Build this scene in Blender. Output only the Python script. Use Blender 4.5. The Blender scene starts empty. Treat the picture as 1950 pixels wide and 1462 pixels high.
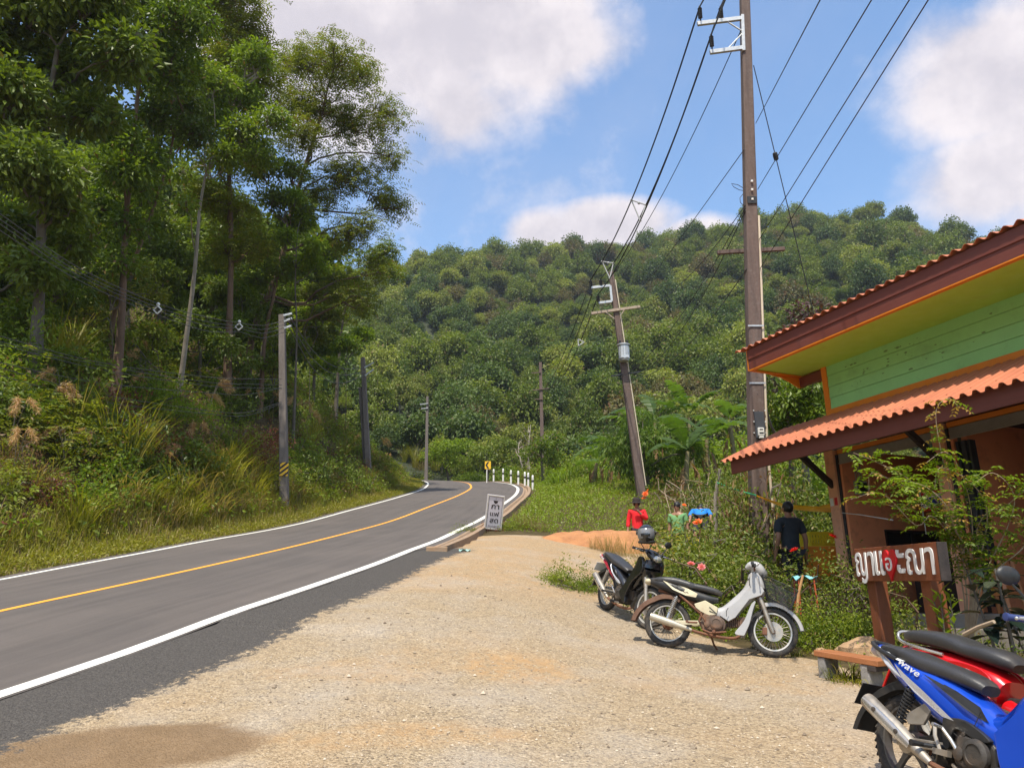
import bpy, bmesh, math, random
import numpy as np
from mathutils import Vector, Matrix, Euler, noise as mnoise
PI = math.pi
R = math.radians
sc = bpy.context.scene
col = sc.collection
VX, VY, VZ = Vector((1, 0, 0)), Vector((0, 1, 0)), Vector((0, 0, 1))

# ------------------------------------------------------------------ camera
PITCH, FPX, CAMH = R(15), 1460.0, 1.6
cam_d = bpy.data.cameras.new("camera")
cam = bpy.data.objects.new("camera", cam_d)
col.objects.link(cam)
cam.location = (0, 0, CAMH)
cam.rotation_euler = (R(90) + PITCH, 0, 0)
cam_d.sensor_width = 36
cam_d.lens = FPX / 1950 * 36
cam_d.clip_end = 3000
cam_d.clip_start = 0.05
sc.camera = cam
CP, SP = math.cos(PITCH), math.sin(PITCH)

def ray(px, py):
    xr, yr = (px - 975) / FPX, -(py - 731) / FPX
    return Vector((xr, CP - yr * SP, SP + yr * CP))

def at(px, py, t):
    """point seen at a photo pixel, t metres deep"""
    return ray(px, py) * t + Vector((0, 0, CAMH))

def topx(P):
    x, y, z = P[0], P[1], P[2] - CAMH
    zc = y * CP + z * SP
    return 975 + FPX * x / zc, 731 - FPX * (z * CP - y * SP) / zc, zc

# ------------------------------------------------------------------ objects
def tag(o, label=None, cat=None, group=None, kind=None):
    if label: o["label"] = label
    if cat: o["category"] = cat
    if group: o["group"] = group
    if kind: o["kind"] = kind
    return o

def thing(name, label, cat, loc=(0, 0, 0), rz=0.0, group=None, rot=None):
    o = bpy.data.objects.new(name, None)
    col.objects.link(o)
    o.empty_display_size = 0.2
    o.location = loc
    o.rotation_euler = rot if rot is not None else (0, 0, rz)
    return tag(o, label, cat, group)

def link(name, me, parent=None, m=None):
    o = bpy.data.objects.new(name, me)
    col.objects.link(o)
    if parent is not None: o.parent = parent
    if m is not None and not me.materials: me.materials.append(m)
    return o

KIDS = {}
def copy_tree(o, loc=None, rz=None, s=None, label=None, group=None, parent=None):
    c = o.copy(); col.objects.link(c)
    if parent is not None: c.parent = parent
    for ch in list(o.children): copy_tree(ch, parent=c)
    if loc is not None: c.location = loc
    if rz is not None: c.rotation_euler = rz if hasattr(rz, "__len__") else (0, 0, rz)
    if s is not None: c.scale = s if hasattr(s, "__len__") else (s, s, s)
    if label: c["label"] = label
    if group: c["group"] = group
    return c

class MB:
    """collects shapes, then builds ONE mesh object"""
    def __init__(s): s.v = []; s.f = []; s.sm = []
    def add(s, vs, fs, smooth=False):
        n = len(s.v); s.v += [tuple(p) for p in vs]
        for f in fs: s.f.append([i + n for i in f]); s.sm.append(smooth)
        return s
    def box(s, c, d, rz=0.0, M=None):
        hx, hy, hz = d[0] / 2, d[1] / 2, d[2] / 2
        vs = [Vector((x, y, z)) for x in (-hx, hx) for y in (-hy, hy) for z in (-hz, hz)]
        m = M if M is not None else Matrix.Rotation(rz, 3, 'Z')
        vs = [m @ p + Vector(c) for p in vs]
        return s.add(vs, [(0, 1, 3, 2), (4, 6, 7, 5), (0, 4, 5, 1), (2, 3, 7, 6), (0, 2, 6, 4), (1, 5, 7, 3)])
    def bar(s, a, b, w, h=None, up=VZ):
        a, b = Vector(a), Vector(b); d = b - a; L = d.length; d.normalize()
        h = h or w
        x = d; y = up.cross(x)
        if y.length < 1e-4: y = VX.cross(x)
        y.normalize(); z = x.cross(y)
        m = Matrix((x, y, z)).transposed()
        return s.box((a + b) / 2, (L, w, h), M=m)
    def tube(s, pts, rad, n=8, smooth=True, cap=True):
        pts = [Vector(p) for p in pts]
        rs = rad if hasattr(rad, "__len__") else [rad] * len(pts)
        rings = []; prev = None
        for i, p in enumerate(pts):
            d = (pts[min(i + 1, len(pts) - 1)] - pts[max(i - 1, 0)])
            if d.length < 1e-9: d = Vector((0, 0, 1))
            d.normalize()
            if prev is None:
                x = d.orthogonal().normalized()
            else:
                x = prev - d * prev.dot(d)
                x = x.normalized() if x.length > 1e-6 else d.orthogonal().normalized()
            prev = x; y = d.cross(x)
            rings.append([p + (x * math.cos(2 * PI * k / n) + y * math.sin(2 * PI * k / n)) * rs[i] for k in range(n)])
        return s.rings(rings, smooth, cap)
    def rings(s, rings, smooth=True, cap=True, closed=False):
        n = len(rings[0]); vs = [p for r in rings for p in r]; fs = []
        m = len(rings)
        for i in range(m if closed else m - 1):
            a, b = i * n, ((i + 1) % m) * n
            for k in range(n):
                k2 = (k + 1) % n
                fs.append((a + k, a + k2, b + k2, b + k))
        if cap and not closed:
            fs.append(tuple(range(n - 1, -1, -1))); fs.append(tuple((m - 1) * n + k for k in range(n)))
        return s.add(vs, fs, smooth)
    def torus(s, c, axis, R0, r, n=32, k=8, sq=1.0):
        axis = Vector(axis).normalized(); x = axis.orthogonal().normalized(); y = axis.cross(x); c = Vector(c)
        rings = []
        for i in range(n):
            a = 2 * PI * i / n; d = x * math.cos(a) + y * math.sin(a)
            rings.append([c + d * (R0 + r * math.cos(2 * PI * j / k)) + axis * (r * sq * math.sin(2 * PI * j / k)) for j in range(k)])
        return s.rings(rings, True, False, True)
    def lathe(s, c, axis, prof, n=20, smooth=True, cap=True):
        """prof: (radius, height along axis)"""
        axis = Vector(axis).normalized(); x = axis.orthogonal().normalized(); y = axis.cross(x); c = Vector(c)
        rings = [[c + axis * h + (x * math.cos(2 * PI * k / n) + y * math.sin(2 * PI * k / n)) * max(r, 1e-4) for k in range(n)] for r, h in prof]
        return s.rings(rings, smooth, cap)
    def ball(s, c, r, n=10, m=7):
        rr = r if hasattr(r, "__len__") else (r, r, r); c = Vector(c)
        rings = []
        for i in range(m + 1):
            t = PI * i / m; q = max(math.sin(t), 0.001)
            rings.append([c + Vector((rr[0] * q * math.cos(2 * PI * k / n), rr[1] * q * math.sin(2 * PI * k / n), -rr[2] * math.cos(t))) for k in range(n)])
        return s.rings(rings, True, False)
    def prism(s, poly, a, b, plane="xz", smooth=False):
        """2-D outline extruded from a to b along the missing axis"""
        def P(p, q):
            return {"xz": (p[0], q, p[1]), "xy": (p[0], p[1], q), "yz": (q, p[0], p[1])}[plane]
        n = len(poly)
        va = [P(p, a(p) if callable(a) else a) for p in poly]; vb = [P(p, b(p) if callable(b) else b) for p in poly]
        fs = [tuple(range(n - 1, -1, -1)), tuple(range(n, 2 * n))]
        fs += [(k, (k + 1) % n, n + (k + 1) % n, n + k) for k in range(n)]
        return s.add(va + vb, fs, smooth)
    def sheet(s, grid, smooth=True, thick=0.0, nrm=None):
        """grid of points [rows][cols] as a surface; thick gives a back face along nrm"""
        r, c = len(grid), len(grid[0]); vs = [Vector(p) for row in grid for p in row]
        fs = [(i * c + j, i * c + j + 1, (i + 1) * c + j + 1, (i + 1) * c + j) for i in range(r - 1) for j in range(c - 1)]
        if thick:
            N = Vector(nrm).normalized() if nrm is not None else None
            n0 = len(vs)
            back = [p + N * thick for p in vs]
            fs2 = [tuple(n0 + k for k in reversed(f)) for f in fs]
            edge = [j for j in range(c)] + [i * c + c - 1 for i in range(1, r)] + [(r - 1) * c + j for j in range(c - 2, -1, -1)] + [i * c for i in range(r - 2, 0, -1)]
            fs3 = [(edge[k], n0 + edge[k], n0 + edge[(k + 1) % len(edge)], edge[(k + 1) % len(edge)]) for k in range(len(edge))]
            return s.add(vs + back, fs + fs2 + fs3, smooth)
        return s.add(vs, fs, smooth)
    def mesh(s, name, ang=40):
        me = bpy.data.meshes.new(name)
        me.from_pydata(s.v, [], s.f); me.update()
        me.polygons.foreach_set("use_smooth", s.sm)
        bm = bmesh.new(); bm.from_mesh(me)
        bmesh.ops.recalc_face_normals(bm, faces=bm.faces); bm.to_mesh(me); bm.free()
        if any(s.sm):
            try: me.set_sharp_from_angle(angle=R(ang))
            except Exception: pass
        return me
    def build(s, name, m, parent=None, bevel=0.0, seg=2, ang=40, sub=0):
        me = s.mesh(name, ang); me.materials.append(m)
        o = link(name, me, parent)
        if sub:
            d = o.modifiers.new("sub", 'SUBSURF'); d.levels = sub; d.render_levels = sub
        if bevel:
            b = o.modifiers.new("bevel", 'BEVEL'); b.width = bevel; b.segments = seg; b.limit_method = 'ANGLE'; b.angle_limit = R(35)
            b.harden_normals = False
        return o

def npmesh(name, V, F, attrs=None, smooth=False, fattrs=None):
    V = np.ascontiguousarray(V, np.float32); F = np.ascontiguousarray(F, np.int32)
    me = bpy.data.meshes.new(name); n, k = F.shape
    me.vertices.add(len(V)); me.vertices.foreach_set("co", V.ravel())
    me.loops.add(n * k); me.loops.foreach_set("vertex_index", F.ravel())
    me.polygons.add(n); me.polygons.foreach_set("loop_start", np.arange(0, n * k, k, dtype=np.int32))
    try: me.polygons.foreach_set("loop_total", np.full(n, k, np.int32))
    except Exception: pass
    me.polygons.foreach_set("use_smooth", np.full(n, smooth, bool))
    for nm, a in (attrs or {}).items():
        t = me.attributes.new(nm, 'FLOAT', 'POINT'); t.data.foreach_set("value", np.ascontiguousarray(a, np.float32))
    for nm, a in (fattrs or {}).items():
        t = me.attributes.new(nm, 'FLOAT', 'FACE'); t.data.foreach_set("value", np.ascontiguousarray(a, np.float32))
    me.update(); me.validate()
    return me

# ------------------------------------------------------------------ materials
class NT:
    def __init__(s, name):
        s.m = bpy.data.materials.new(name); s.m.use_nodes = True
        s.t = s.m.node_tree; s.n = s.t.nodes; s.l = s.t.links
        s.b = s.n.get("Principled BSDF"); s.out = s.n.get("Material Output")
    def node(s, ty, **kw):
        n = s.n.new(ty)
        for k, v in kw.items():
            if k.startswith("i_"): n.inputs[k[2:].replace("_", " ")].default_value = v
            else: setattr(n, k, v)
        return n
    def lk(s, a, b): s.l.new(a, b)
    def coord(s, kind="Object"): return s.node("ShaderNodeTexCoord").outputs[kind]
    def pos(s): return s.node("ShaderNodeNewGeometry").outputs["Position"]
    def noise(s, scale, detail=4, rough=0.6, vec=None, out=0):
        n = s.node("ShaderNodeTexNoise"); n.inputs["Scale"].default_value = scale; n.inputs["Detail"].default_value = detail
        n.inputs["Roughness"].default_value = rough
        s.lk(vec if vec is not None else s.coord(), n.inputs["Vector"]); return n.outputs[out]
    def ramp(s, fac, stops):
        r = s.node("ShaderNodeValToRGB"); e = r.color_ramp.elements
        while len(e) < len(stops): e.new(0.5)
        for k, (p, c) in enumerate(stops):
            e[k].position = p; e[k].color = (c if hasattr(c, "__len__") else (c, c, c)) if hasattr(c, "__len__") and len(c) == 4 else ((*c, 1) if hasattr(c, "__len__") else (c, c, c, 1))
        s.lk(fac, r.inputs[0]); return r.outputs[0]
    def mix(s, fac, a, b, mode='MIX'):
        m = s.node("ShaderNodeMix"); m.data_type = 'RGBA'; m.blend_type = mode
        for sock, v in ((m.inputs[0], fac), (m.inputs[6], a), (m.inputs[7], b)):
            if hasattr(v, "is_linked") or hasattr(v, "links"): s.lk(v, sock)
            elif hasattr(v, "__len__"): sock.default_value = (*v[:3], 1)
            else: sock.default_value = v
        return m.outputs[2]
    def math(s, op, a, b=0.0, clamp=False):
        m = s.node("ShaderNodeMath"); m.operation = op; m.use_clamp = clamp
        for sock, v in ((m.inputs[0], a), (m.inputs[1], b)):
            if hasattr(v, "links"): s.lk(v, sock)
            else: sock.default_value = v
        return m.outputs[0]
    def attr(s, name):
        a = s.node("ShaderNodeAttribute"); a.attribute_name = name; return a.outputs["Fac"]
    def bump(s, h, dist=0.01, strength=1.0):
        b = s.node("ShaderNodeBump"); b.inputs["Distance"].default_value = dist; b.inputs["Strength"].default_value = strength
        s.lk(h, b.inputs["Height"]); s.lk(b.outputs[0], s.b.inputs["Normal"])
    def color(s, c):
        if hasattr(c, "links"): s.lk(c, s.b.inputs["Base Color"])
        else: s.b.inputs["Base Color"].default_value = (*c, 1)
    def set(s, **kw):
        for k, v in kw.items():
            sock = s.b.inputs[k.replace("_", " ")]
            if hasattr(v, "links"): s.lk(v, sock)
            else: sock.default_value = v

def mixc(a, b, t): return tuple(x * (1 - t) + y * t for x, y in zip(a, b))

def pmat(name, c, c2=None, scale=6, rough=0.6, rvar=0.15, metal=0.0, bump=0.0, bscale=60, dirt=None, damt=0.5, dscale=4, coat=0.0, stretch=None, spec=0.5):
    """plain procedural paint / plastic / wood / metal: colour drifting between c and c2, dirt in patches, varied gloss"""
    k = NT(name)
    vec = k.coord()
    if stretch:
        mp = k.node("ShaderNodeMapping"); mp.inputs["Scale"].default_value = stretch; k.lk(vec, mp.inputs[0]); vec = mp.outputs[0]
    n1 = k.noise(scale, 5, 0.65, vec)
    c2 = c2 or tuple(x * 0.8 for x in c)
    cc = k.ramp(n1, [(0.3, c2), (0.7, c)])
    if dirt:
        n2 = k.noise(dscale, 6, 0.7, k.coord())
        f = k.ramp(n2, [(0.62 - 0.3 * damt, 0.0), (0.85 - 0.15 * damt, 1.0)])
        cc = k.mix(k.math('MULTIPLY', f, min(1, damt + .25)), cc, dirt)
    k.color(cc)
    n3 = k.noise(scale * 3, 4, 0.6, k.coord())
    rr = k.node("ShaderNodeMapRange"); k.lk(n3, rr.inputs[0]); rr.inputs[1].default_value = .3; rr.inputs[2].default_value = .7
    rr.inputs[3].default_value = max(0.03, rough - rvar); rr.inputs[4].default_value = min(1, rough + rvar)
    k.lk(rr.outputs[0], k.b.inputs["Roughness"])
    k.set(Metallic=metal)
    k.b.inputs["Specular IOR Level"].default_value = spec
    if coat: k.b.inputs["Coat Weight"].default_value = coat; k.b.inputs["Coat Roughness"].default_value = 0.06
    if bump: k.bump(k.noise(bscale, 5, 0.7, vec), bump)
    return k.m

def leafmat(name, c1, c2, c3=None, trans=0.35, rough=0.5, warm=0.0, spec=0.35):
    """leaf: tint drifts leaf by leaf (rnd), clump by clump (clm) and plant by plant; light shines through"""
    k = NT(name)
    f = k.attr("rnd")
    oi = k.node("ShaderNodeObjectInfo").outputs["Random"]
    g = k.attr("clm")
    t = k.math('ADD', k.math('MULTIPLY', f, 0.32), k.math('ADD', k.math('MULTIPLY', g, 0.28), k.math('MULTIPLY', oi, 0.40)))
    stops = [(0.2, c1), (0.75, c2)]
    cc = k.ramp(t, stops)
    if c3 is not None:
        h = k.math('GREATER_THAN', k.math('FRACT', k.math('MULTIPLY', k.math('ADD', f, g), 7.31)), 1.0 - warm)
        cc = k.mix(h, cc, c3)
    k.color(cc); k.set(Roughness=rough); k.b.inputs["Specular IOR Level"].default_value = spec
    tr = k.node("ShaderNodeBsdfTranslucent")
    k.lk(k.mix(1.0, cc, (1.5, 1.6, 0.55), 'MULTIPLY'), tr.inputs[0])
    ms = k.node("ShaderNodeMixShader"); ms.inputs[0].default_value = trans
    k.lk(k.b.outputs[0], ms.inputs[1]); k.lk(tr.outputs[0], ms.inputs[2]); k.lk(ms.outputs[0], k.out.inputs[0])
    return k.m
# ------------------------------------------------------------------ road course and lie of the land
def catmull(P, step):
    P = [np.array(p, float) for p in P]; out = []
    P = [2 * P[0] - P[1]] + P + [2 * P[-1] - P[-2]]
    for i in range(1, len(P) - 2):
        a, b, c, d = P[i - 1:i + 3]; n = max(2, int(np.linalg.norm(c - b) / step))
        for k in range(n):
            t = k / n
            out.append(0.5 * (2 * b + (c - a) * t + (2 * a - 5 * b + 4 * c - d) * t * t + (3 * b - a - 3 * c + d) * t ** 3))
    out.append(P[-2]); return np.array(out)
RC = [(-17.5, -9, -2.1), (-13.4, -4.2, -1.3), (-10.4, .4, -.5), (-8.6, 4.4, .20), (-7.3, 8.3, .92),
      (-6.69, 10.44, 1.33), (-6.16, 12.4, 1.66), (-5.62, 14.9, 2.06), (-5.12, 18.37, 2.58), (-4.77, 22.48, 3.17), (-4.39, 26.06, 3.72),
      (-4.06, 29.2, 4.26), (-3.72, 33.02, 4.95), (-3.33, 37.49, 5.74), (-3.02, 42.11, 6.54), (-2.84, 47.69, 7.48), (-2.82, 52.17, 8.24),
      (-2.97, 55.5, 8.82), (-3.39, 60.38, 9.65), (-4.2, 65.13, 10.43), (-5.7, 71.49, 11.4), (-8.3, 77.5, 12.25), (-12.6, 83, 13.05), (-19, 87, 13.7),
      (-30, 90.5, 14.5), (-46, 92, 15.6), (-70, 92, 17.5)]
RP = catmull(RC, 0.6)
RT = np.gradient(RP, axis=0); RT2 = RT[:, :2] / np.linalg.norm(RT[:, :2], axis=1)[:, None]
RN = np.stack([RT2[:, 1], -RT2[:, 0]], 1)
RW = 3.2
REI = 0.0116 - .047 * np.clip((17 - RP[:, 1]) / 8, 0, 1)   # right lane falls away towards the forecourt
def roadpt(i, s, dz=0.0):
    return (RP[i, 0] + s * RN[i, 0], RP[i, 1] + s * RN[i, 1], RP[i, 2] + (s * REI[i] if s > 0 else s * .0116) + dz)
def road_near(X, Y):
    """signed offset from the centre line (right positive) and road height there"""
    X, Y = np.asarray(X, float), np.asarray(Y, float); sh = X.shape; x, y = X.ravel(), Y.ravel()
    d = np.empty(len(x)); z = np.empty(len(x)); ii = np.empty(len(x), int)
    S = RP[::2]; N = RN[::2]; T = RT2[::2]
    for a in range(0, len(x), 20000):
        b = slice(a, a + 20000)
        D = (x[b, None] - S[None, :, 0]) ** 2 + (y[b, None] - S[None, :, 1]) ** 2
        i = D.argmin(1)
        along = (x[b] - S[i, 0]) * T[i, 0] + (y[b] - S[i, 1]) * T[i, 1]
        j = np.clip(np.where(along > 0, i + 1, i - 1), 0, len(S) - 1)
        seg = np.hypot(S[j, 0] - S[i, 0], S[j, 1] - S[i, 1]) + 1e-9
        f = np.clip(np.abs(along) / seg, 0, 1)
        qx = S[i, 0] + (S[j, 0] - S[i, 0]) * f; qy = S[i, 1] + (S[j, 1] - S[i, 1]) * f
        lat = (x[b] - S[i, 0]) * N[i, 0] + (y[b] - S[i, 1]) * N[i, 1]
        d[b] = np.hypot(x[b] - qx, y[b] - qy) * np.sign(lat); z[b] = S[i, 2] + (S[j, 2] - S[i, 2]) * f + np.clip(lat, -4, 4) * np.where(lat > 0, REI[::2][i], .0116); ii[b] = i * 2
    return d.reshape(sh), z.reshape(sh), ii.reshape(sh)
def sstep(a, b, x): t = np.clip((x - a) / (b - a), 0, 1); return t * t * (3 - 2 * t)
LY = [-60, -10, 0, 3.4, 5.3, 9, 12, 14, 18, 22, 26, 30, 36, 45, 60, 90, 130]
LZ = [-5.3, -.7, .26, .42, .468, .79, 1.08, 1.33, 2.0, 2.78, 3.85, 5.0, 6.4, 8.2, 10.3, 13, 17]
_rs = np.random.RandomState(5)
_ph = _rs.rand(24, 4)
def wob(X, Y, s):
    z = np.zeros_like(X)
    for k in range(8):
        a = _ph[k, 0] * 6.28; f = (0.5 + 1.6 * _ph[k, 1]) / s
        z += np.sin((X * np.cos(a) + Y * np.sin(a)) * f + _ph[k, 2] * 6.28) / (1 + 1.2 * _ph[k, 1])
    return z / 4
def height(X, Y):
    X, Y = np.asarray(X, float), np.asarray(Y, float)
    d, zr, _ = road_near(X, Y)
    L = np.interp(Y, LY, LZ)
    L = L + 0.02 * np.clip(X - 5, 0, 60) * sstep(14, 40, Y) * 6 * 0.3
    w = sstep(5.2, 0.2, d - RW - 0.9)
    H = w * (zr - 0.05) + (1 - w) * L
    dl = -d - (RW + 0.35)
    bank = 0.06 * np.clip(dl, 0, 1) + np.where(dl > 1.3, (dl - 1.3), 0) * 0.78
    bank = np.where(bank > 14, 14 + (bank - 14) * 0.45, bank)
    bank = bank + wob(X, Y, 3.0) * np.clip((dl - 1.5) * .25, 0, .8)
    Hl = zr - 0.04 + bank
    Z = np.where(d > 0, H, Hl)
    kerbed = sstep(17.2, 17.6, Y) * (d > 0)
    Z = np.where((d > 0) & (d < RW - .10), zr - 0.16, Z)
    Z = np.where((d > RW + .3) & (d < RW + .80), Z * (1 - kerbed) + (zr - .24) * kerbed, Z)
    Z = np.where((d < 0) & (d > -RW - .3), zr - 0.16, Z)
    Z = np.where((d > RW - .10) & (d < RW + 1.3) & (kerbed == 0), zr - .006 - .05 * np.clip(d - RW - .36, 0, 2), Z)
    return Z + wob(X, Y, 1.1) * 0.018 * (np.abs(d) > RW + 1.3)
def G(x, y): return float(height(np.array([x]), np.array([y]))[0])
def gp(x, y, dz=0.0): return Vector((x, y, G(x, y) + dz))
def hit(px, py, tmax=140):
    """where the line of sight through a photo pixel meets the ground"""
    t = np.arange(2.5, tmax, 0.1); d = ray(px, py)
    z = CAMH + t * d.z - height(t * d.x, t * d.y)
    k = int(np.argmax(z < 0)) if (z < 0).any() else len(t) - 1
    return at(px, py, float(t[k]))

# ground sheet: fine where the photo looks closely
def axis(parts):
    a = []
    for lo, hi, st in parts: a += list(np.arange(lo, hi, st))
    return np.array(a + [parts[-1][1]])
gx = axis([(-90, -30, 3), (-30, -10, .6), (-10, -4, .2), (-4, 6, .1), (6, 12, .3), (12, 40, 1.5), (40, 90, 4)])
gy = axis([(-60, -5, 3), (-5, 2, .5), (2, 14, .1), (14, 30, .16), (30, 60, .6), (60, 120, 2)])
GX, GY = np.meshgrid(gx, gy)
GZ = height(GX, GY)
V = np.stack([GX.ravel(), GY.ravel(), GZ.ravel()], 1)
ny, nx = GX.shape
I = np.arange(ny * nx).reshape(ny, nx)
F = np.stack([I[:-1, :-1], I[:-1, 1:], I[1:, 1:], I[1:, :-1]], -1).reshape(-1, 4)
dd, _, _ = road_near(GX, GY)
# what the ground is made of (0..1 masks)
wb = wob(GX, GY, 1.4) * 0.8
lot_edge = np.interp(GY, [-60, 2, 6, 8.0, 9.2, 10.2, 11.4, 13, 15, 17, 19.5, 21.5], [12, 5.2, 3.6, 3.6, 3.5, 2.7, 2.3, 2.6, 3.0, 3.6, 4.2, 4.6])
gravel = sstep(.25, -.25, GX - lot_edge + wb * .5) * sstep(.3, -.3, GY - 21.2 - .25 * (GX - 1) + wb * .6) * (dd > 0)
orange = np.zeros_like(GX)
for px, py, rx, ry, a in [(985, 1272, .55, .5, 1), (940, 1262, .3, .35, .8), (700, 1280, .6, .45, .55), (790, 1262, .5, .6, .35), (830, 1398, .7, .22, .8), (640, 1412, .8, .2, .6), (1040, 1290, .4, .25, .6), (560, 1280, .35, .25, .6), (1290, 1300, .6, .4, .3), (1500, 1300, .8, .5, .45)]:
    p = hit(px, py); q = ((GX - p.x) / rx) ** 2 + ((GY - p.y) / ry) ** 2
    orange = np.maximum(orange, a * sstep(1.25, .35, q + wb * .6))
orange = np.maximum(orange, .75 * sstep(11.6, 13.2, GY + wb * .8 - .25 * (GX)) )
orange = np.maximum(orange, .55 * sstep(.9, -.1, lot_edge - GX))
wet = np.zeros_like(GX)
for px, py, rx, ry in [(225, 1425, 1.05, .5), (330, 1405, .5, .3), (130, 1440, .7, .35)]:
    p = hit(px, py); q = ((GX - p.x) / rx) ** 2 + ((GY - p.y) / ry) ** 2
    wet = np.maximum(wet, sstep(1.15, .75, q + wb * .35))
tar = sstep(1.25, .45, dd - RW - .35 + wb * .55) * (dd > 0) * sstep(17.5, 16.5, GY)
tar = np.maximum(tar, 1.4 * ((dd > 0) & (dd < RW + .34)))
grassm = np.clip(1 - gravel, 0, 1)
gm = npmesh("ground", V, F, dict(gravel=gravel.ravel(), orange=orange.ravel(), wet=wet.ravel(), tar=tar.ravel()), smooth=True)
k = NT("ground_soil")
P = k.pos()
n_big = k.noise(.55, 5, .6, P); n_mid = k.noise(5, 6, .7, P); n_fin = k.noise(46, 4, .75, P)
vor = k.node("ShaderNodeTexVoronoi"); vor.inputs["Scale"].default_value = 62; k.lk(P, vor.inputs["Vector"])
vor2 = k.node("ShaderNodeTexVoronoi"); vor2.inputs["Scale"].default_value = 130; k.lk(P, vor2.inputs["Vector"])
stone = k.ramp(k.node("ShaderNodeSeparateColor").outputs[0], [(0, 0), (1, 1)])
sepc = k.node("ShaderNodeSeparateColor"); k.lk(vor.outputs["Color"], sepc.inputs[0])
grv = k.ramp(sepc.outputs[0], [(0.0, (.10, .08, .06)), (.3, (.34, .26, .165)), (.75, (.49, .375, .24)), (1.0, (.62, .50, .35))])
fine = k.ramp(n_fin, [(.3, (.27, .20, .12)), (.7, (.52, .39, .245))])
grv = k.mix(k.ramp(n_mid, [(.38, .25), (.62, .8)]), fine, grv)
sand = k.ramp(n_mid, [(.25, (.42, .225, .085)), (.75, (.56, .35, .165))])
sand = k.mix(.35, sand, grv)
omask = k.math('MULTIPLY', k.attr("orange"), k.ramp(k.noise(7, 8, .8, P), [(.38, 0.0), (.58, 1.0)]))
spk = k.noise(34, 3, .8, P); spk2 = k.noise(15, 5, .75, P)
grv = k.mix(k.ramp(spk, [(.30, 1.0), (.44, 0.0)]), k.mix(k.ramp(spk, [(.58, 0.0), (.72, .75)]), grv, (.66, .56, .43)), (.13, .10, .072))
grv = k.mix(k.math('MULTIPLY', k.ramp(spk2, [(.36, 1.0), (.47, 0.0)]), .55), grv, (.16, .125, .09))
c = k.mix(k.math('ADD', omask, k.math('MULTIPLY', k.ramp(n_big, [(.5, 0), (.72, 1)]), .35), True), grv, sand)
c = k.mix(k.ramp(k.noise(.9, 4, .6, P), [(.45, 0.0), (.7, .38)]), c, k.mix(n_fin, (.36, .32, .28), (.56, .52, .47)))
c = k.mix(k.math('MULTIPLY', k.attr("wet"), .85), c, k.mix(n_mid, (.12, .075, .04), (.30, .19, .10)))
tarc = k.ramp(n_fin, [(.3, (.045, .041, .039)), (.75, (.15, .135, .12))])
tmask = k.ramp(k.math('ADD', k.attr("tar"), k.math('MULTIPLY', k.math('SUBTRACT', k.noise(9, 7, .8, P), .5), 2.4)), [(.40, 0), (.58, 1)])
c = k.mix(tmask, c, tarc)
soil = k.ramp(n_mid, [(.25, (.045, .035, .018)), (.55, (.10, .075, .035)), (.8, (.17, .115, .055))])
gsk = k.ramp(k.math('ADD', k.attr("gravel"), k.math('MULTIPLY', k.math('SUBTRACT', n_mid, .5), .7)), [(.4, 0), (.6, 1)])
c = k.mix(gsk, soil, c)
k.color(c); k.set(Roughness=.95); k.b.inputs["Specular IOR Level"].default_value = .15
hh = k.math('ADD', k.math('MULTIPLY', vor.outputs["Distance"], -.9), k.math('MULTIPLY', vor2.outputs["Distance"], -.5))
hh = k.math('ADD', hh, k.math('MULTIPLY', n_mid, .8))
k.bump(hh, .016, .9)
tag(link("ground", gm, m=k.m), "gravel forecourt running into grass banks", kind="structure")

# asphalt
STA = list(range(0, len(RP)))
def strip(name, s0, s1, dz, m, parent=None, rows=1, i0=0, i1=None, crown=0.0, near=None):
    idx = np.arange(i0, i1 if i1 else len(RP)); ss = np.linspace(s0, s1, rows + 1)
    lim = (lambda i, s: min(s, near) if RP[i, 1] < 16.9 else s) if near else (lambda i, s: s)
    V = np.array([[roadpt(i, lim(i, s), dz) for s in ss] for i in idx]).reshape(-1, 3)
    I = np.arange(len(idx) * (rows + 1)).reshape(len(idx), rows + 1)
    F = np.stack([I[:-1, :-1], I[:-1, 1:], I[1:, 1:], I[1:, :-1]], -1).reshape(-1, 4)
    me = npmesh(name, V, F, dict(lat=np.tile(ss, len(idx)), run=np.repeat(idx * .6, rows + 1)), smooth=True)
    return link(name, me, parent, m)
k = NT("asphalt")
P = k.pos()
n1 = k.noise(.5, 5, .6, P); n2 = k.noise(140, 3, .8, P)
cv = k.node("ShaderNodeCombineXYZ"); k.lk(k.math('MULTIPLY', k.attr("lat"), 2.2), cv.inputs[0]); k.lk(k.math('MULTIPLY', k.attr("run"), .09), cv.inputs[1])
streak = k.noise(2.0, 6, .65, cv.outputs[0])
base = k.ramp(n2, [(.3, (.070, .061, .055)), (.7, (.142, .122, .110))])
base = k.mix(k.ramp(streak, [(.42, 0.0), (.70, .6)]), base, (.062, .054, .050))
base = k.mix(k.ramp(n1, [(.4, 0.0), (.75, .35)]), base, (.17, .14, .12))
k.color(base); k.set(Roughness=.82); k.b.inputs["Specular IOR Level"].default_value = .25
k.bump(n2, .004, .8)
M_ASPH = k.m
road = strip("road", -RW - .38, RW + .34, 0.0, M_ASPH, rows=24, near=RW + .13)
tag(road, "asphalt road curving left uphill", kind="structure")
def paint(name, c, c2):
    k = NT(name); P = k.pos()
    n = k.noise(9, 6, .75, P); n2 = k.noise(120, 3, .8, P)
    cc = k.mix(k.ramp(n, [(.55, 0.0), (.8, .5)]), k.ramp(n2, [(.25, c2), (.55, c)]), (.25, .22, .19))
    k.color(cc); k.set(Roughness=.7); k.bump(n2, .002); return k.m
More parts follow.
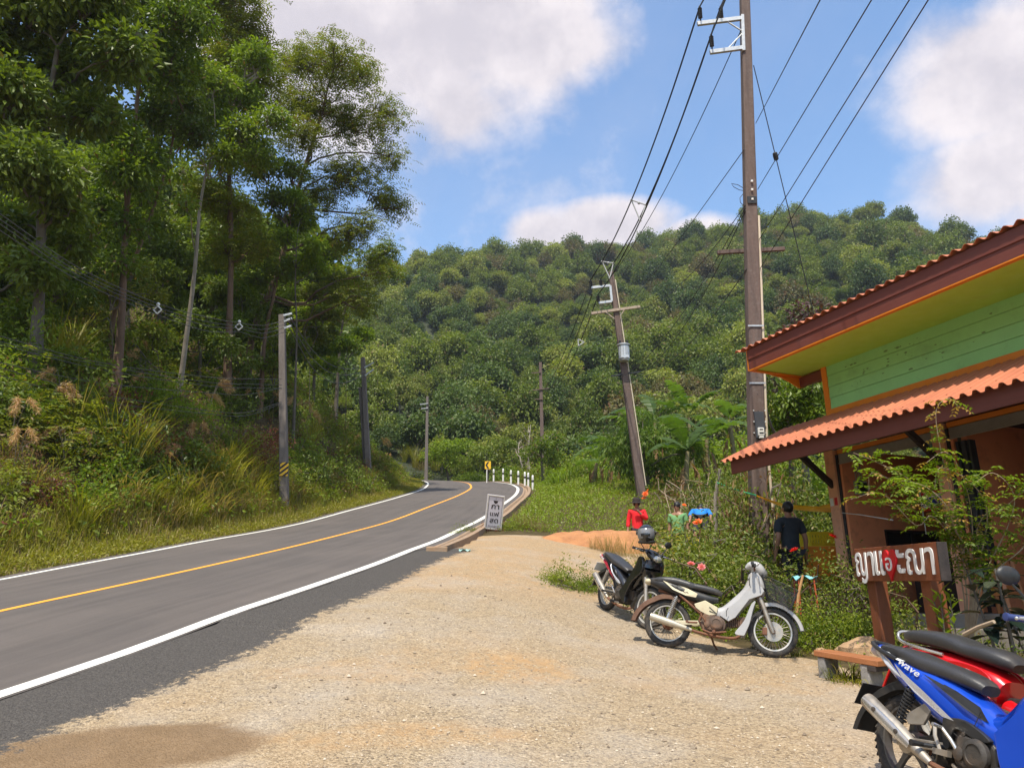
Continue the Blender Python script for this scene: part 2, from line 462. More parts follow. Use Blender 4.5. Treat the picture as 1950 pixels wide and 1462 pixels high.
M_WHITE = paint("white_road_paint", (.78, .76, .68), (.62, .59, .52)); M_YEL = paint("yellow_road_paint", (.86, .37, .035), (.70, .28, .03))
tag(strip("edge_line", RW - .09, RW + .09, .004, M_WHITE, rows=1), kind="structure")
tag(strip("edge_line", -RW - .07, -RW + .07, .004, M_WHITE, rows=1), kind="structure")
tag(strip("center_line", -.065, .065, .004, M_YEL, rows=1), kind="structure")
# ------------------------------------------------------------------ kerb, hill, sky, sun
def kerb_profile(name, prof, i0, i1, m):
    idx = np.arange(i0, i1)
    V = np.array([[roadpt(i, s, dz) for s, dz in prof] for i in idx]).reshape(-1, 3); n = len(prof)
    I = np.arange(len(idx) * n).reshape(len(idx), n)
    F = np.stack([I[:-1, :-1], I[:-1, 1:], I[1:, 1:], I[1:, :-1]], -1).reshape(-1, 4)
    o = link(name, npmesh(name, V, F, smooth=False), None, m); return o
ikb = int(np.argmin(np.abs(RP[:, 1] - 17.2) + (RP[:, 0] < -6) * 99))
M_KERB = pmat("kerb_concrete", (.36, .255, .165), (.25, .175, .115), scale=3, rough=.9, bump=.01, dirt=(.30, .14, .05), damt=.5)
kb = kerb_profile("kerb", [(RW + .34, -.3), (RW + .34, .012), (RW + .42, .012), (RW + .48, -.07), (RW + .60, -.07), (RW + .64, .07), (RW + .80, .08), (RW + .82, -.5)], ikb, len(RP) - 20, M_KERB)
q_ = roadpt(ikb, RW + .58, -.10); a_ = math.atan2(RT2[ikb][1], RT2[ikb][0]); mb = MB(); mb.box(q_, (.12, .46, .34), rz=a_); mb.build("kerb_end", M_KERB, kb, bevel=.03)
tag(kb, "concrete drain kerb along the outside of the bend", kind="structure")

# hill: skyline as seen, rising from the valley behind the bend
SK = [(-1200, 560), (-300, 540), (200, 545), (500, 548), (640, 535), (780, 500), (850, 497), (900, 488), (960, 494), (1000, 485), (1060, 480), (1100, 472), (1200, 476), (1260, 462), (1300, 445), (1400, 435),
      (1480, 418), (1560, 408), (1650, 402), (1720, 416), (1800, 434), (1860, 450), (1950, 480), (2300, 560), (3200, 640)]
SKA, SKT = [], []
for px, py in SK:
    d = ray(px, py); SKA.append(math.atan2(d.x, d.y)); SKT.append(d.z / math.hypot(d.x, d.y))
def hill_h(X, Y):
    X, Y = np.asarray(X, float), np.asarray(Y, float)
    a = np.arctan2(X, Y); rr = np.hypot(X, Y)
    tn = np.interp(a, SKA, SKT)
    Rr = 285 + 25 * np.sin(a * 5)
    zr = tn * Rr + CAMH - 5.5
    s = np.clip((rr - 82) / (Rr - 82), 0, 1.25)
    base = 11 + np.minimum(0, (rr - 82) * .02)
    up = np.where(s < 1, s ** 1.12, 1 - (s - 1) * 1.6)
    z = base + (zr - base) * up
    z = z + wob(X, Y, 14) * 5 * np.clip(s * 4, 0, 1) * np.clip((1 - s) * 5, 0, 1) + wob(X, Y, 30) * 8 * np.clip(s * 2, 0, 1) * np.clip((1 - s) * 3, 0, 1)
    return z
ha = np.linspace(-1.15, 1.15, 150); hr = np.concatenate([np.linspace(78, 340, 90)])
HA, HR = np.meshgrid(ha, hr); HX, HY = HR * np.sin(HA), HR * np.cos(HA)
HZ = hill_h(HX, HY)
I = np.arange(HX.size).reshape(HX.shape)
F = np.stack([I[:-1, :-1], I[:-1, 1:], I[1:, 1:], I[1:, :-1]], -1).reshape(-1, 4)
M_FLOOR = pmat("forest_floor", (.035, .045, .016), (.02, .026, .01), scale=.3, rough=.95)
tag(link("hill", npmesh("hill", np.stack([HX.ravel(), HY.ravel(), HZ.ravel()], 1), F, smooth=True), None, M_FLOOR), "steep hill behind the bend", kind="structure")

# sun and sky
SUN = Vector((-.12, -.44, .89)).normalized()
sd = bpy.data.lights.new("sun", 'SUN'); sd.energy = 3.5; sd.angle = R(.55); sd.color = (1.0, .93, .80)
so = bpy.data.objects.new("sun", sd); col.objects.link(so)
so.rotation_euler = (-SUN).to_track_quat('-Z', 'Y').to_euler()
w = bpy.data.worlds.new("World"); sc.world = w; w.use_nodes = True
wt = w.node_tree; wn = wt.nodes; wl = wt.links
bg = wn["Background"]
sky = wn.new("ShaderNodeTexSky"); sky.sky_type = 'NISHITA'; sky.sun_disc = False
sky.sun_elevation = math.asin(SUN.z); sky.sun_rotation = math.atan2(SUN.x, SUN.y)
sky.air_density = 1.3; sky.dust_density = 2.2; sky.ozone_density = 1.6; sky.altitude = 600
tc = wn.new("ShaderNodeTexCoord")
def wmath(op, a, b=0.0, clamp=False):
    m = wn.new("ShaderNodeMath"); m.operation = op; m.use_clamp = clamp
    for s_, v in ((m.inputs[0], a), (m.inputs[1], b)):
        if hasattr(v, "links"): wl.new(v, s_)
        else: s_.default_value = v
    return m.outputs[0]
def wnoise(scale, detail, rough, loc=(0, 0, 0), stretch=(1, 1, 1), dist=0.0):
    mp = wn.new("ShaderNodeMapping"); mp.inputs["Location"].default_value = loc; mp.inputs["Scale"].default_value = stretch
    wl.new(tc.outputs["Generated"], mp.inputs[0])
    n = wn.new("ShaderNodeTexNoise"); n.inputs["Scale"].default_value = scale; n.inputs["Detail"].default_value = detail; n.inputs["Roughness"].default_value = rough
    n.inputs["Distortion"].default_value = dist
    wl.new(mp.outputs[0], n.inputs["Vector"]); return n.outputs[0]
def wramp(f, stops):
    r = wn.new("ShaderNodeValToRGB"); e = r.color_ramp.elements
    while len(e) < len(stops): e.new(.5)
    for q, (p, c) in enumerate(stops): e[q].position = p; e[q].color = (*c, 1) if hasattr(c, "__len__") else (c, c, c, 1)
    r.color_ramp.interpolation = 'EASE'
    wl.new(f, r.inputs[0]); return r.outputs[0]
# cloud banks: each a patch of the sky round a direction, broken up by noise
wn1 = wnoise(3.2, 8, .55, dist=.3); wn2 = wnoise(9.0, 7, .62, loc=(3, 1, 2)); 
def bank(cx, cy, rx, ry, amp=1.0):
    """cx, cy: azimuth / elevation in degrees; rx, ry: half sizes"""
    az, el = R(cx), R(cy)
    d = Vector((math.sin(az) * math.cos(el), math.cos(az) * math.cos(el), math.sin(el)))
    ex = Vector((math.cos(az), -math.sin(az), 0)); ez = ex.cross(d) * 1.0
    outs = []
    for v, r in ((ex, R(rx)), (ez, R(ry))):
        dp = wn.new("ShaderNodeVectorMath"); dp.operation = 'DOT_PRODUCT'; dp.inputs[1].default_value = v
        wl.new(tc.outputs["Generated"], dp.inputs[0]); outs.append(wmath('DIVIDE', dp.outputs["Value"], math.sin(r)))
    fr = wn.new("ShaderNodeVectorMath"); fr.operation = 'DOT_PRODUCT'; fr.inputs[1].default_value = d; wl.new(tc.outputs["Generated"], fr.inputs[0])
    q = wmath('ADD', wmath('MULTIPLY', outs[0], outs[0]), wmath('MULTIPLY', outs[1], outs[1]))
    m = wmath('SUBTRACT', 1.0, wmath('SQRT', q))
    m = wmath('MULTIPLY', wmath('MULTIPLY', m, amp), wmath('GREATER_THAN', fr.outputs["Value"], 0.0))
    return m
def azel(px, py):
    d = ray(px, py).normalized(); return math.degrees(math.atan2(d.x, d.y)), math.degrees(math.asin(d.z))
def bankpx(px, py, rx, ry, amp=1.0):
    a, e = azel(px, py); return bank(a, e, rx / 25.5, ry / 25.5, amp)
banks = [bankpx(700, 60, 470, 250), bankpx(860, 180, 150, 150, .8), bankpx(1010, 70, 210, 150, .9), bankpx(1170, 425, 160, 58, 1.0), bankpx(1330, 440, 120, 40, .9), bankpx(1040, 440, 90, 50, .7),
         bankpx(1920, 120, 250, 170), bankpx(1900, 330, 190, 120, .9), bankpx(2200, 250, 330, 330), bank(-75, 35, 30, 18), bank(120, 30, 40, 16), bank(-140, 25, 30, 14), bank(60, 60, 25, 15), bank(170, 55, 25, 18)]
mx = banks[0]
for b_ in banks[1:]:
    mx = wmath('MAXIMUM', mx, b_)
nz = wmath('ADD', wmath('MULTIPLY', wmath('SUBTRACT', wn1, .5), 1.5), wmath('MULTIPLY', wmath('SUBTRACT', wn2, .5), .75))
dens = wmath('ADD', wmath('MAXIMUM', mx, -1.0), nz)
mask = wramp(dens, [(-.05, 0.0), (.55, 1.0)])
veil = wmath('MULTIPLY', wramp(wn1, [(.35, 0.0), (.75, 1.0)]), .14)
shade = wramp(wmath('ADD', wn2, wmath('MULTIPLY', dens, -.18)), [(.25, (2.9, 2.68, 2.85)), (.6, (4.1, 3.75, 3.75))])
msk = wmath('MAXIMUM', mask, veil)
mxn = wn.new("ShaderNodeMix"); mxn.data_type = 'RGBA'
tint = wn.new("ShaderNodeMix"); tint.data_type = 'RGBA'; tint.blend_type = 'MULTIPLY'; tint.inputs[0].default_value = 1.0; tint.inputs[7].default_value = (.74, .86, .95, 1)
wl.new(sky.outputs[0], tint.inputs[6])
wl.new(wmath('MULTIPLY', msk, .93), mxn.inputs[0]); wl.new(tint.outputs[2], mxn.inputs[6]); wl.new(shade, mxn.inputs[7])
wl.new(mxn.outputs[2], bg.inputs[0]); bg.inputs[1].default_value = 0.15
sc.view_settings.view_transform = 'Standard'; sc.view_settings.look = 'None'; sc.view_settings.exposure = 0.8; sc.view_settings.gamma = 1.0
cy = sc.cycles
cy.max_bounces = 7; cy.diffuse_bounces = 3; cy.glossy_bounces = 3; cy.transmission_bounces = 5; cy.transparent_max_bounces = 8
cy.use_denoising = True; cy.denoiser = 'OPENIMAGEDENOISE'; cy.denoising_input_passes = 'RGB_ALBEDO_NORMAL'
cy.sample_clamp_indirect = 6; cy.caustics_reflective = False; cy.caustics_refractive = False

# air: faint haze that greys the far hill
hm = bpy.data.materials.new("haze_air"); hm.use_nodes = True; ht_ = hm.node_tree; ht_.nodes.remove(ht_.nodes["Principled BSDF"]); vo = ht_.nodes.new("ShaderNodeVolumePrincipled"); vo.inputs["Color"].default_value = (.80, .88, 1.0, 1); vo.inputs["Density"].default_value = .00022; vo.inputs["Anisotropy"].default_value = .2
ht_.links.new(vo.outputs[0], ht_.nodes["Material Output"].inputs["Volume"])
hzb = MB(); hzb.box((0, 120, 95), (900, 560, 232)); hz_ = hzb.build("haze", hm); tag(hz_, "thin haze in the air", "haze", kind="stuff")
cy.volume_bounces = 0; cy.volume_step_rate = 10; cy.volume_max_steps = 64
# ------------------------------------------------------------------ the cafe: local x along the front towards us, y inwards, z up
BO = Vector((5.414, 13.566, 1.198))
bu = Vector((.4418, -1.043, .030)).normalized(); by = Vector((0, 0, 1)).cross(bu).normalized(); bw = bu.cross(by)
BM = Matrix((bu, by, bw)).transposed()
def bl(x, y, z): return BO + BM @ Vector((x, y, z))
cafe = thing("cafe_building", "green and orange timber cafe with two tiers of red corrugated roofing", "building", BO, rot=BM.to_euler())
M_GREEN = pmat("green_board_paint", (.31, .66, .25), (.26, .57, .21), scale=1.2, rough=.55, dirt=(.14, .26, .11), damt=.3, dscale=2.2, bump=.002, bscale=30)
M_SOFF = pmat("soffit_paint", (.42, .70, .10), (.36, .62, .085), scale=1.5, rough=.6, dirt=(.22, .26, .06), damt=.2, dscale=1.5)
M_ORAN = pmat("orange_trim_paint", (.72, .225, .012), (.62, .18, .01), scale=3, rough=.5, dirt=(.35, .12, .02), damt=.2)
M_MAROON = pmat("maroon_fascia_paint", (.165, .042, .028), (.125, .033, .022), scale=1.5, rough=.5, dirt=(.16, .06, .04), damt=.25, stretch=(3, 30, 30))
M_TERRA = pmat("terracotta_wall_paint", (.78, .29, .14), (.70, .25, .12), scale=1.2, rough=.8, dirt=(.2, .07, .04), damt=.3, bump=.002, bscale=40)
M_PILLAR = pmat("pillar_paint", (.76, .37, .23), (.67, .32, .19), scale=2.5, rough=.7, dirt=(.2, .09, .06), damt=.3)
M_STEEL = pmat("dark_steel_channel", (.05, .05, .055), (.03, .03, .035), scale=4, rough=.5, metal=.4)
M_GREYRAIL = pmat("grey_shutter_rail", (.34, .32, .29), (.24, .23, .21), scale=4, rough=.5, metal=.5)
M_CONC = pmat("plinth_concrete", (.30, .26, .22), (.20, .175, .15), scale=3, rough=.9, bump=.004, dirt=(.22, .11, .05), damt=.4)
M_DARKBEAM = pmat("dark_brace_wood", (.035, .018, .014), (.02, .012, .01), scale=5, rough=.6)
k = NT("roof_sheet")
P = k.coord(); n = k.noise(1.3, 6, .7, P); n2 = k.noise(22, 4, .7, P)
c = k.ramp(n, [(.3, (.38, .115, .055)), (.7, (.52, .175, .08))]); c = k.mix(k.ramp(n2, [(.52, 0), (.8, .55)]), c, (.30, .10, .06))
k.color(c); k.set(Roughness=.75); k.bump(n2, .002); M_ROOF = k.m

def corrugated(x0, x1, y0, z0, y1, z1, period, amp, thick=.007, trap=False, nseg=8):
    """ribbed sheet from the eave (y0,z0) up to (y1,z1)"""
    mb = MB(); n = int((x1 - x0) / period * nseg); g = []
    L = math.hypot(y1 - y0, z1 - z0); ny_, nz_ = -(z1 - z0) / L, (y1 - y0) / L
    for (y, z) in ((y0, z0), ((y0 + y1) / 2, (z0 + z1) / 2), (y1, z1)):
        row = []
        for i in range(n + 1):
            ph = i / nseg * 2 * PI; a = math.sin(ph)
            if trap: a = max(-.62, min(.62, a)) / .62
            row.append((x0 + i * period / nseg, y + ny_ * a * amp, z + nz_ * a * amp))
        g.append(row)
    mb.sheet(g, smooth=not trap, thick=thick, nrm=(0, -ny_, -nz_)); return mb
# upper wall of lap boards, on the pillar line
XE = 9.2
def boards(x0, x1, z0, z1, nb, y=0.0, d=.02):
    mb = MB(); h = (z1 - z0) / nb
    for i in range(nb):
        z = z0 + i * h
        mb.add([(x0, y - d, z), (x1, y - d, z), (x1, y - d * .35, z + h - .004), (x0, y - d * .35, z + h - .004), (x0, y + .03, z), (x1, y + .03, z), (x1, y + .03, z + h - .004), (x0, y + .03, z + h - .004)],
               [(0, 1, 2, 3), (4, 7, 6, 5), (0, 4, 5, 1), (3, 2, 6, 7), (0, 3, 7, 4), (1, 5, 6, 2)])
    return mb
BW = boards(.60, XE, 3.44, 4.24, 4).build("board_wall", M_GREEN, cafe); M_PEEL = pmat("old_dark_paint", (.16, .30, .11), (.10, .19, .07), scale=30, rough=.8)
mb = MB(); mb.box((.545, .0, 3.80), (.11, .075, .92)); mb.box((XE / 2 + .3, -.003, 3.385), (XE - .6, .07, .105)); mb.build("trim", M_ORAN, cafe, bevel=.004)
r = np.random.RandomState(41)
for i in range(34):
    u0 = r.choice([r.uniform(1.0, 2.6), r.uniform(1.0, 4.2)]); z0 = 3.46 + r.choice([.42, .46, .5, .22, .64, .30]) + r.randn() * .02; mb = MB(); n_ = 9; q_ = .006 + .016 * r.rand() ** 2
    bi = int((z0 - 3.44) / .2); yb = -.02 + .0655 * (z0 - 3.44 - bi * .2) - .0012
    vs = [(u0 + math.cos(a) * q_ * (1.6 + .8 * r.rand()), yb - .0008, z0 + math.sin(a) * q_ * (.6 + .5 * r.rand())) for a in np.linspace(0, 2 * PI, n_ + 1)[:-1]]; mb.add(vs, [tuple(range(n_))]); mb.build("peeled_paint", M_PEEL, BW)
mb = MB()  # gable-end wall boards of the short side
for i in range(6): mb.add([(.49, .04, 3.2 + i * .22), (.49, 5.9, 3.2 + i * .22), (.505, 5.9, 3.2 + i * .22 + .215), (.505, .04, 3.2 + i * .22 + .215), (.6, .04, 3.2 + i * .22), (.6, 5.9, 3.2 + i * .22), (.6, 5.9, 3.2 + i * .22 + .215), (.6, .04, 3.2 + i * .22 + .215)],
       [(0, 1, 2, 3), (4, 7, 6, 5), (0, 4, 5, 1), (3, 2, 6, 7), (0, 3, 7, 4), (1, 5, 6, 2)])
mb.build("gable_boards", M_GREEN, cafe)
# upper roof and soffit
mb = corrugated(-.30, XE, -1.25, 4.615, 2.6, 5.45, .177, .027, nseg=8); mb.build("upper_roof", M_ROOF, cafe)
mb = corrugated(-.30, XE, 6.6, 4.60, 2.6, 5.45, .177, .027, nseg=8); mb.build("upper_roof_back", M_ROOF, cafe)
mb = MB()
mb.prism([(-1.18, 4.215), (-1.145, 4.215), (-1.145, 4.575), (-1.18, 4.575)], -.05, XE, "yz")
mb.prism([(-1.196, 4.40), (-1.1805, 4.40), (-1.1805, 4.58), (-1.196, 4.58)], -.05, XE, "yz")
pr = mb.build("fascia", M_MAROON, cafe, bevel=.003)
mb = MB(); mb.prism([(-1.183, 4.195), (-1.10, 4.195), (-1.10, 4.213), (-1.183, 4.213)], -.05, XE, "yz"); mb.box((-.02, -.55, 4.20), (.07, 1.1, .022)); mb.build("soffit_edging", M_ORAN, cafe)
mb = MB(); mb.box((XE / 2, -.55, 4.222), (XE, 1.09, .012)); mb.build("soffit", M_SOFF, cafe)
mb = MB(); mb.box((XE / 2, -.055, 4.238), (XE - 1, .06, .02)); mb.build("soffit_bead", M_DARKBEAM, cafe)
mb = MB()  # scalloped barge board hanging along the gable end
pts = [(-1.18, 4.60), (-1.18, 4.20), (-.75, 4.195), (-.45, 4.16), (-.22, 4.08), (-.05, 4.00), (.08, 4.02), (.2, 4.11), (.5, 4.17), (2.6, 4.62), (2.6, 5.40)]
mb.prism(pts, -.085, -.052, "yz"); mb.build("bargeboard", M_ORAN, cafe, bevel=.003)
for y in (-.03, 2.4): mb = MB(); mb.box((.25, y + .04, 4.10 + max(0, y) * .2), (.66, .08, .17)); mb.build("purlin", M_MAROON, cafe, bevel=.004)
# lower roof, fascia, braces
mb = corrugated(-.56, XE, -1.60, 2.60, .0 - .045, 3.325, .168, .026, trap=True, nseg=12)
for j in range(3):
    for i in range(int((XE + .5) / .336)):
        y = -1.42 + j * .62; z = 2.60 + (y + 1.6) * .4662 + .036
        mb.lathe((-.518 + i * .336, y, z - .012), (0, -.42, .9), [(.011, 0), (.011, .012), (.004, .018)], n=6)
lr = mb.build("lower_roof", M_ROOF, cafe)
mb = MB(); mb.prism([(-1.50, 2.365), (-1.455, 2.365), (-1.455, 2.64), (-1.50, 2.62)], -.40, XE, "yz"); mb.build("lower_fascia", M_MAROON, cafe, bevel=.004)
for i in range(5): mb = MB(); mb.bar((.45 + i * 2.13, -1.44, 2.50), (.45 + i * 2.13, .0, 3.17), .05, .10); mb.build("rafter", M_MAROON, cafe)
for i in range(4):
    mb = MB(); mb.bar((.44 + i * 2.13, -.02, 2.10), (.44 + i * 2.13, -.92, 2.78), .06, .10); mb.build("brace", M_DARKBEAM, cafe)
# pillars, rails, end wall, partition, plinth
for i in range(4):
    x = .34 + i * 2.13
    mb = MB(); mb.box((x + .10, .02, 1.36), (.20, .17, 2.72)); p_ = mb.build("pillar", M_PILLAR, cafe, bevel=.006)
    mb = MB(); mb.box((x + .225, .03, 1.33), (.045, .10, 2.6)); mb.build("channel", M_STEEL, p_)
    mb = MB(); mb.box((x + .275, .05, 1.31), (.05, .09, 2.56)); mb.build("door_post", M_TERRA, p_)
    if i < 3:
        mb = MB(); mb.box((x + 1.19, .05, 2.56), (1.86, .11, .15)); mb.box((x + 1.19, -.012, 2.475), (1.86, .02, .03)); mb.build("shutter_rail", M_GREYRAIL, cafe, bevel=.004)
        mb = MB(); mb.box((x + 1.19, .02, 2.68), (1.9, .05, .075)); mb.build("head_board", M_ORAN, cafe)
mb = MB()
# end wall of the first room with vent slots and a dark window
W0, W1 = .12, 4.2; x_ = .56
for (a, b, z0, z1) in ((W0, .82, 0, 2.72), (.82, 2.1, 0, .72), (.82, 2.1, 1.38, 2.72), (2.1, W1, 0, 2.72)): mb.box((x_, (a + b) / 2, (z0 + z1) / 2), (.09, b - a, z1 - z0))
ew = mb.build("end_wall", M_TERRA, cafe)
k = NT("dark_window_glass"); k.color((.015, .018, .02)); k.set(Roughness=.06); M_DGLASS = k.m
M_VENT = pmat("pale_vent", (.62, .48, .40), rough=.7)
for r in range(3):
    for c_ in range(3 - (r == 2)): mb = MB(); mb.box((.609, 1.05 + c_ * .26, 2.16 - r * .155), (.008, .17, .016)); mb.build("vent_slot", M_VENT, ew)
wf = MB(); wf.box((.575, 1.46, 1.05), (.03, 1.28, .66)); wf = wf.build("window", M_DGLASS, cafe)
mb = MB()
for yy in (.84, 1.46, 2.08): mb.box((.60, yy, 1.05), (.03, .045, .66))
for zz in (.74, 1.36): mb.box((.60, 1.46, zz), (.028, 1.24, .045))
mb.build("window_frame", M_DARKBEAM, wf)
mb = MB(); mb.box((2.80, 2.2, 1.36), (.09, 4.0, 2.72)); mb.box((4.93, 2.2, 1.36), (.09, 4.0, 2.72)); mb.build("partition_wall", M_TERRA, cafe)
mb = MB(); mb.box((4.9, 4.25, 1.6), (8.8, .09, 3.2)); mb.box((XE + .02, 2.1, 1.6), (.09, 4.2, 3.2)); mb.build("back_wall", M_TERRA, cafe)
mb = MB(); mb.box((4.85, 2.2, 3.0), (8.6, 4.0, .03)); mb.build("room_ceiling", M_DARKBEAM, cafe)
mb = MB(); mb.box((XE / 2 + .1, 2.0, -.22), (XE + .2, 4.7, .46)); mb.box((XE / 2 + .1, -.55, -.40), (XE + .2, .38, .46)); mb.build("plinth", M_CONC, cafe, bevel=.012)
# folded shutter beside the second pillar
mb = MB()
for i in range(4): mb.box((2.86 + i * .055, -.0 + .03 * (i % 2), 1.25), (.035, .12, 2.3))
mb.build("folded_shutter", M_STEEL, cafe)
# breaker box on the end wall
bb = thing("breaker_box", "grey breaker box with dark front on the terracotta wall", "electrical box", bl(.61, .38, 1.95), rot=BM.to_euler())
M_GBOX = pmat("grey_plastic", (.34, .34, .31), rough=.5)
mb = MB(); mb.box((.03, 0, .12), (.06, .27, .24)); mb.build("case", M_GBOX, bb, bevel=.008)
mb = MB(); mb.box((.063, 0, .12), (.012, .21, .17)); mb.build("front_cover", M_DGLASS, bb, bevel=.004)
mb = MB()
for i in range(4): mb.tube([(.012, -.07 + i * .045, .24), (.012, -.07 + i * .045, .52)], .009, 6)
mb.build("conduit", M_GBOX, bb)
# ------------------------------------------------------------------ leaf, twig and grass makers
def unit(a): return a / np.maximum(np.linalg.norm(a, axis=-1, keepdims=True), 1e-9)
class Leaves:
    def __init__(s, seed=0): s.r = np.random.RandomState(seed); s.V = []; s.F = []; s.rnd = []; s.clm = []; s.n = 0
    def put(s, P, D, N, L, W, clm, rnd=None, fold=.18):
        n = len(P)
        if n == 0: return
        D = unit(D); S = unit(np.cross(N, D)); N = np.cross(D, S)
        L = np.broadcast_to(np.asarray(L, float), (n,))[:, None]; W = np.broadcast_to(np.asarray(W, float), (n,))[:, None]
        a = P; b = P + D * L * .45 + S * W * .5 + N * W * fold; c = P + D * L - N * L * .1; d = P + D * L * .45 - S * W * .5 + N * W * fold
        s.V.append(np.stack([a, b, c, d], 1).reshape(-1, 3)); s.F.append(s.n + np.arange(n * 4).reshape(n, 4)); s.n += 4 * n
        s.rnd.append(s.r.rand(n) if rnd is None else rnd); s.clm.append(np.broadcast_to(clm, (n,)))
    def clusters(s, C, rad, nper, L, ratio=.45, droop=.25, up=.7, flat=.7, spread=.7, inner=.35):
        C = np.asarray(C, float); k = len(C)
        if k == 0: return
        rad = np.broadcast_to(np.asarray(rad, float), (k,))
        n = k * nper; ci = np.repeat(np.arange(k), nper)
        o = unit(s.r.randn(n, 3)); rr = (inner + (1 - inner) * s.r.rand(n)) ** .7
        off = o * rr[:, None]; off[:, 2] *= flat
        P = C[ci] + off * rad[ci][:, None]
        D = unit(off * 1.0 + s.r.randn(n, 3) * spread * .6 + np.array([0, 0, -droop]))
        N = unit(np.array([0, 0, up]) + s.r.randn(n, 3) * .55 + off * .5)
        Ls = L * (.65 + .7 * s.r.rand(n)); cm = s.r.rand(k)
        s.put(P, D, N, Ls, Ls * ratio, cm[ci])
    def pinnate(s, bases, dirs, length, npair, L, ratio=.35, droop=.5, clm=None):
        """feathered fronds: pairs of leaflets along a drooping rachis"""
        bases = np.asarray(bases, float); dirs = unit(np.asarray(dirs, float)); k = len(bases)
        for j in range(npair):
            t = (j + .6) / npair
            p = bases + dirs * (length * t)[:, None] + np.array([0, 0, -1]) * (droop * length * t * t)[:, None]
            d = unit(dirs + np.array([0, 0, -2 * droop * t]))
            side = unit(np.cross(d, np.array([0, 0, 1.0]) + s.r.randn(k, 3) * .15))
            n = unit(np.cross(side, d))
            for sg in (-1, 1):
                l = L * (1 - .35 * abs(t - .45)) * (.8 + .4 * s.r.rand(k))
                s.put(p, unit(side * sg + d * .55 + s.r.randn(k, 3) * .12 - np.array([0, 0, .2])), n, l, l * ratio, clm if clm is not None else s.r.rand(k))
    def blades(s, base, az, lean, L, W, seg=4, curve=1.0, clm=None):
        """arching grass blades"""
        n = len(base); base = np.asarray(base, float); h = np.stack([np.cos(az), np.sin(az), np.zeros(n)], 1)
        side = np.stack([-np.sin(az), np.cos(az), np.zeros(n)], 1); rn = s.r.rand(n); cm = s.r.rand(n) if clm is None else np.broadcast_to(clm, (n,))
        ring = []; p = base.copy(); ang = lean.copy()
        for j in range(seg + 1):
            t = j / seg; w = W * (1 - t) ** .7 * (.55 + .45 * min(1, t * 4)) + .0008
            ring.append((p - side * (w / 2)[:, None], p + side * (w / 2)[:, None]))
            st = L / seg
            p = p + h * (np.sin(ang) * st)[:, None] + np.array([0, 0, 1.0]) * (np.cos(ang) * st)[:, None]
            ang = ang + curve * (.25 + .55 * t) * (.6 + .8 * rn)
        for j in range(seg):
            a, b = ring[j]; c, d = ring[j + 1]
            s.V.append(np.stack([a, b, d, c], 1).reshape(-1, 3)); s.F.append(s.n + np.arange(n * 4).reshape(n, 4)); s.n += 4 * n
            s.rnd.append(rn); s.clm.append(cm)
    def mesh(s, name):
        return npmesh(name, np.concatenate(s.V), np.concatenate(s.F), fattrs=dict(rnd=np.concatenate(s.rnd), clm=np.concatenate(s.clm)))
    def build(s, name, m, parent=None): return link(name, s.mesh(name), parent, m)

def blob_clusters(r, c, rad, k, hollow=.55):
    """cluster centres over the skin and body of an ellipsoid"""
    o = unit(r.randn(k, 3)); o[:, 2] = np.where(o[:, 2] < -.35, -o[:, 2] * .6, o[:, 2])
    q = (hollow + (1 - hollow) * r.rand(k)) ; return np.asarray(c) + o * q[:, None] * np.asarray(rad)

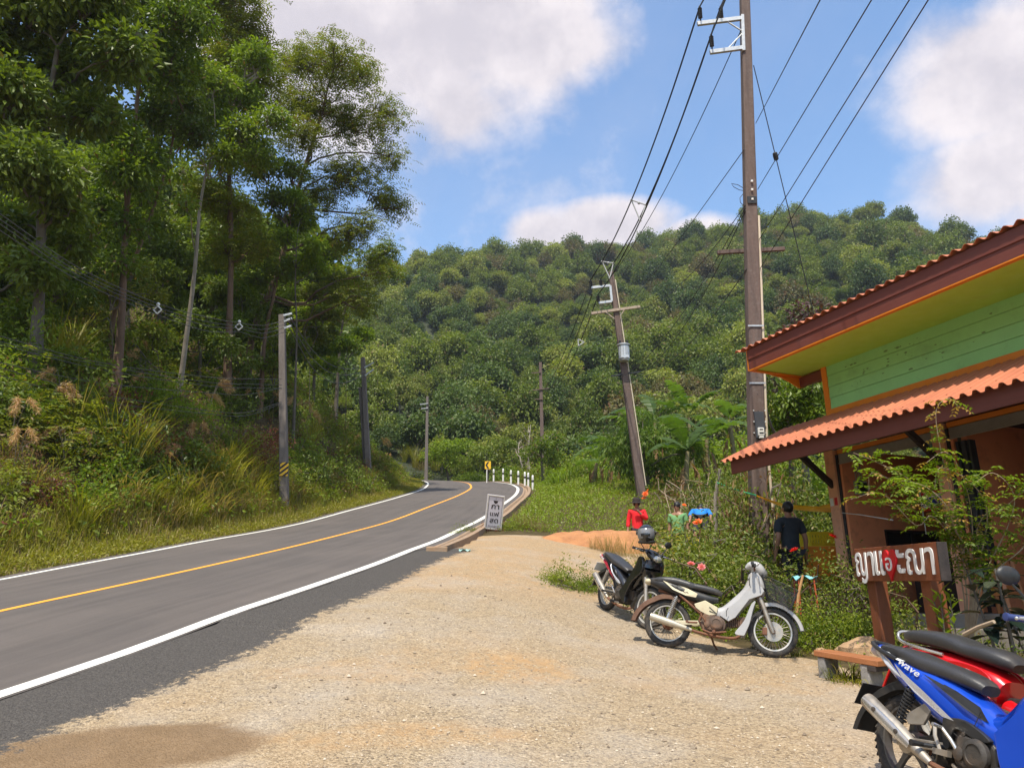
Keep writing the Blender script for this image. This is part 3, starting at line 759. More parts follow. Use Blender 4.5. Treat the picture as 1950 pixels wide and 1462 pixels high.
BARK = [pmat("pale_bark", (.36, .31, .25), (.22, .185, .145), scale=3, rough=.9, bump=.02, bscale=14, stretch=(1, 1, .35), dirt=(.12, .10, .07), damt=.4, dscale=2),
        pmat("brown_bark", (.19, .115, .075), (.115, .075, .05), scale=3, rough=.95, bump=.03, bscale=12, stretch=(1, 1, .3)),
        pmat("grey_bark", (.17, .145, .115), (.09, .075, .06), scale=3, rough=.95, bump=.03, bscale=12, stretch=(1, 1, .3))]
LM = dict(
    dark=leafmat("dark_leaf", (0.0558, 0.0865, 0.0109), (0.1581, 0.2085, 0.0233), (.12, .10, .03), .30, warm=.03, rough=.45),
    mid=leafmat("mid_green_leaf", (0.0835, 0.1322, 0.0112), (0.2413, 0.311, 0.0255), (.17, .12, .03), .36, warm=.03, rough=.45),
    olive=leafmat("olive_leaf", (0.1034, 0.1288, 0.0112), (0.2758, 0.2877, 0.0284), (.20, .12, .04), .36, warm=.06),
    lime=leafmat("lime_leaf", (0.0954, 0.156, 0.0091), (0.2356, 0.312, 0.0227), (.25, .24, .04), .42, warm=.04),
    bush=leafmat("bush_leaf", (0.0674, 0.1045, 0.0105), (0.2361, 0.279, 0.0247), (.22, .13, .05), .36, warm=.06),
    dry=leafmat("dry_leaf", (0.132, 0.069, 0.033), (0.288, 0.161, 0.066), (.30, .20, .09), .30, warm=.1),
    redbrown=leafmat("red_brown_leaf", (0.1125, 0.039, 0.0264), (0.225, 0.0715, 0.042), (.10, .09, .03), .3, warm=.1),
    purple=leafmat("purple_leaf", (.040, .018, .022), (.10, .045, .045), (.07, .08, .03), .25, warm=.15),
    grass=leafmat("grass_blade", (0.1028, 0.126, 0.0104), (0.2913, 0.264, 0.0292), (.30, .24, .09), .38, warm=.10),
    straw=leafmat("straw_blade", (.20, .14, .05), (.36, .26, .11), (.14, .15, .04), .35, warm=.2),
    meadow=leafmat("meadow_leaf", (0.0918, 0.143, 0.0098), (0.2448, 0.3203, 0.0245), (.34, .36, .17), .38, warm=.06),
    rose=leafmat("rose_leaf", (0.0685, 0.0988, 0.0135), (0.2056, 0.2444, 0.0336), (.24, .20, .06), .34, warm=.10),
    forest=leafmat("forest_leaf", (0.0646, 0.1005, 0.013), (0.1877, 0.2238, 0.0311), (.15, .12, .045), .32, warm=.05),
    banana=leafmat("banana_leaf", (0.052, 0.0949, 0.0153), (0.104, 0.1652, 0.0337), None, .45, rough=.4),
    plume=leafmat("plume_seed", (.36, .20, .10), (.55, .36, .20), (.6, .45, .3), .5, warm=.2))

def limb(mb, a, b, r0, r1, r, bend=.12, n=6, sides=6):
    a, b = np.asarray(a, float), np.asarray(b, float); L = np.linalg.norm(b - a); ts = np.linspace(0, 1, n)
    j = r.randn(3) * L * bend; j2 = r.randn(3) * L * bend * .6
    pts = [a + (b - a) * t + j * math.sin(PI * t) + j2 * math.sin(2 * PI * t) + np.array([0, 0, 1]) * L * .06 * math.sin(PI * t) for t in ts]
    mb.tube(pts, [r0 + (r1 - r0) * t for t in ts], sides); return pts

def tree(name, label, group, base, path, rad, blobs, mat, bark, leaf=.2, per=26, dens=1.0, crad=.75, seed=0, droop=.25, feather=False, twigs=5, bare=0, ratio=.45, cat="tree"):
    """path: trunk line (world); blobs: (centre, radius vec) bodies of foliage"""
    r = np.random.RandomState(seed); base = Vector(base)
    t = thing(name, label, cat, base, 0, group)
    B = np.array(base); path = [np.array(p) - B for p in path]
    mb = MB(); rs = np.linspace(rad, rad * .35, len(path)); rs[0] *= 1.35
    P2 = catmull(path, .8); mb.tube(P2, np.interp(np.linspace(0, 1, len(P2)), np.linspace(0, 1, len(path)), rs), 9)
    lv = Leaves(seed)
    for c, rd in blobs:
        c = np.array(c) - B; rd = np.array(rd) if hasattr(rd, "__len__") else np.array([rd, rd, rd * .8])
        area = (rd[0] * rd[1] + rd[0] * rd[2] + rd[1] * rd[2]) / 3 * 12.6
        k_ = max(3, int(area / (crad * crad * 3.1) * 1.25 * dens))
        C = blob_clusters(r, c, np.maximum(rd - crad * .5, .2), k_)
        if feather:
            n = len(C) * per // 5; ci = r.randint(0, len(C), n)
            bp = C[ci] + r.randn(n, 3) * crad * .45; dr = unit(r.randn(n, 3) * np.array([1, 1, .45]) + (C[ci] - c) * .5)
            cm = r.rand(len(C))[ci]
            lv.pinnate(bp, dr, np.full(n, crad * 1.0) * (.6 + .7 * r.rand(n)), 5, leaf, .36, .35, cm)
        else:
            lv.clusters(C, crad * (.7 + .6 * r.rand(len(C))), per, leaf, ratio, droop)
        # limb from the trunk into this body and twigs out to its clusters
        d_ = np.linalg.norm(P2 - c, axis=1) + np.maximum(0, P2[:, 2] - c[2] + .3) * 3; i0 = int(d_.argmin()); a = P2[i0]
        if np.linalg.norm(a - c) > .4:
            r0 = max(.035, rad * .42 * (1 - .5 * i0 / len(P2))); limb(mb, a, c, r0, r0 * .5, r)
        for q in r.permutation(len(C))[:twigs]: limb(mb, c + (a - c) * .25 * r.rand(), C[q], .03 + rad * .09, .012, r, n=4, sides=5)
    mb.build("trunk", bark, t); lv.build("crown", mat, t); return t

def hang(px, py, t): return at(px, py, t)
def pxblob(px, py, rpx, t, r, squash=.85, jit=1.0):
    """a body of foliage seen at a pixel, rpx wide there, with real depth"""
    rad = rpx / FPX * t; return (at(px, py, t + r.randn() * jit), (rad, rad * 1.05, rad * squash))

def bush_mesh(seed, R0, H, leaf, per, n, mat, ratio=.5, droop=.15, stems=7, feather=False, spiky=0.0, bark=None):
    r = np.random.RandomState(seed); lv = Leaves(seed); k_ = n
    o = unit(r.randn(k_, 3)); o[:, 2] = np.abs(o[:, 2]); q = .45 + .55 * r.rand(k_)
    lob = 1 + .28 * np.sin(np.arctan2(o[:, 1], o[:, 0]) * 3 + r.rand() * 6) + .2 * r.randn(k_)
    C = o * q[:, None] * np.array([R0, R0, H]) * lob[:, None]; C[:, 2] = np.maximum(C[:, 2], .08 * H)
    cr = R0 * .30
    if feather:
        m = k_ * per // 6; ci = r.randint(0, k_, m); lv.pinnate(C[ci] + r.randn(m, 3) * cr * .5, unit(r.randn(m, 3) * [1, 1, .4] + o[ci] * .6), np.full(m, cr * 1.6), 5, leaf, .36, .3, r.rand(k_)[ci])
    else: lv.clusters(C, cr * (.7 + .6 * r.rand(k_)), per, leaf, ratio, droop, flat=.8)
    mb = MB()
    for i in range(stems):
        q = C[r.randint(k_)]; limb(mb, (r.randn() * .08 * R0, r.randn() * .08 * R0, -.1), q, .018 + .02 * R0, .007, r, n=5, sides=5)
    return lv.mesh("foliage"), mb.mesh("stems")
def bush_proto(name, label, cat, group, seed, R0, H, leaf, per, n, m, bark=None, **kw):
    fm, sm_ = bush_mesh(seed, R0, H, leaf, per, n, m, **kw)
    t = thing(name, label, cat, (0, 0, 0), 0, group)
    link("foliage", fm, t, m); link("stems", sm_, t, bark or BARK[2]); return t
def grass_proto(name, label, group, seed, n, Rr, L, W, m, lean=.25, curve=1.0, cat="grass", seg=5):
    r = np.random.RandomState(seed); lv = Leaves(seed); a = r.rand(n) * 6.28; q = Rr * np.sqrt(r.rand(n))
    base = np.stack([q * np.cos(a), q * np.sin(a), np.full(n, -.03)], 1)
    lv.blades(base, a + r.randn(n) * .6, np.abs(r.randn(n)) * lean, L * (.55 + .6 * r.rand(n)), W * (.7 + .6 * r.rand(n)), seg, curve)
    o = lv.build(name, m); return tag(o, label, cat, group)
PROTO_USED = {}
def place(proto, loc, rz=0, s=1.0, label=None, group=None):
    """first call moves the prototype itself, later calls copy it"""
    if proto.name not in PROTO_USED:
        PROTO_USED[proto.name] = 1; o = proto
        o.location = loc; o.rotation_euler = (0, 0, rz); o.scale = s if hasattr(s, "__len__") else (s, s, s)
        if label: o["label"] = label
        if group: o["group"] = group
        return o
    return copy_tree(proto, loc, rz, s, label, group)
# ------------------------------------------------------------------ the wooded bank on the left
fr = np.random.RandomState(11)
def trunkpx(pts, t): return [at(px, py, t) for px, py in pts]
def foot(px, py, t):
    p = at(px, py, t); return Vector((p.x, p.y, G(p.x, p.y) - .15))
def lefttree(label, t, foot_px, path, blobs, mat, bark, rad, seed, leaf=.2, **kw):
    kw['per'] = int(kw.get('per', 26) * 1.5); kw['dens'] = kw.get('dens', 1.0) * 2.0; leaf *= 1.08
    r = np.random.RandomState(seed); b = foot(*foot_px, t); rad *= .68
    pts = [b] + trunkpx(path, t)
    bl_ = [pxblob(*q[:3], t + (q[3] if len(q) > 3 else 0), r) for q in blobs]
    return tree("forest_tree", label, "trees on the roadside bank", b, pts, rad, bl_, mat, bark, leaf, seed=seed, **kw)
lefttree("dark big-leaved tree filling the top left corner above the wires", 24, (70, 700), [(75, 560), (80, 380), (90, 220), (110, 90)],
         [(40, 40, 110), (170, 20, 100), (110, 140, 95), (10, 200, 100), (170, 230, 70), (60, 330, 85), (230, 110, 70), (-80, 90, 110), (20, 440, 70), (110, 400, 60), (60, 520, 60), (140, 470, 50), (-30, 540, 70)], LM["dark"], BARK[2], .28, 21, leaf=.24, per=34, crad=.7)
lefttree("tall bright-leaved tree beside the corner tree, sunlit at its top", 29, (225, 720), [(232, 600), (240, 420), (255, 250), (270, 120)],
         [(270, 30, 90), (350, 40, 75), (250, 130, 80), (330, 140, 70), (215, 250, 60), (200, -40, 90), (300, -60, 100), (235, 340, 62), (195, 400, 56), (270, 300, 50), (250, 430, 46), (220, 500, 44)], LM["mid"], BARK[1], .24, 22, leaf=.2, per=32, crad=.75)
lefttree("dark tree behind the pale trunk, topping out of the picture", 40, (440, 690), [(440, 500), (435, 300), (425, 140)],
         [(410, 40, 85), (465, 70, 55), (440, 150, 75), (500, 170, 55), (385, 220, 60), (455, -50, 90), (380, -40, 80), (345, 150, 60), (430, 300, 50), (470, 290, 44), (400, 380, 50), (450, 400, 46), (430, 480, 44), (480, 470, 40)], LM["olive"], BARK[1], .28, 23, leaf=.2, per=32, crad=.8, feather=True)
lefttree("slender leaning tree with a bare brown trunk left of the pale one", 31, (214, 640), [(222, 575), (262, 480), (296, 385), (322, 300), (338, 220)],
         [(345, 200, 55), (300, 225, 45), (370, 250, 40), (290, 300, 30), (322, 120, 60)], LM["dark"], BARK[1], .16, 24, leaf=.18, per=30, crad=.6, twigs=7)
lefttree("slim tree with a pale blotched trunk and open forked crown", 35, (335, 770), [(345, 720), (354, 650), (366, 560), (375, 470), (380, 400), (392, 330)],
         [(400, 230, 55), (450, 190, 60), (350, 270, 34), (470, 260, 50), (430, 300, 38), (500, 300, 34), (400, 170, 55), (345, 330, 22), (355, 390, 20), (480, 120, 50), (310, 190, 34), (520, 230, 36)], LM["mid"], BARK[0], .21, 25, leaf=.19, per=26, crad=.55, twigs=9, dens=.95)
lefttree("great spreading tree overhanging the road with feathery drooping foliage", 46, (470, 720), [(482, 630), (512, 560), (535, 500), (556, 400), (590, 290), (620, 190)],
         [(590, 130, 58), (640, 120, 52), (690, 150, 46), (735, 215, 36), (620, 220, 62), (690, 250, 58), (745, 300, 34), (575, 270, 52), (660, 340, 60), (730, 380, 44), (600, 380, 50), (690, 440, 44), (758, 400, 26), (650, 460, 42), (720, 520, 26), (690, 570, 30), (640, 560, 34), (545, 120, 40), (560, 200, 46)],
         LM["olive"], BARK[1], .34, 26, leaf=.19, per=34, crad=.85, feather=True, twigs=6, dens=.9)
lefttree("twin-trunked reddish tree just behind the striped pole", 43, (500, 730), [(505, 640), (520, 570), (530, 520), (552, 440)],
         [(545, 430, 34), (520, 380, 40), (580, 400, 30), (500, 330, 40), (560, 330, 36), (500, 470, 40), (540, 520, 36), (480, 540, 36), (515, 600, 34)], LM["dark"], BARK[1], .2, 27, leaf=.19, per=26, crad=.6)
lefttree("small lime-green sapling in front of the great tree", 42, (565, 760), [(565, 640), (562, 540), (566, 450)],
         [(560, 380, 24), (575, 420, 26), (545, 450, 22), (600, 470, 22), (590, 500, 26), (560, 500, 20), (610, 515, 16)], LM["lime"], BARK[2], .11, 28, leaf=.2, per=26, crad=.5, twigs=4)
lefttree("yellowish tree at the outer end of the wooded bank", 56, (640, 780), [(645, 690), (655, 600), (680, 520)],
         [(735, 480, 26), (705, 500, 30), (748, 515, 20), (665, 530, 34), (640, 600, 30), (690, 590, 24), (620, 640, 32)], LM["bush"], BARK[2], .2, 29, leaf=.21, per=28, crad=.7, feather=True)
for i, (px, py, t, blobs, mt) in enumerate([
        (30, 760, 27, [(10, 520, 60), (80, 480, 55), (130, 560, 50), (40, 600, 50), (-60, 560, 70)], "dark"),
        (170, 740, 34, [(160, 400, 70), (110, 460, 70), (210, 480, 60), (160, 550, 60), (240, 560, 45)], "dark"),
        (300, 720, 40, [(280, 420, 60), (320, 500, 60), (270, 560, 55), (330, 600, 50), (230, 640, 40)], "dark"),
        (410, 700, 47, [(410, 380, 55), (450, 440, 60), (400, 500, 55), (440, 560, 50), (470, 620, 45), (390, 640, 40)], "dark"),
        (500, 700, 52, [(510, 480, 50), (480, 550, 45), (560, 560, 40), (590, 600, 36), (520, 640, 40)], "mid"),
        (600, 720, 58, [(600, 520, 45), (640, 480, 40), (590, 620, 40), (620, 680, 34)], "mid"),
        (240, 700, 37, [(250, 330, 60), (200, 330, 60), (280, 250, 60)], "dark"),
        (120, 690, 31, [(90, 350, 70), (30, 420, 60), (150, 320, 50)], "mid"),
        (380, 720, 39, [(370, 620, 40), (420, 660, 36), (330, 680, 36), (460, 690, 34), (300, 640, 40)], "dark")]):
    lefttree(["dense dark understorey tree in the shade of the left bank", "leafy green understorey tree in the shade of the left bank"][mt == "mid"], t, (px, py), [(px + 2, (py + blobs[0][1]) / 2), (blobs[0][0], blobs[0][1] + 10)], blobs, LM[mt], BARK[2], .15, 40 + i, leaf=.23, per=30, crad=.8)

for i, (t, blobs, mt, lf) in enumerate([
        (20, [(60, 600, 55), (110, 560, 42), (20, 650, 50)], "mid", .15), (22, [(170, 430, 50), (230, 400, 45), (280, 385, 34), (130, 450, 40)], "mid", .16), (21, [(210, 560, 45), (260, 520, 36), (170, 600, 40), (290, 560, 30)], "olive", .14),
        (26, [(300, 640, 40), (260, 680, 38), (220, 650, 36)], "bush", .16), (33, [(440, 620, 40), (410, 690, 40), (460, 560, 34)], "mid", .18), (36, [(520, 700, 34), (560, 660, 34), (500, 640, 30)], "bush", .18), (40, [(590, 640, 34), (620, 600, 30), (600, 560, 30), (640, 540, 26)], "olive", .2),
        (23, [(20, 520, 60), (60, 460, 50), (-20, 430, 60)], "olive", .16), (30, [(310, 520, 38), (330, 570, 34), (290, 470, 34)], "dark", .18), (38, [(430, 480, 40), (470, 420, 38), (420, 560, 36)], "dark", .2), (24, [(120, 690, 44), (60, 720, 40), (180, 700, 36)], "bush", .15), (44, [(660, 660, 30), (620, 700, 30), (690, 640, 24)], "lime", .2)]):
    lb = ["leafy sapling in sunlight on the left bank, in front of the tall trunks", "airy young tree reaching out from the left bank, in front of the tall trunks"][i % 2]
    h_ = hit(blobs[0][0], blobs[0][1] + 90, 60); zc_ = h_.y * CP + (h_.z - CAMH) * SP; t = min(max(t, zc_ - .5), t + 9)
    lefttree(lb, t, (blobs[0][0], 800), [(blobs[0][0], blobs[0][1] + 30)], blobs, LM[mt], BARK[2], .035, 140 + i, leaf=lf, per=24, crad=.42, twigs=6, dens=.62)

# bushes on the bank
def onbank(px, py, tmax=90):
    return hit(px, py, tmax)
bp = [bush_proto("roadside_bush", "x", "bush", "bushes on the left roadside bank", 60 + i, R0, H, lf, per, n, LM[m], feather=fe, ratio=ra)
      for i, (R0, H, lf, per, n, m, fe, ra) in enumerate([(1.3, 1.5, .13, 26, 70, "bush", False, .55), (1.1, 1.9, .15, 24, 60, "mid", False, .45), (1.4, 1.2, .11, 30, 70, "lime", False, .6),
           (1.2, 1.3, .14, 26, 60, "olive", True, .4), (1.0, 1.0, .12, 24, 55, "redbrown", False, .4), (1.3, 1.7, .16, 26, 60, "dark", False, .5), (.9, .8, .10, 26, 50, "dry", False, .35)])]
BL = ["light green broad-leaved bush on the overgrown roadside bank", "upright mid-green bush on the overgrown roadside bank", "bright lime-green creeper-clad bush on the overgrown roadside bank",
      "olive feathery-leaved bush on the overgrown roadside bank", "reddish-brown withering bush on the overgrown roadside bank", "dark green dense bush on the overgrown roadside bank", "dry brown dead bush on the overgrown roadside bank"]
def bb_(k_, px, py, s, dz=-.1):
    p = onbank(px, py); place(bp[k_], p + Vector((0, 0, dz)), fr.rand() * 6.28, (s * (.85 + .3 * fr.rand()), s * (.85 + .3 * fr.rand()), s * (.8 + .4 * fr.rand())), BL[k_])
for k_, px, py, s in [(2, 270, 770, 1.1), (2, 320, 800, 1.3), (0, 250, 740, 1.0), (6, 360, 850, 1.1), (3, 330, 720, 1.0), (4, 235, 850, 1.1), (4, 285, 870, 1.0), (4, 500, 880, 1.1), (4, 520, 850, .9), (6, 470, 850, .9),
                      (0, 430, 860, 1.0), (4, 480, 890, 1.0), (3, 60, 820, 1.1), (5, 120, 790, 1.2), (1, 30, 700, 1.2), (5, 160, 690, 1.2), (0, 200, 660, 1.0), (2, 160, 960, .8), (4, 90, 960, .8), (6, 40, 900, .9), (3, 110, 880, 1.0), (5, 180, 880, 1.0),
                      (1, 400, 760, 1.1), (5, 440, 800, 1.2), (0, 590, 800, 1.1), (3, 620, 830, 1.0), (2, 640, 800, .9), (0, 580, 740, 1.2), (1, 560, 680, 1.2), (3, 600, 690, 1.2), (0, 660, 860, 1.0), (6, 690, 900, .9), (3, 710, 890, 1.1),
                      (6, 600, 910, 1.0), (1, 570, 880, 1.1), (0, 620, 890, 1.0), (6, 640, 930, .8), (5, 590, 930, .9), (3, 550, 940, .9), (5, 660, 930, .9), (0, 690, 935, .8), (3, 735, 925, .7), (5, 0, 800, 1.1), (1, 60, 760, 1.1),
                      (6, 360, 770, .8), (6, 130, 830, .7), (2, 545, 900, .7), (1, 230, 930, .9), (3, 10, 960, .8), (5, 280, 930, .9), (4, 210, 790, 1.0), (5, 340, 890, 1.0), (5, 480, 760, 1.3), (5, 520, 790, 1.2), (3, 680, 840, 1.0), (6, 550, 770, .9), (2, 700, 850, .8), (0, 650, 770, 1.2)]:
    bb_(k_, px, py, s)
# arching grass clumps and plume grass
gpr = [grass_proto("tall_grass_clump", "x", "tall grass clumps along the left verge", 80, 120, .45, 1.9, .045, LM["grass"], .28, .8), grass_proto("tall_grass_clump", "x", "tall grass clumps along the left verge", 81, 110, .5, 1.5, .04, LM["straw"], .35, .9),
       grass_proto("tall_grass_clump", "x", "tall grass clumps along the left verge", 82, 90, .25, 2.6, .055, LM["grass"], .16, .55)]
GLB = ["arching green tall grass clump at the foot of the left bank", "straw-coloured dry grass clump at the foot of the left bank", "tall upright reed-like grass clump on the left bank"]
for k_, px, py, s in [(0, 330, 960, 1), (1, 370, 950, 1.1), (0, 420, 940, 1.1), (1, 460, 930, 1.0), (0, 500, 925, 1.0), (1, 400, 985, 1), (1, 440, 975, .9), (0, 350, 1000, .8), (0, 480, 955, .9), (2, 205, 900, 1.1), (2, 240, 920, 1.0), (2, 260, 900, .9), (1, 235, 960, .9),
                      (0, 150, 1010, .8), (1, 300, 985, .9), (1, 310, 1000, .8), (1, 520, 950, .9), (1, 560, 950, .8), (1, 60, 940, .9), (2, 140, 850, .9), (1, 410, 900, 1.0), (0, 270, 980, .8), (1, 200, 985, .8), (0, 440, 900, 1.0), (1, 480, 975, .7), (0, 385, 915, 1),
                      (2, 130, 700, 1.0), (2, 100, 740, 1.0), (2, 330, 660, .9), (1, 620, 930, .8), (2, 650, 880, .9), (2, 590, 860, .9), (1, 700, 915, .9), (0, 745, 905, .9), (2, 770, 880, 1.0), (2, 790, 890, 1.2), (1, 800, 895, 1.2), (0, 830, 895, 1.1), (1, 760, 900, 1.0)]:
    place(gpr[k_], onbank(px, py), fr.rand() * 6.28, s * (.85 + .3 * fr.rand()), GLB[k_])
def plume_proto(seed):
    r = np.random.RandomState(seed); t = thing("plume_grass", "x", "plume grass", (0, 0, 0), 0, "plume grass on the left bank"); lv = Leaves(seed); st = MB(); pl = Leaves(seed + 1)
    n = 30; lv.blades(np.stack([r.randn(n) * .12, r.randn(n) * .12, np.zeros(n)], 1), r.rand(n) * 6.28, np.abs(r.randn(n)) * .2 + .1, .9 + .6 * r.rand(n), np.full(n, .03), 5, .9)
    for i in range(3):
        a = r.rand() * 6.28; h = 1.5 + .6 * r.rand(); lean = .25 + .2 * r.rand()
        pts = [(math.cos(a) * lean * q * q, math.sin(a) * lean * q * q, h * q) for q in np.linspace(0, 1, 6)]
        st.tube(pts, .008, 5); tip = np.array(pts[-1]); m = 120; f = r.rand(m)
        d = np.array([math.cos(a), math.sin(a), -.2]); P_ = tip + d * (f * .45)[:, None] + np.array([0, 0, 1]) * (.12 * f - .45 * f * f)[:, None] + r.randn(m, 3) * .03
        pl.put(P_, unit(d * .7 + r.randn(m, 3) * .4 + [0, 0, -.55]), unit(r.randn(m, 3)), .16 + .1 * r.rand(m), .02, .5)
    lv.build("blades", LM["grass"], t); st.build("stalks", BARK[2], t); pl.build("plumes", LM["plume"], t); return t
pp = [plume_proto(90), plume_proto(91)]
for px, py, s in [(15, 880, .9), (75, 830, .9), (115, 820, 1), (155, 835, .8), (270, 750, 1.0), (240, 700, 1), (380, 820, 1.0), (395, 800, 1.1), (365, 900, 1), (350, 930, .9), (165, 910, .8), (20, 930, .8), (480, 800, 1), (560, 830, 1.2), (590, 825, 1.2), (575, 840, 1.1), (740, 890, 1), (720, 880, 1.1), (380, 740, 1), (215, 690, .9), (120, 900, .8), (690, 870, 1.0), (510, 800, 1.0), (285, 790, .9)]:
    place(pp[fr.randint(2)], onbank(px, py), fr.rand() * 6.28, s, "tan-headed plume grass drooping over the left bank")
# low growth that covers the bank, and the verge
def along(n, dlo, dhi, rs, pw=1.0, i0=20, i1=None):
    i = rs.randint(i0, i1 or len(RP) - 60, n); l = -(dlo + (dhi - dlo) * rs.rand(n) ** pw); f = rs.randn(n) * .3
    X = RP[i, 0] + RN[i, 0] * l + RT2[i, 0] * f; Y = RP[i, 1] + RN[i, 1] * l + RT2[i, 1] * f; d, _, _ = road_near(X, Y); k_ = d < -dlo; X, Y = X[k_], Y[k_]; return np.stack([X, Y, height(X, Y)], 1)
def keep_view(P, mx=60, my=120):
    zc = P[:, 1] * CP + (P[:, 2] - CAMH) * SP; u = 975 + FPX * P[:, 0] / np.maximum(zc, .1); v = 731 - FPX * ((P[:, 2] - CAMH) * CP - P[:, 1] * SP) / np.maximum(zc, .1)
    return P[(zc > 1) & (u > -350) & (u < 2250) & (v > -200) & (v < 1750)]
for nm, mt, nn, sd in (("undergrowth", "bush", 5500, 5), ("undergrowth", "mid", 4500, 7), ("undergrowth", "lime", 1600, 8), ("undergrowth", "dry", 3200, 9), ("undergrowth", "redbrown", 2600, 10)):
    lv = Leaves(sd); q = keep_view(along(nn, RW + 1.7, 24, fr, 1.1)); q[:, 2] += fr.rand(len(q)) * .7
    pm2 = wob(q[:, 0] + sd * 7, q[:, 1] + sd * 3, 1.3); q = q[pm2 + .35 * fr.randn(len(q)) > {'bush': -.4, 'mid': -.3, 'lime': .2, 'dry': .25, 'redbrown': .3}[mt]]
    lv.clusters(q, (.30 + .35 * fr.rand(len(q))) * (1 if mt != 'redbrown' else .8), 15, .15, .5, up=.7, flat=.6); tag(lv.build(nm, LM[mt]), "low %s growth covering the left bank" % {"bush": "light green", "mid": "mid green", "lime": "lime green", "dry": "dry brown", "redbrown": "reddish brown"}[mt], "undergrowth", kind="stuff")
lv = Leaves(6); q = keep_view(along(26000, RW + .42, RW + 2.6, fr)); dq, _, _ = road_near(q[:, 0], q[:, 1]); hq = .10 + .32 * np.clip((-dq - RW - .7), 0, 1.6)
n = len(q); q2 = np.repeat(q, 3, 0) + fr.randn(n * 3, 3) * [.08, .08, .005]; h2 = np.repeat(hq, 3)
w_ = (wob(q2[:, 0], q2[:, 1], .9) * .6 + fr.randn(len(q2)) * .35) > .12
def bl_(L_, q_, h_): L_.blades(q_, fr.rand(len(q_)) * 6.28, np.abs(fr.randn(len(q_))) * .35, h_ * (.5 + .9 * fr.rand(len(q_))), .012 + .012 * fr.rand(len(q_)), 3, .8)
bl_(lv, q2[~w_], h2[~w_]); l2_ = Leaves(66); bl_(l2_, q2[w_], h2[w_] * 1.15); tag(l2_.build("dry_grass", LM["straw"]), "dry straw-coloured grass along the left edge of the road", "grass", kind="stuff")
m_ = fr.rand(n) < .7; lv.clusters(q[m_] + [0, 0, .05], .12 + .2 * fr.rand(m_.sum()), 9, .075, .5, up=.8)
tag(lv.build("verge_grass", LM["grass"]), "grass and weeds along the left edge of the road", "grass", kind="stuff")
# ------------------------------------------------------------------ the forest on the hill
hrs = np.random.RandomState(17)
def crown_mesh(seed, n, leaf, R0=3.6, H=3.6, nb=5):
    r = np.random.RandomState(seed); lv = Leaves(seed)
    C = [blob_clusters(r, (0, 0, H * .95), (R0 * .9, R0 * .9, H * .75), n // 2)]
    for i in range(nb):
        a = i * 6.28 / nb + r.rand(); C.append(blob_clusters(r, (math.cos(a) * R0 * .6, math.sin(a) * R0 * .6, H * (.6 + .5 * r.rand())), (R0 * .5, R0 * .5, H * .42), n // (2 * nb)))
    C = np.concatenate(C); lv.clusters(C, .85, 19, leaf, .66, up=.9, flat=.75, spread=.5); return lv.mesh("crown")
def trunk_mesh(seed, h=5, r0=.2):
    r = np.random.RandomState(seed); mb = MB(); mb.tube([(0, 0, -2.5), (.1, .05, 1), (.05, .1, 3.2), (0, 0, h)], [r0, r0 * .8, r0 * .6, r0 * .35], 6)
    for i in range(4): a = r.rand() * 6.28; limb(mb, (0, 0, 2.2 + i * .5), (math.cos(a) * 2.2, math.sin(a) * 2.2, 3.6 + i * .5), r0 * .4, .03, r, n=4, sides=5)
    return mb.mesh("trunk")
HF = [leafmat("hill_leaf_deep", (.038, .070, .018), (.125, .175, .040), (.13, .11, .04), .30, warm=.03), LM["forest"],
      leafmat("hill_leaf_yellow", (.12, .145, .026), (.29, .31, .066), (.22, .16, .06), .34, warm=.05), leafmat("hill_leaf_rust", (.085, .085, .028), (.19, .165, .06), (.19, .10, .045), .30, warm=.12)]
HLAB = ["deep green tree in the forest at the foot of the hill", "mid-green tree in the forest at the foot of the hill", "yellow-green tree in the forest at the foot of the hill", "rusty olive tree in the forest at the foot of the hill"]
protos = []
for i, mt in enumerate((0, 1, 1, 2, 3, 0, 2, 1)):
    t = thing("hill_tree", HLAB[mt], "tree", (0, 0, 0), 0, "trees at the foot of the hill")
    cr = link("crown", crown_mesh(200 + i, 190, .46, 3.3 + .4 * (i % 3), 4.6 + 1.0 * (i % 2)), t, HF[mt]); link("trunk", trunk_mesh(i), t, BARK[i % 3]); protos.append((t, cr, HLAB[mt]))
# positions: dart-throwing over the slope the camera sees
pts = []
grid = {}
def ok(x, y, d):
    cx, cy = int(x // 8), int(y // 8)
    for i in (-1, 0, 1):
        for j in (-1, 0, 1):
            for (a, b) in grid.get((cx + i, cy + j), ()):
                if (a - x) ** 2 + (b - y) ** 2 < d * d: return False
    grid.setdefault((cx, cy), []).append((x, y)); return True
for _ in range(60000):
    rr = math.sqrt(hrs.uniform(84 ** 2, 318 ** 2)); a = hrs.uniform(-.42, .62)
    x, y = rr * math.sin(a), rr * math.cos(a)
    if ok(x, y, 2.7 + rr * .0058): pts.append((x, y))
pts = np.array(pts); pz = hill_h(pts[:, 0], pts[:, 1])
dR, zR, _ = road_near(pts[:, 0], pts[:, 1])
k_ = (np.abs(dR) > 7.5) | (pts[:, 1] > 105)
pts, pz = pts[k_], pz[k_]
pr_ = np.hypot(pts[:, 0], pts[:, 1]); order = np.argsort(pr_)
u_ = 975 + FPX * pts[:, 0] / (pts[:, 1] * CP + (pz - CAMH) * SP)
near = [i for i in order if 560 < u_[i] < 1560][:130]
fr2 = np.random.RandomState(3)
for j, i in enumerate(near):
    t, cr, lab = protos[fr2.randint(len(protos))]
    s = (.42 + .65 * fr2.rand() ** 1.8) * (.84 + pr_[i] * .0012)
    place(t, (pts[i, 0], pts[i, 1], pz[i] - .6), fr2.rand() * 6.28, (s, s, s * (.85 + .5 * fr2.rand())), lab)
rest = np.setdiff1d(np.arange(len(pts)), near)
n = len(rest)
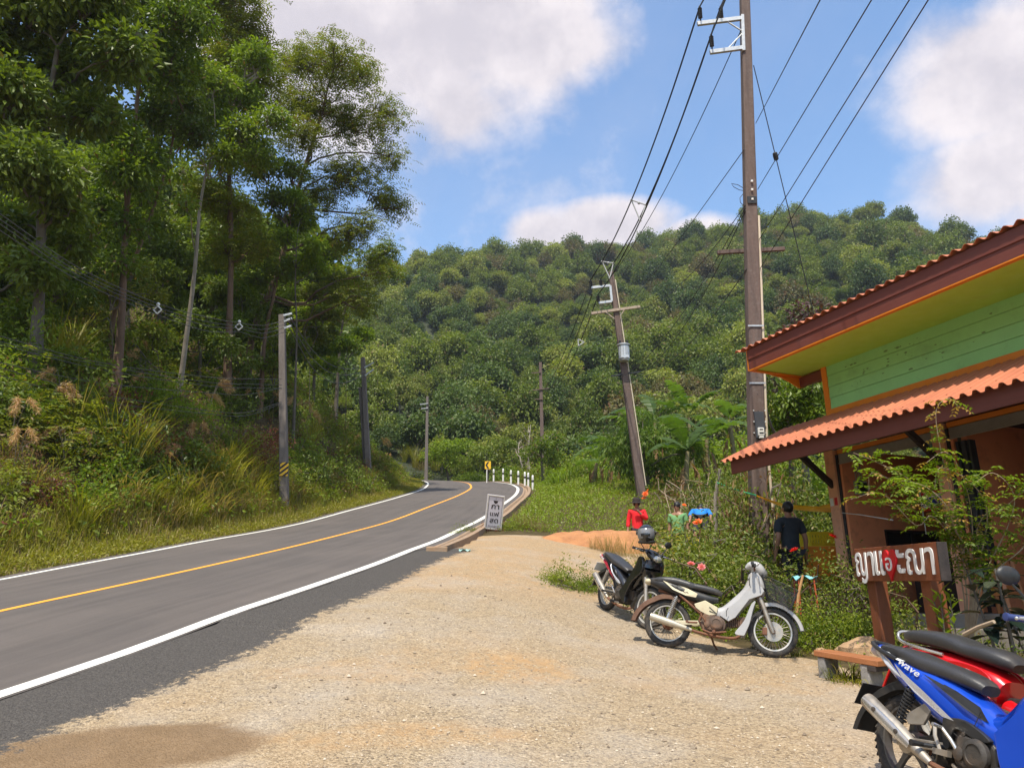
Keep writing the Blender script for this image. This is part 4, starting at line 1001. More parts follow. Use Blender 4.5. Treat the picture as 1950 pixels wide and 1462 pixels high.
sc_ = (.42 + .75 * fr2.rand(n) ** 2.0) * (.84 + pr_[rest] * .0012)
me = bpy.data.meshes.new("hill_forest"); me.vertices.add(n)
me.vertices.foreach_set("co", np.stack([pts[rest, 0], pts[rest, 1], pz[rest] - .6], 1).astype(np.float32).ravel())
for nm, ty, arr in (("scl", 'FLOAT_VECTOR', np.stack([sc_, sc_, sc_ * (.85 + .5 * fr2.rand(n))], 1)), ("rot", 'FLOAT_VECTOR', np.stack([fr2.randn(n) * .08, fr2.randn(n) * .08, fr2.rand(n) * 6.28], 1))):
    at_ = me.attributes.new(nm, ty, 'POINT'); at_.data.foreach_set("vector", arr.astype(np.float32).ravel())
at_ = me.attributes.new("idx", 'INT', 'POINT'); at_.data.foreach_set("value", fr2.randint(0, len(protos), n).astype(np.int32))
me.update()
hf = link("hill_forest", me); tag(hf, "unbroken forest covering the upper hillside", "forest", kind="stuff")
def instancer(o, objs, name):
    ng = bpy.data.node_groups.new(name, 'GeometryNodeTree')
    ng.interface.new_socket("Geometry", in_out='INPUT', socket_type='NodeSocketGeometry'); ng.interface.new_socket("Geometry", in_out='OUTPUT', socket_type='NodeSocketGeometry')
    gi, go = ng.nodes.new('NodeGroupInput'), ng.nodes.new('NodeGroupOutput')
    g2i = ng.nodes.new('GeometryNodeGeometryToInstance')
    for ob in reversed(objs):
        oi = ng.nodes.new('GeometryNodeObjectInfo'); oi.inputs['Object'].default_value = ob; oi.transform_space = 'ORIGINAL'; oi.inputs['As Instance'].default_value = True
        ng.links.new(oi.outputs['Geometry'], g2i.inputs[0])
    # several inputs joined one by one keep their order as separate instances
    jn = ng.nodes.new('GeometryNodeJoinGeometry')
    iop = ng.nodes.new('GeometryNodeInstanceOnPoints'); iop.inputs['Pick Instance'].default_value = True
    for l_ in list(ng.links): ng.links.remove(l_)
    for nd in [q for q in ng.nodes if q.bl_idname == 'GeometryNodeObjectInfo']: ng.links.new(nd.outputs['Geometry'], jn.inputs[0])
    ng.nodes.remove(g2i)
    def na(nm, ty):
        q = ng.nodes.new('GeometryNodeInputNamedAttribute'); q.data_type = ty; q.inputs['Name'].default_value = nm; return q.outputs['Attribute']
    ng.links.new(gi.outputs[0], iop.inputs['Points']); ng.links.new(jn.outputs[0], iop.inputs['Instance'])
    ng.links.new(na("idx", 'INT'), iop.inputs['Instance Index'])
    e2r = ng.nodes.new('FunctionNodeEulerToRotation'); ng.links.new(na("rot", 'FLOAT_VECTOR'), e2r.inputs[0]); ng.links.new(e2r.outputs[0], iop.inputs['Rotation'])
    ng.links.new(na("scl", 'FLOAT_VECTOR'), iop.inputs['Scale'])
    ng.links.new(iop.outputs[0], go.inputs[0])
    md = o.modifiers.new("scatter", 'NODES'); md.node_group = ng
instancer(hf, [c for _, c, _ in protos], "forest_scatter")

# forest closing the bank behind the roadside trees
X = fr2.uniform(-75, -8, 4000); Y = fr2.uniform(14, 110, 4000); d_, _, _ = road_near(X, Y); k_ = (d_ < -13) & (Y > 52); X, Y = X[k_], Y[k_]; Z = height(X, Y)
s_ = .9 + .5 * fr2.rand(len(X)); top = Z + 8.0 * s_
def pix(X, Y, Z):
    zc = Y * CP + (Z - CAMH) * SP; return 975 + FPX * X / zc, 731 - FPX * ((Z - CAMH) * CP - Y * SP) / zc
u, v = pix(X, Y, top); k_ = ((u < 400) | ((u < 560) & (v > 420)) | ((u < 680) & (v > 590))) & (u > -500)
X, Y, Z, s_ = X[k_], Y[k_], Z[k_], s_[k_]
grid.clear(); sel = [i for i in range(len(X)) if ok(X[i], Y[i], 3.2)]
X, Y, Z, s_ = X[sel], Y[sel], Z[sel], s_[sel]; n = len(sel)
me = bpy.data.meshes.new("bank_forest"); me.vertices.add(n); me.vertices.foreach_set("co", np.stack([X, Y, Z - .5], 1).astype(np.float32).ravel())
for nm, arr in (("scl", np.stack([s_, s_, s_ * (.9 + .6 * fr2.rand(n))], 1)), ("rot", np.stack([fr2.randn(n) * .1, fr2.randn(n) * .1, fr2.rand(n) * 6.28], 1))):
    at_ = me.attributes.new(nm, 'FLOAT_VECTOR', 'POINT'); at_.data.foreach_set("vector", arr.astype(np.float32).ravel())
at_ = me.attributes.new("idx", 'INT', 'POINT'); at_.data.foreach_set("value", fr2.choice([0, 1, 2, 5], n).astype(np.int32)); me.update()
bf = link("bank_forest", me); tag(bf, "dense forest closing the left bank behind the roadside trees", "forest", kind="stuff"); instancer(bf, [c for _, c, _ in protos], "bank_scatter")
# ------------------------------------------------------------------ meadow, garden and the plants round the cafe
def gpt(px, t, dz=0.0):
    """ground point in the photo column px, t metres deep"""
    x = (px - 975) / FPX * t; y = t
    for _ in range(12): y = (t - (G(x, y) - CAMH) * SP) / CP
    return Vector((x, y, G(x, y) + dz))
gr_ = np.random.RandomState(23)
def lotline(Y): return np.interp(Y, [-60, 2, 6, 8.0, 9.2, 10.2, 11.4, 13, 15, 17, 19.5, 21.5, 21.6], [12, 5.2, 3.6, 3.6, 3.5, 2.7, 2.3, 2.6, 3.0, 3.6, 4.2, 4.6, -99])
X = gr_.uniform(-4, 30, 30000); Y = gr_.uniform(7.5, 68, 30000)
d_, _, _ = road_near(X, Y); k_ = (d_ > RW + 1.25) & (X > lotline(Y) + .15) & ((Y > 22.3 + .25 * (X - 1)) | (X > lotline(Y) + .15)) & ~((Y < 22) & (X < lotline(np.minimum(Y, 21.4)) + .1))
bc = (X - BO.x) * bu.x + (Y - BO.y) * bu.y; bd = (X - BO.x) * by.x + (Y - BO.y) * by.y
k_ &= ~((bc > .2) & (bd > -.7) & (bd < 4.6))
q = keep_view(np.stack([X, Y, height(X, Y)], 1)[k_])
lv = Leaves(31); n = len(q); far = np.clip(q[:, 1] / 30, .35, 1.3)
rep = 9; ci = np.repeat(np.arange(n), rep); m = len(ci); hh_ = (.10 + .22 * gr_.rand(n))[ci]
P_ = q[ci] + gr_.randn(m, 3) * np.stack([.16 * far[ci], .16 * far[ci], np.zeros(m)], 1); P_[:, 2] += hh_ * gr_.rand(m)
cl = (wob(q[:, 0], q[:, 1], 1.5) * .5 + .5 + .25 * gr_.randn(n))[ci].clip(0, 1)
L_ = .085 * far[ci] * (.7 + .6 * gr_.rand(m)); lv.put(P_, gr_.randn(m, 3) + [0, 0, .3], gr_.randn(m, 3) * .6 + [0, 0, 1], L_, L_ * .6, cl)
tag(lv.build("meadow", LM["meadow"]), "low flowery weeds covering the bank right of the bend", "meadow", kind="stuff")
lv = Leaves(32); s_ = gr_.rand(n) < .55; qq = np.repeat(q[s_], 2, 0); m = len(qq)
lv.blades(qq + gr_.randn(m, 3) * [.12, .12, 0], gr_.rand(m) * 6.28, np.abs(gr_.randn(m)) * .4, .2 + .3 * gr_.rand(m), .012 * np.clip(qq[:, 1] / 18, .5, 2), 3, .8)
tag(lv.build("meadow_grass", LM["grass"]), "grass blades among the weeds of the right bank", "grass", kind="stuff")

# rose bushes
PETAL = {c: leafmat(c + "_petal", a, b, None, .3, rough=.6) for c, a, b in (("red", (.45, .012, .012), (.65, .025, .02)), ("orange", (.75, .16, .04), (.85, .28, .10)), ("pink", (.65, .16, .19), (.78, .30, .30)), ("white", (.75, .68, .6), (.85, .8, .7)))}
def bloom(parent, wpos, r, colr, seed):
    """cup of overlapping petals"""
    lv = Leaves(seed); rr = lv.r
    for ring, (n, tilt, q) in enumerate(((7, 1.15, 1.0), (6, .8, .85), (5, .45, .65), (4, .2, .45))):
        a = np.arange(n) / n * 6.28 + ring * .6; D = np.stack([np.cos(a) * math.sin(tilt), np.sin(a) * math.sin(tilt), np.full(n, math.cos(tilt))], 1)
        N = np.stack([-np.cos(a) * math.cos(tilt), -np.sin(a) * math.cos(tilt), np.full(n, math.sin(tilt))], 1)
        lv.put(np.zeros((n, 3)) + D * .1 * r, D, N, r * q * 1.15, r * q * 1.1, rr.rand(n), fold=-.22)
    o = lv.build("bloom", PETAL[colr], parent)
    o.location = Vector(wpos) - parent.location; o.rotation_euler = (rr.randn() * .3 + .5, rr.randn() * .3 - .2, 0); return o
rp = [bush_proto("rose_bush", "x", "bush", "rose bushes in the garden", 300 + i, .62, 1.0 + .2 * i, .062, 22, 60, LM["rose"], ratio=.62, stems=9, bark=BARK[i % 2 + 1]) for i in range(3)]
def rose(k_, px, t, s, label, blooms=(), sz=1.0):
    o = place(rp[k_], gpt(px, t, -.03), gr_.rand() * 6.28, (s, s, s * sz), label)
    o.rotation_euler = (0, 0, 0)
    if blooms: o.scale = (1, 1, 1)
    for i, (bx, by_, bt, r_, c_) in enumerate(blooms): bloom(o, at(bx, by_, bt), r_, c_, int(bx) + i)
    return o
GEN = "leafy rose bush without blooms among the garden plants"
rose(0, 1262, 11.9, .9, GEN); rose(1, 1300, 11.6, 1.0, GEN); rose(2, 1345, 11.9, 1.0, GEN)
rose(2, 1325, 11.3, 1, "rose bush with two pink roses beside the black motorcycle", [(1316, 1074, 10.75, .052, "pink"), (1336, 1080, 10.75, .055, "pink")])
rose(0, 1365, 11.3, 1.05, GEN); rose(1, 1400, 11.2, 1.0, GEN); rose(2, 1432, 11.6, .9, GEN); rose(0, 1350, 12.4, 1.1, GEN)
rose(1, 1330, 13.4, 1, "rose bush topped by one orange rose near the blue shirt", [(1329, 995, 12.9, .08, "orange")])
rose(2, 1290, 12.8, 1.0, GEN); rose(0, 1385, 13.2, 1.15, GEN); rose(1, 1420, 13.4, 1.1, GEN); rose(2, 1450, 12.4, 1.1, GEN); rose(0, 1400, 14.5, 1.2, GEN, sz=1.1); rose(1, 1350, 15.2, 1.1, GEN); rose(2, 1440, 15.0, 1.1, GEN)
rose(0, 1512, 11.9, 1, "rose bush with a red rose before the man in the dark shirt", [(1513, 1048, 11.35, .062, "red")]); rose(2, 1470, 11.4, .8, GEN); rose(1, 1545, 11.8, .6, GEN)
rose(0, 1600, 12.3, 1, "rose bush with a red rose against the pillar", [(1586, 1022, 11.7, .062, "red")]); rose(2, 1622, 11.2, .85, GEN); rose(1, 1640, 11.0, .85, GEN); rose(1, 1600, 11.0, .7, GEN)
rose(1, 1425, 16.8, 1, "tall rose bush with a red bloom under the green rope", [(1425, 936, 16.3, .09, "red")], sz=1.2)
rose(2, 1440, 17.5, 1.3, GEN); rose(0, 1400, 18, 1.2, GEN); rose(1, 1360, 17.5, 1.1, GEN); rose(0, 1320, 17, 1.0, GEN); rose(2, 1470, 19, 1.3, GEN); rose(1, 1380, 20, 1.2, GEN); rose(0, 1300, 20, 1.0, GEN); rose(2, 1340, 21, 1.2, GEN)
rose(0, 1235, 24, 1, "straggly rose bush with apricot roses above the red shirt", [(1229, 941, 22.9, .09, "orange"), (1234, 935, 23, .07, "orange"), (1226, 949, 22.9, .07, "orange"), (1303, 962, 20, .06, "orange")])
rose(2, 1722, 9.4, .8, "bare-stemmed rose bush growing behind the wooden sign", sz=1.0)
# low and coloured shrubs
pb = bush_proto("purple_bush", "x", "bush", "purple bushes in the garden", 330, .48, .62, .04, 26, 60, LM["purple"], ratio=.5)
for px, t, s, lb in [(1482, 10.6, 1.0, "purple-leaved bush beside the basket of the white motorcycle"), (1600, 10.3, 1.0, "purple-leaved bush left of the wooden sign"), (1622, 10.2, .8, "purple-leaved bush left of the wooden sign")]: place(pb, gpt(px, t), gr_.rand() * 6, s, lb)
gb = [bush_proto("low_bush", "x", "bush", "low green bushes edging the forecourt", 340 + i, .5, .42, .045, 26, 64, LM[m_], ratio=.45) for i, m_ in enumerate(("bush", "mid"))]
for k_, px, t, s in [(0, 1535, 9.75, .9), (1, 1570, 9.6, 1.0), (0, 1605, 9.5, 1.05), (1, 1626, 9.75, .85), (0, 1520, 10.1, .8), (1, 1590, 9.9, 1.0), (0, 1625, 9.9, .9), (1, 1560, 10.1, .9)]:
    place(gb[k_], gpt(px, t), gr_.rand() * 6, s, "low green flowering bush between the white motorcycle and the wooden sign")
for k_, px, t, s in [(0, 1075, 13.2, .9), (1, 1105, 13.0, .8), (0, 1050, 13.5, .6), (0, 1128, 13.3, .75), (1, 1205, 13.1, .8), (0, 1225, 12.6, .9)]:
    place(gb[k_], gpt(px, t, -.05), gr_.rand() * 6, s, "low weed patch on the gravel beyond the black motorcycle")
for k_, px, t, s in [(0, 1240, 11.9, .9), (1, 1360, 10.6, .8), (0, 1400, 10.5, .9), (1, 1440, 10.4, .9), (0, 1330, 10.8, .8), (1, 1290, 11.2, .9), (0, 1470, 10.2, .7)]:
    place(gb[k_], gpt(px, t, -.05), gr_.rand() * 6, s, "low weeds at the foot of the rose bushes")
for k_, px, t, s in [(0, 1870, 6.6, .8), (1, 1910, 6.3, .8), (0, 1940, 6.8, .9), (1, 1840, 7.4, .8), (0, 1900, 7.4, .9)]:
    place(gb[k_], gpt(px, t, -.05), gr_.rand() * 6, s, "low green plants behind the red motorcycle")
gt = grass_proto("grass_tuft", "x", "grass tufts by the wooden step", 350, 70, .16, .3, .012, LM["grass"], .45, 1.0)
for px, t, s in [(1600, 7.75, 1.0), (1625, 7.65, .9), (1612, 7.9, 1.1), (1510, 9.0, .6), (1525, 9.1, .5), (1595, 9.0, .9), (1560, 9.2, .9), (1625, 8.9, 1.0), (1575, 8.6, .5)]: place(gt, gpt(px, t, -.02), gr_.rand() * 6, s, "small green grass tuft by the wooden step")
# yellow-leaved plant, dry stalks, mound
lv = Leaves(361); st = MB(); r = np.random.RandomState(4)
for i in range(11):
    b = r.randn(3) * [.22, .22, 0]; h = .7 + .6 * r.rand(); tip = b + np.array([r.randn() * .12, r.randn() * .12, h]); st.tube([b, (b + tip) / 2 + r.randn(3) * .03, tip], .008, 5)
    m = 15; f = r.uniform(.25, 1, m); a = r.rand(m) * 6.28; lv.put(b + (tip - b) * f[:, None], np.stack([np.cos(a), np.sin(a), r.uniform(-.3, .7, m)], 1), r.randn(m, 3) * .3 + [0, 0, 1], .20 + .14 * r.rand(m), .045, r.rand(m), fold=-.1)
M_YLEAF = leafmat("yellow_leaf", (.34, .27, .03), (.60, .50, .10), (.30, .34, .06), .4, warm=.2)
yp = thing("yellow_plant", "yellow-leaved plant with long drooping leaves behind the helmet", "plant", gpt(1282, 13.6)); lv.build("foliage", M_YLEAF, yp); st.build("stems", BARK[2], yp)
dg = [grass_proto("dry_stalks", "x", "dry stalks by the earth mound", 370 + i, 90, .3, .9, .012, LM["straw"], .3, .5) for i in range(2)]
for px, t, s in [(1246, 16, 1.1), (1258, 15.5, 1.1), (1240, 17, 1.0), (1165, 19.2, .7), (1190, 19.0, .8), (1150, 19.4, .6), (1130, 19.6, .5), (1252, 14.5, 1.0), (1010, 22.6, .7), (1030, 22.3, .6), (990, 22.8, .7), (1300, 16.5, .9)]: place(dg[gr_.randint(2)], gpt(px, t, -.05), gr_.rand() * 6, s, "tuft of dry brown stalks beside the earth mound")
mv = []; M_EARTH = pmat("orange_earth", (.50, .23, .09), (.33, .14, .055), scale=3, rough=1, bump=.05, bscale=9)
xs = np.linspace(-1, 1, 40); XX, YY = np.meshgrid(xs, xs); c0 = gpt(1150, 20.8)
wx, wy = c0.x + XX * 1.75, c0.y + YY * 1.3; rq = np.clip(1 - (XX ** 2 + YY ** 2) - .25 * np.abs(wob(wx, wy, .5)), 0, 1); hz = .50 * rq ** .8 * (1 + .45 * wob(wx, wy, .35)) * (1 + .4 * XX) + rq ** .3 * (.05 * wob(wx, wy, .12) + .03 * wob(wx, wy, .06))
V = np.stack([wx.ravel(), wy.ravel(), (height(wx, wy) - .06 + hz).ravel()], 1) - np.array(c0); I = np.arange(1600).reshape(40, 40); F = np.stack([I[:-1, :-1], I[:-1, 1:], I[1:, 1:], I[1:, :-1]], -1).reshape(-1, 4)
o = link("earth_mound", npmesh("earth_mound", V, F, smooth=True), None, M_EARTH); o.location = c0; tag(o, "mound of loose orange earth left of the person in red", "mound")
rb = bush_proto("reddish_shrub", "x", "bush", "small shrubs by the coffee sign", 380, .45, .5, .07, 20, 40, LM["redbrown"])
for px, t, s, lb in [(925, 22.6, .9, "small reddish shrub under the white coffee sign"), (945, 22.3, .8, "small reddish shrub under the white coffee sign"), (905, 22.4, .6, "small reddish shrub under the white coffee sign")]: place(rb, gpt(px, t, -.05), gr_.rand() * 6, s, lb)
for px, t, s in [(890, 21.9, .7), (970, 22.4, .8), (915, 21.6, .5), (1000, 22.9, .7), (870, 21.2, .5)]: place(gb[0], gpt(px, t, -.08), gr_.rand() * 6, s, "low weeds round the foot of the white coffee sign")

# banana plants
M_BSTEM = pmat('banana_stem', (.16, .17, .06), (.14, .085, .04), scale=4, rough=.7, dirt=(.12, .07, .03), damt=.6, dscale=5, stretch=(1, 1, .2))
def banana(px, t, h, seed, label, nl=8, dead=3, L=2.2):
    r = np.random.RandomState(seed); th = thing("banana_plant", label, "banana plant", gpt(px, t, -.1), 0, "banana plants behind the garden")
    mb = MB(); h *= .62; nl = max(5, nl - 2); tip = np.array([r.randn() * .15, r.randn() * .1, h]); mb.tube([(0, 0, 0), tip * .5 + r.randn(3) * .04, tip], [.15, .12, .08], 10); mb.build("stem", M_BSTEM, th)
    for i in range(nl + dead):
        lv = Leaves(seed * 50 + i); rr = lv.r; dd_ = i >= nl
        a = i * 2.4 + rr.rand() * 1.6; el = rr.uniform(.3, 1.45) if not dd_ else -.2; l = L * rr.uniform(.8, 1.45) * (.75 if dd_ else 1); W = .78 if not dd_ else .2
        p = tip.copy() if not dd_ else tip * rr.uniform(.65, .95); seg = 22; pts = []; wid = []
        e_ = el
        for j in range(seg + 1):
            f = j / seg; pts.append(p.copy()); wid.append(W * max(.03, math.sin(PI * min(1, max(0, (f - .12) / .88)) ** .8)) if f > .12 else .02)
            e_ -= (.035 + .075 * f) * (1.0 if not dd_ else 2.6) * (1 if e_ > -1.45 else 0); p = p + np.array([math.cos(a) * math.cos(e_), math.sin(a) * math.cos(e_), math.sin(e_)]) * l / seg
        pts = np.array(pts); D = unit(np.gradient(pts, axis=0)); S = unit(np.cross(D, [0, 0, 1.0])); Nn = np.cross(S, D)
        for j in range(2, seg):
            for sg in (-1, 1):
                tear = rr.rand() < .22
                w0, w1 = wid[j], wid[min(j + 1, seg)]; dr = .30 + .12 * rr.randn()
                a0, a1 = pts[j], pts[j + 1] - D[j] * (l / seg) * (.22 if tear else 0)
                lv.V.append(np.array([a0, a0 + S[j] * sg * w0 / 2 - Nn[j] * w0 * dr * .5 + D[j] * w0 * .15, a1 + S[j] * sg * w1 / 2 - Nn[j] * w1 * dr * .5 + D[j] * w1 * .15, a1])); lv.F.append(lv.n + np.arange(4)[None]); lv.n += 4
                lv.rnd.append(np.array([rr.rand()])); lv.clm.append(np.array([.5]))
        o = lv.build("dry_leaf" if dd_ else "leaf", LM["dry"] if dd_ else LM["banana"], th)
banana(1160, 37, 2.9, 1, "banana plant with broad leaves left of the leaning pole", 8, 3, 2.6)
banana(1255, 38, 5.0, 2, "tall banana plant rising behind the leaning pole", 9, 2, 2.6)
banana(1302, 31, 3.0, 3, "banana plant with a dead leaf skirt right of the mango tree", 9, 5, 2.4)
banana(1352, 33, 3.6, 4, "banana plant with a wide upright leaf above the brush pile", 9, 3, 2.3)
banana(1395, 36, 4.6, 5, "torn-leaved banana plant left of the tall pole", 8, 4, 2.4)
banana(1320, 42, 5.2, 6, "far banana plant showing between the two poles", 8, 2, 2.4)
banana(1128, 40, 2.0, 7, "small banana plant with brown hanging leaves by the meadow", 5, 5, 2.0)
banana(1210, 42, 4.6, 8, "far banana plant just left of the leaning pole", 8, 2, 2.3)
def gtree(label, px, t, h, blobs, m, seed, leaf, per=30, crad=.6, rad=.12, bark=None, name="garden_tree", **kw):
    r = np.random.RandomState(seed); b = gpt(px, t, -.1); bl_ = [pxblob(*q, t, r, jit=.5) for q in blobs]
    c = bl_[0][0]; return tree(name, label, None, b, [b, b + (c - b) * .5 + Vector((r.randn() * .1, 0, 0)), c], rad, bl_, m, bark or BARK[2], leaf, per=per, crad=crad, seed=seed, **kw)
M_MANGO = leafmat("mango_leaf", (.060, .11, .012), (.19, .27, .03), (.22, .25, .04), .38, warm=.05)
gtree("bushy bright green mango tree round the foot of the leaning pole", 1235, 33.5, 4, [(1225, 850, 62), (1275, 830, 45), (1190, 890, 40), (1255, 900, 50), (1310, 860, 35), (1170, 850, 30), (1215, 800, 34)], M_MANGO, 401, .24, 44, .62, droop=.9, ratio=.22, dens=1.6)
gtree("dark leafy tree with bright tips behind the end of the cafe", 1510, 20, 4, [(1500, 770, 52), (1545, 745, 50), (1480, 820, 45), (1540, 810, 50), (1580, 790, 40), (1470, 720, 20)], LM["mid"], 402, .15, 44, .42, dens=1.5, droop=.5)
gtree("purple-leaved tree above the cafe roof corner", 1540, 27, 6, [(1535, 600, 34), (1560, 625, 40), (1510, 640, 30), (1580, 660, 40), (1490, 680, 26)], LM["purple"], 403, .2, 36, .55, dens=1.4)
gtree("pale green small tree behind the white guide posts", 1035, 58, 3, [(1030, 850, 26), (1055, 835, 22), (1010, 865, 20), (1050, 875, 24)], LM["mid"], 404, .24, 36, .7, dens=1.5)
gtree("yellow-green small tree beyond the far side of the bend", 855, 80, 4, [(850, 855, 28), (880, 850, 24), (825, 870, 22), (865, 880, 26)], LM["lime"], 405, .3, 34, .9, dens=1.5)
gtree("round dark tree behind the yellow chevron sign", 930, 78, 4, [(925, 865, 30), (960, 850, 26), (900, 880, 24), (985, 875, 22)], LM["dark"], 406, .3, 34, .9, dens=1.5)
vb = [bush_proto("bank_bush", "x", "bush", "bushes along the far bank", 420 + i, 1.1, 1.2, .15, 26, 60, LM[m_]) for i, m_ in enumerate(("bush", "mid", "lime"))]
for px, t, s in [(1000, 62, 1.2), (1065, 52, 1.0), (1095, 47, .8), (1075, 60, 1.5), (1110, 55, 1.4), (1140, 48, 1.2), (970, 72, 1.5), (1020, 68, 1.4), (1130, 62, 1.8), (1180, 45, 1.2), (880, 86, 1.6), (910, 80, 1.3), (940, 84, 1.5), (800, 90, 1.5), (830, 92, 1.6), (1160, 58, 2.0), (1200, 52, 1.8), (1240, 48, 1.6), (1290, 46, 1.6), (1340, 46, 1.8), (1390, 44, 1.8), (1440, 40, 1.8), (1480, 34, 1.5), (1430, 30, 1.3), (1530, 28, 1.3), (1580, 27, 1.2), (1500, 25, 1.0), (1050, 75, 2.0), (1100, 75, 2.2)]:
    place(vb[gr_.randint(3)], gpt(px, t, -.15), gr_.rand() * 6, s, "leafy bush on the far bank between the bend and the cafe")
pg_ = grass_proto("sword_leaf_plant", "x", "sword-leaved plants", 430, 60, .25, 1.3, .06, LM["lime"], .5, .7, "plant")
for px, t, s, lb in [(1062, 49, 1.5, "clump of sword-shaped leaves on the bank behind the guide posts"), (1085, 47, 1.3, "clump of sword-shaped leaves on the bank behind the guide posts"), (1500, 17.5, 1.0, "clump of sword-shaped leaves behind the yellow cloth"), (1545, 17, 1.1, "clump of sword-shaped leaves behind the yellow cloth"), (1570, 16.5, .9, "clump of sword-shaped leaves behind the yellow cloth"), (1470, 18.5, 1.0, "clump of sword-shaped leaves behind the yellow cloth")]: place(pg_, gpt(px, t), gr_.rand() * 6, s, lb)
# brush pile of bare branches
M_TWIG = pmat("dead_twig", (.42, .32, .22), (.28, .20, .13), scale=8, rough=.95)
bp_ = thing("brush_pile", "tangled pile of bare dead branches left of the cafe", "brush pile", gpt(1372, 23.5)); r = np.random.RandomState(8)
for i in range(44):
    mb = MB(); a = r.rand() * 6.28; q = r.rand() * .9; b = np.array([math.cos(a) * q * 1.2, math.sin(a) * q * .7, 0]); tip = b + np.array([r.randn() * .8, r.randn() * .5, r.uniform(.4, 1.7)])
    pts = limb(mb, b, tip, .022, .006, r, .2, 6, 5)
    for j in range(2): limb(mb, pts[2 + j], pts[2 + j] + r.randn(3) * .35 + [0, 0, .25], .01, .003, r, .2, 4, 4)
    mb.build("branch", M_TWIG, bp_)
# bare snags by the bend
for i, (px, t, h) in enumerate([(1003, 66, 4.6), (1014, 68, 5.2), (992, 70, 4.0)]):
    th = thing("dead_tree", "thin bare grey dead tree standing beyond the guide posts", "tree", gpt(px, t), 0, "bare trees beyond the bend"); mb = MB(); r = np.random.RandomState(i + 70)
    P_ = limb(mb, (0, 0, -.2), (r.randn() * .3, 0, h), .10, .03, r, .05, 7)
    for j in range(5): limb(mb, P_[2 + j % 4], P_[2 + j % 4] + np.array([r.randn() * .7, r.randn() * .5, .9]), .04, .012, r)
    mb.build("trunk", BARK[0], th)
# climbing shrub before the cafe front, rubber plant, young plant
r = np.random.RandomState(12); cb = gpt(1840, 8.4); cs = thing("climbing_shrub", "arching climber with yellow-green and orange leaves before the cafe front", "shrub", cb); mb = MB(); lv = Leaves(13); lo = Leaves(14)
arcs = [[(1835, 1130), (1800, 1000), (1740, 920), (1670, 880), (1625, 862)], [(1840, 1120), (1815, 960), (1790, 850), (1783, 780), (1808, 758), (1825, 775)], [(1850, 1100), (1780, 985), (1745, 1000), (1680, 940), (1620, 950)], [(1845, 1090), (1790, 960), (1720, 925), (1660, 900), (1655, 935)],
        [(1850, 1100), (1850, 980), (1830, 900), (1800, 860), (1765, 880)], [(1860, 1100), (1880, 980), (1850, 920), (1790, 890), (1780, 930)], [(1870, 1110), (1920, 1000), (1930, 940), (1890, 900), (1845, 930)], [(1880, 1110), (1950, 1040), (1990, 960), (1960, 930), (1920, 960)], [(1850, 1080), (1800, 1000), (1760, 960), (1720, 970), (1690, 960)], [(1855, 1090), (1820, 1010), (1800, 960), (1760, 925), (1715, 915)], [(1865, 1090), (1860, 1010), (1890, 970), (1935, 985), (1975, 1010)]]
for i, ap in enumerate(arcs):
    tt = 8.3 + r.randn() * .22; pts = [at(px, py, 8.4 + (tt - 8.4) * min(1, j / 2)) - cb for j, (px, py) in enumerate(ap)]; pts = [np.array(cb) * 0] + [np.array(p) for p in pts]
    C_ = catmull(pts, .06); mb.tube(C_, np.linspace(.012, .003, len(C_)), 5)
    s0 = len(C_) * 2 // 5; idx = np.repeat(np.arange(s0, len(C_), 1), 2); n = len(idx); dr = unit(np.stack([r.randn(n), r.randn(n), r.uniform(-.3, .8, n)], 1))
    h = r.rand(n) < (.62 if i not in (1,) else .12); lv.pinnate(C_[idx][h] + r.randn(h.sum(), 3) * .03, dr[h], .15 + .10 * r.rand(h.sum()), 5, .066, .5, .3, r.rand(h.sum()))
    h = (~h) & (r.rand(n) < .5); lo.pinnate(C_[idx][h], dr[h], .12 + .06 * r.rand(h.sum()), 4, .055, .45, .5, r.rand(h.sum()))
mb.build("stems", M_TWIG, cs); lv.build("foliage", LM["lime"], cs); lo.build("orange_foliage", leafmat("orange_leaf", (.30, .15, .04), (.45, .28, .08), (.25, .28, .05), .4, warm=.2), cs)
M_RUB = NT("rubber_leaf"); M_RUB.color(M_RUB.ramp(M_RUB.attr("rnd"), [(.0, (.010, .018, .014)), (.7, (.025, .045, .030)), (1, (.10, .09, .06))])); M_RUB.set(Roughness=.22); M_RUB.b.inputs["Specular IOR Level"].default_value = .7
ru = thing("rubber_plant", "rubber plant with broad glossy blackish leaves before the cafe", "plant", gpt(1925, 7.2)); mb = MB(); lv = Leaves(15); r = np.random.RandomState(16)
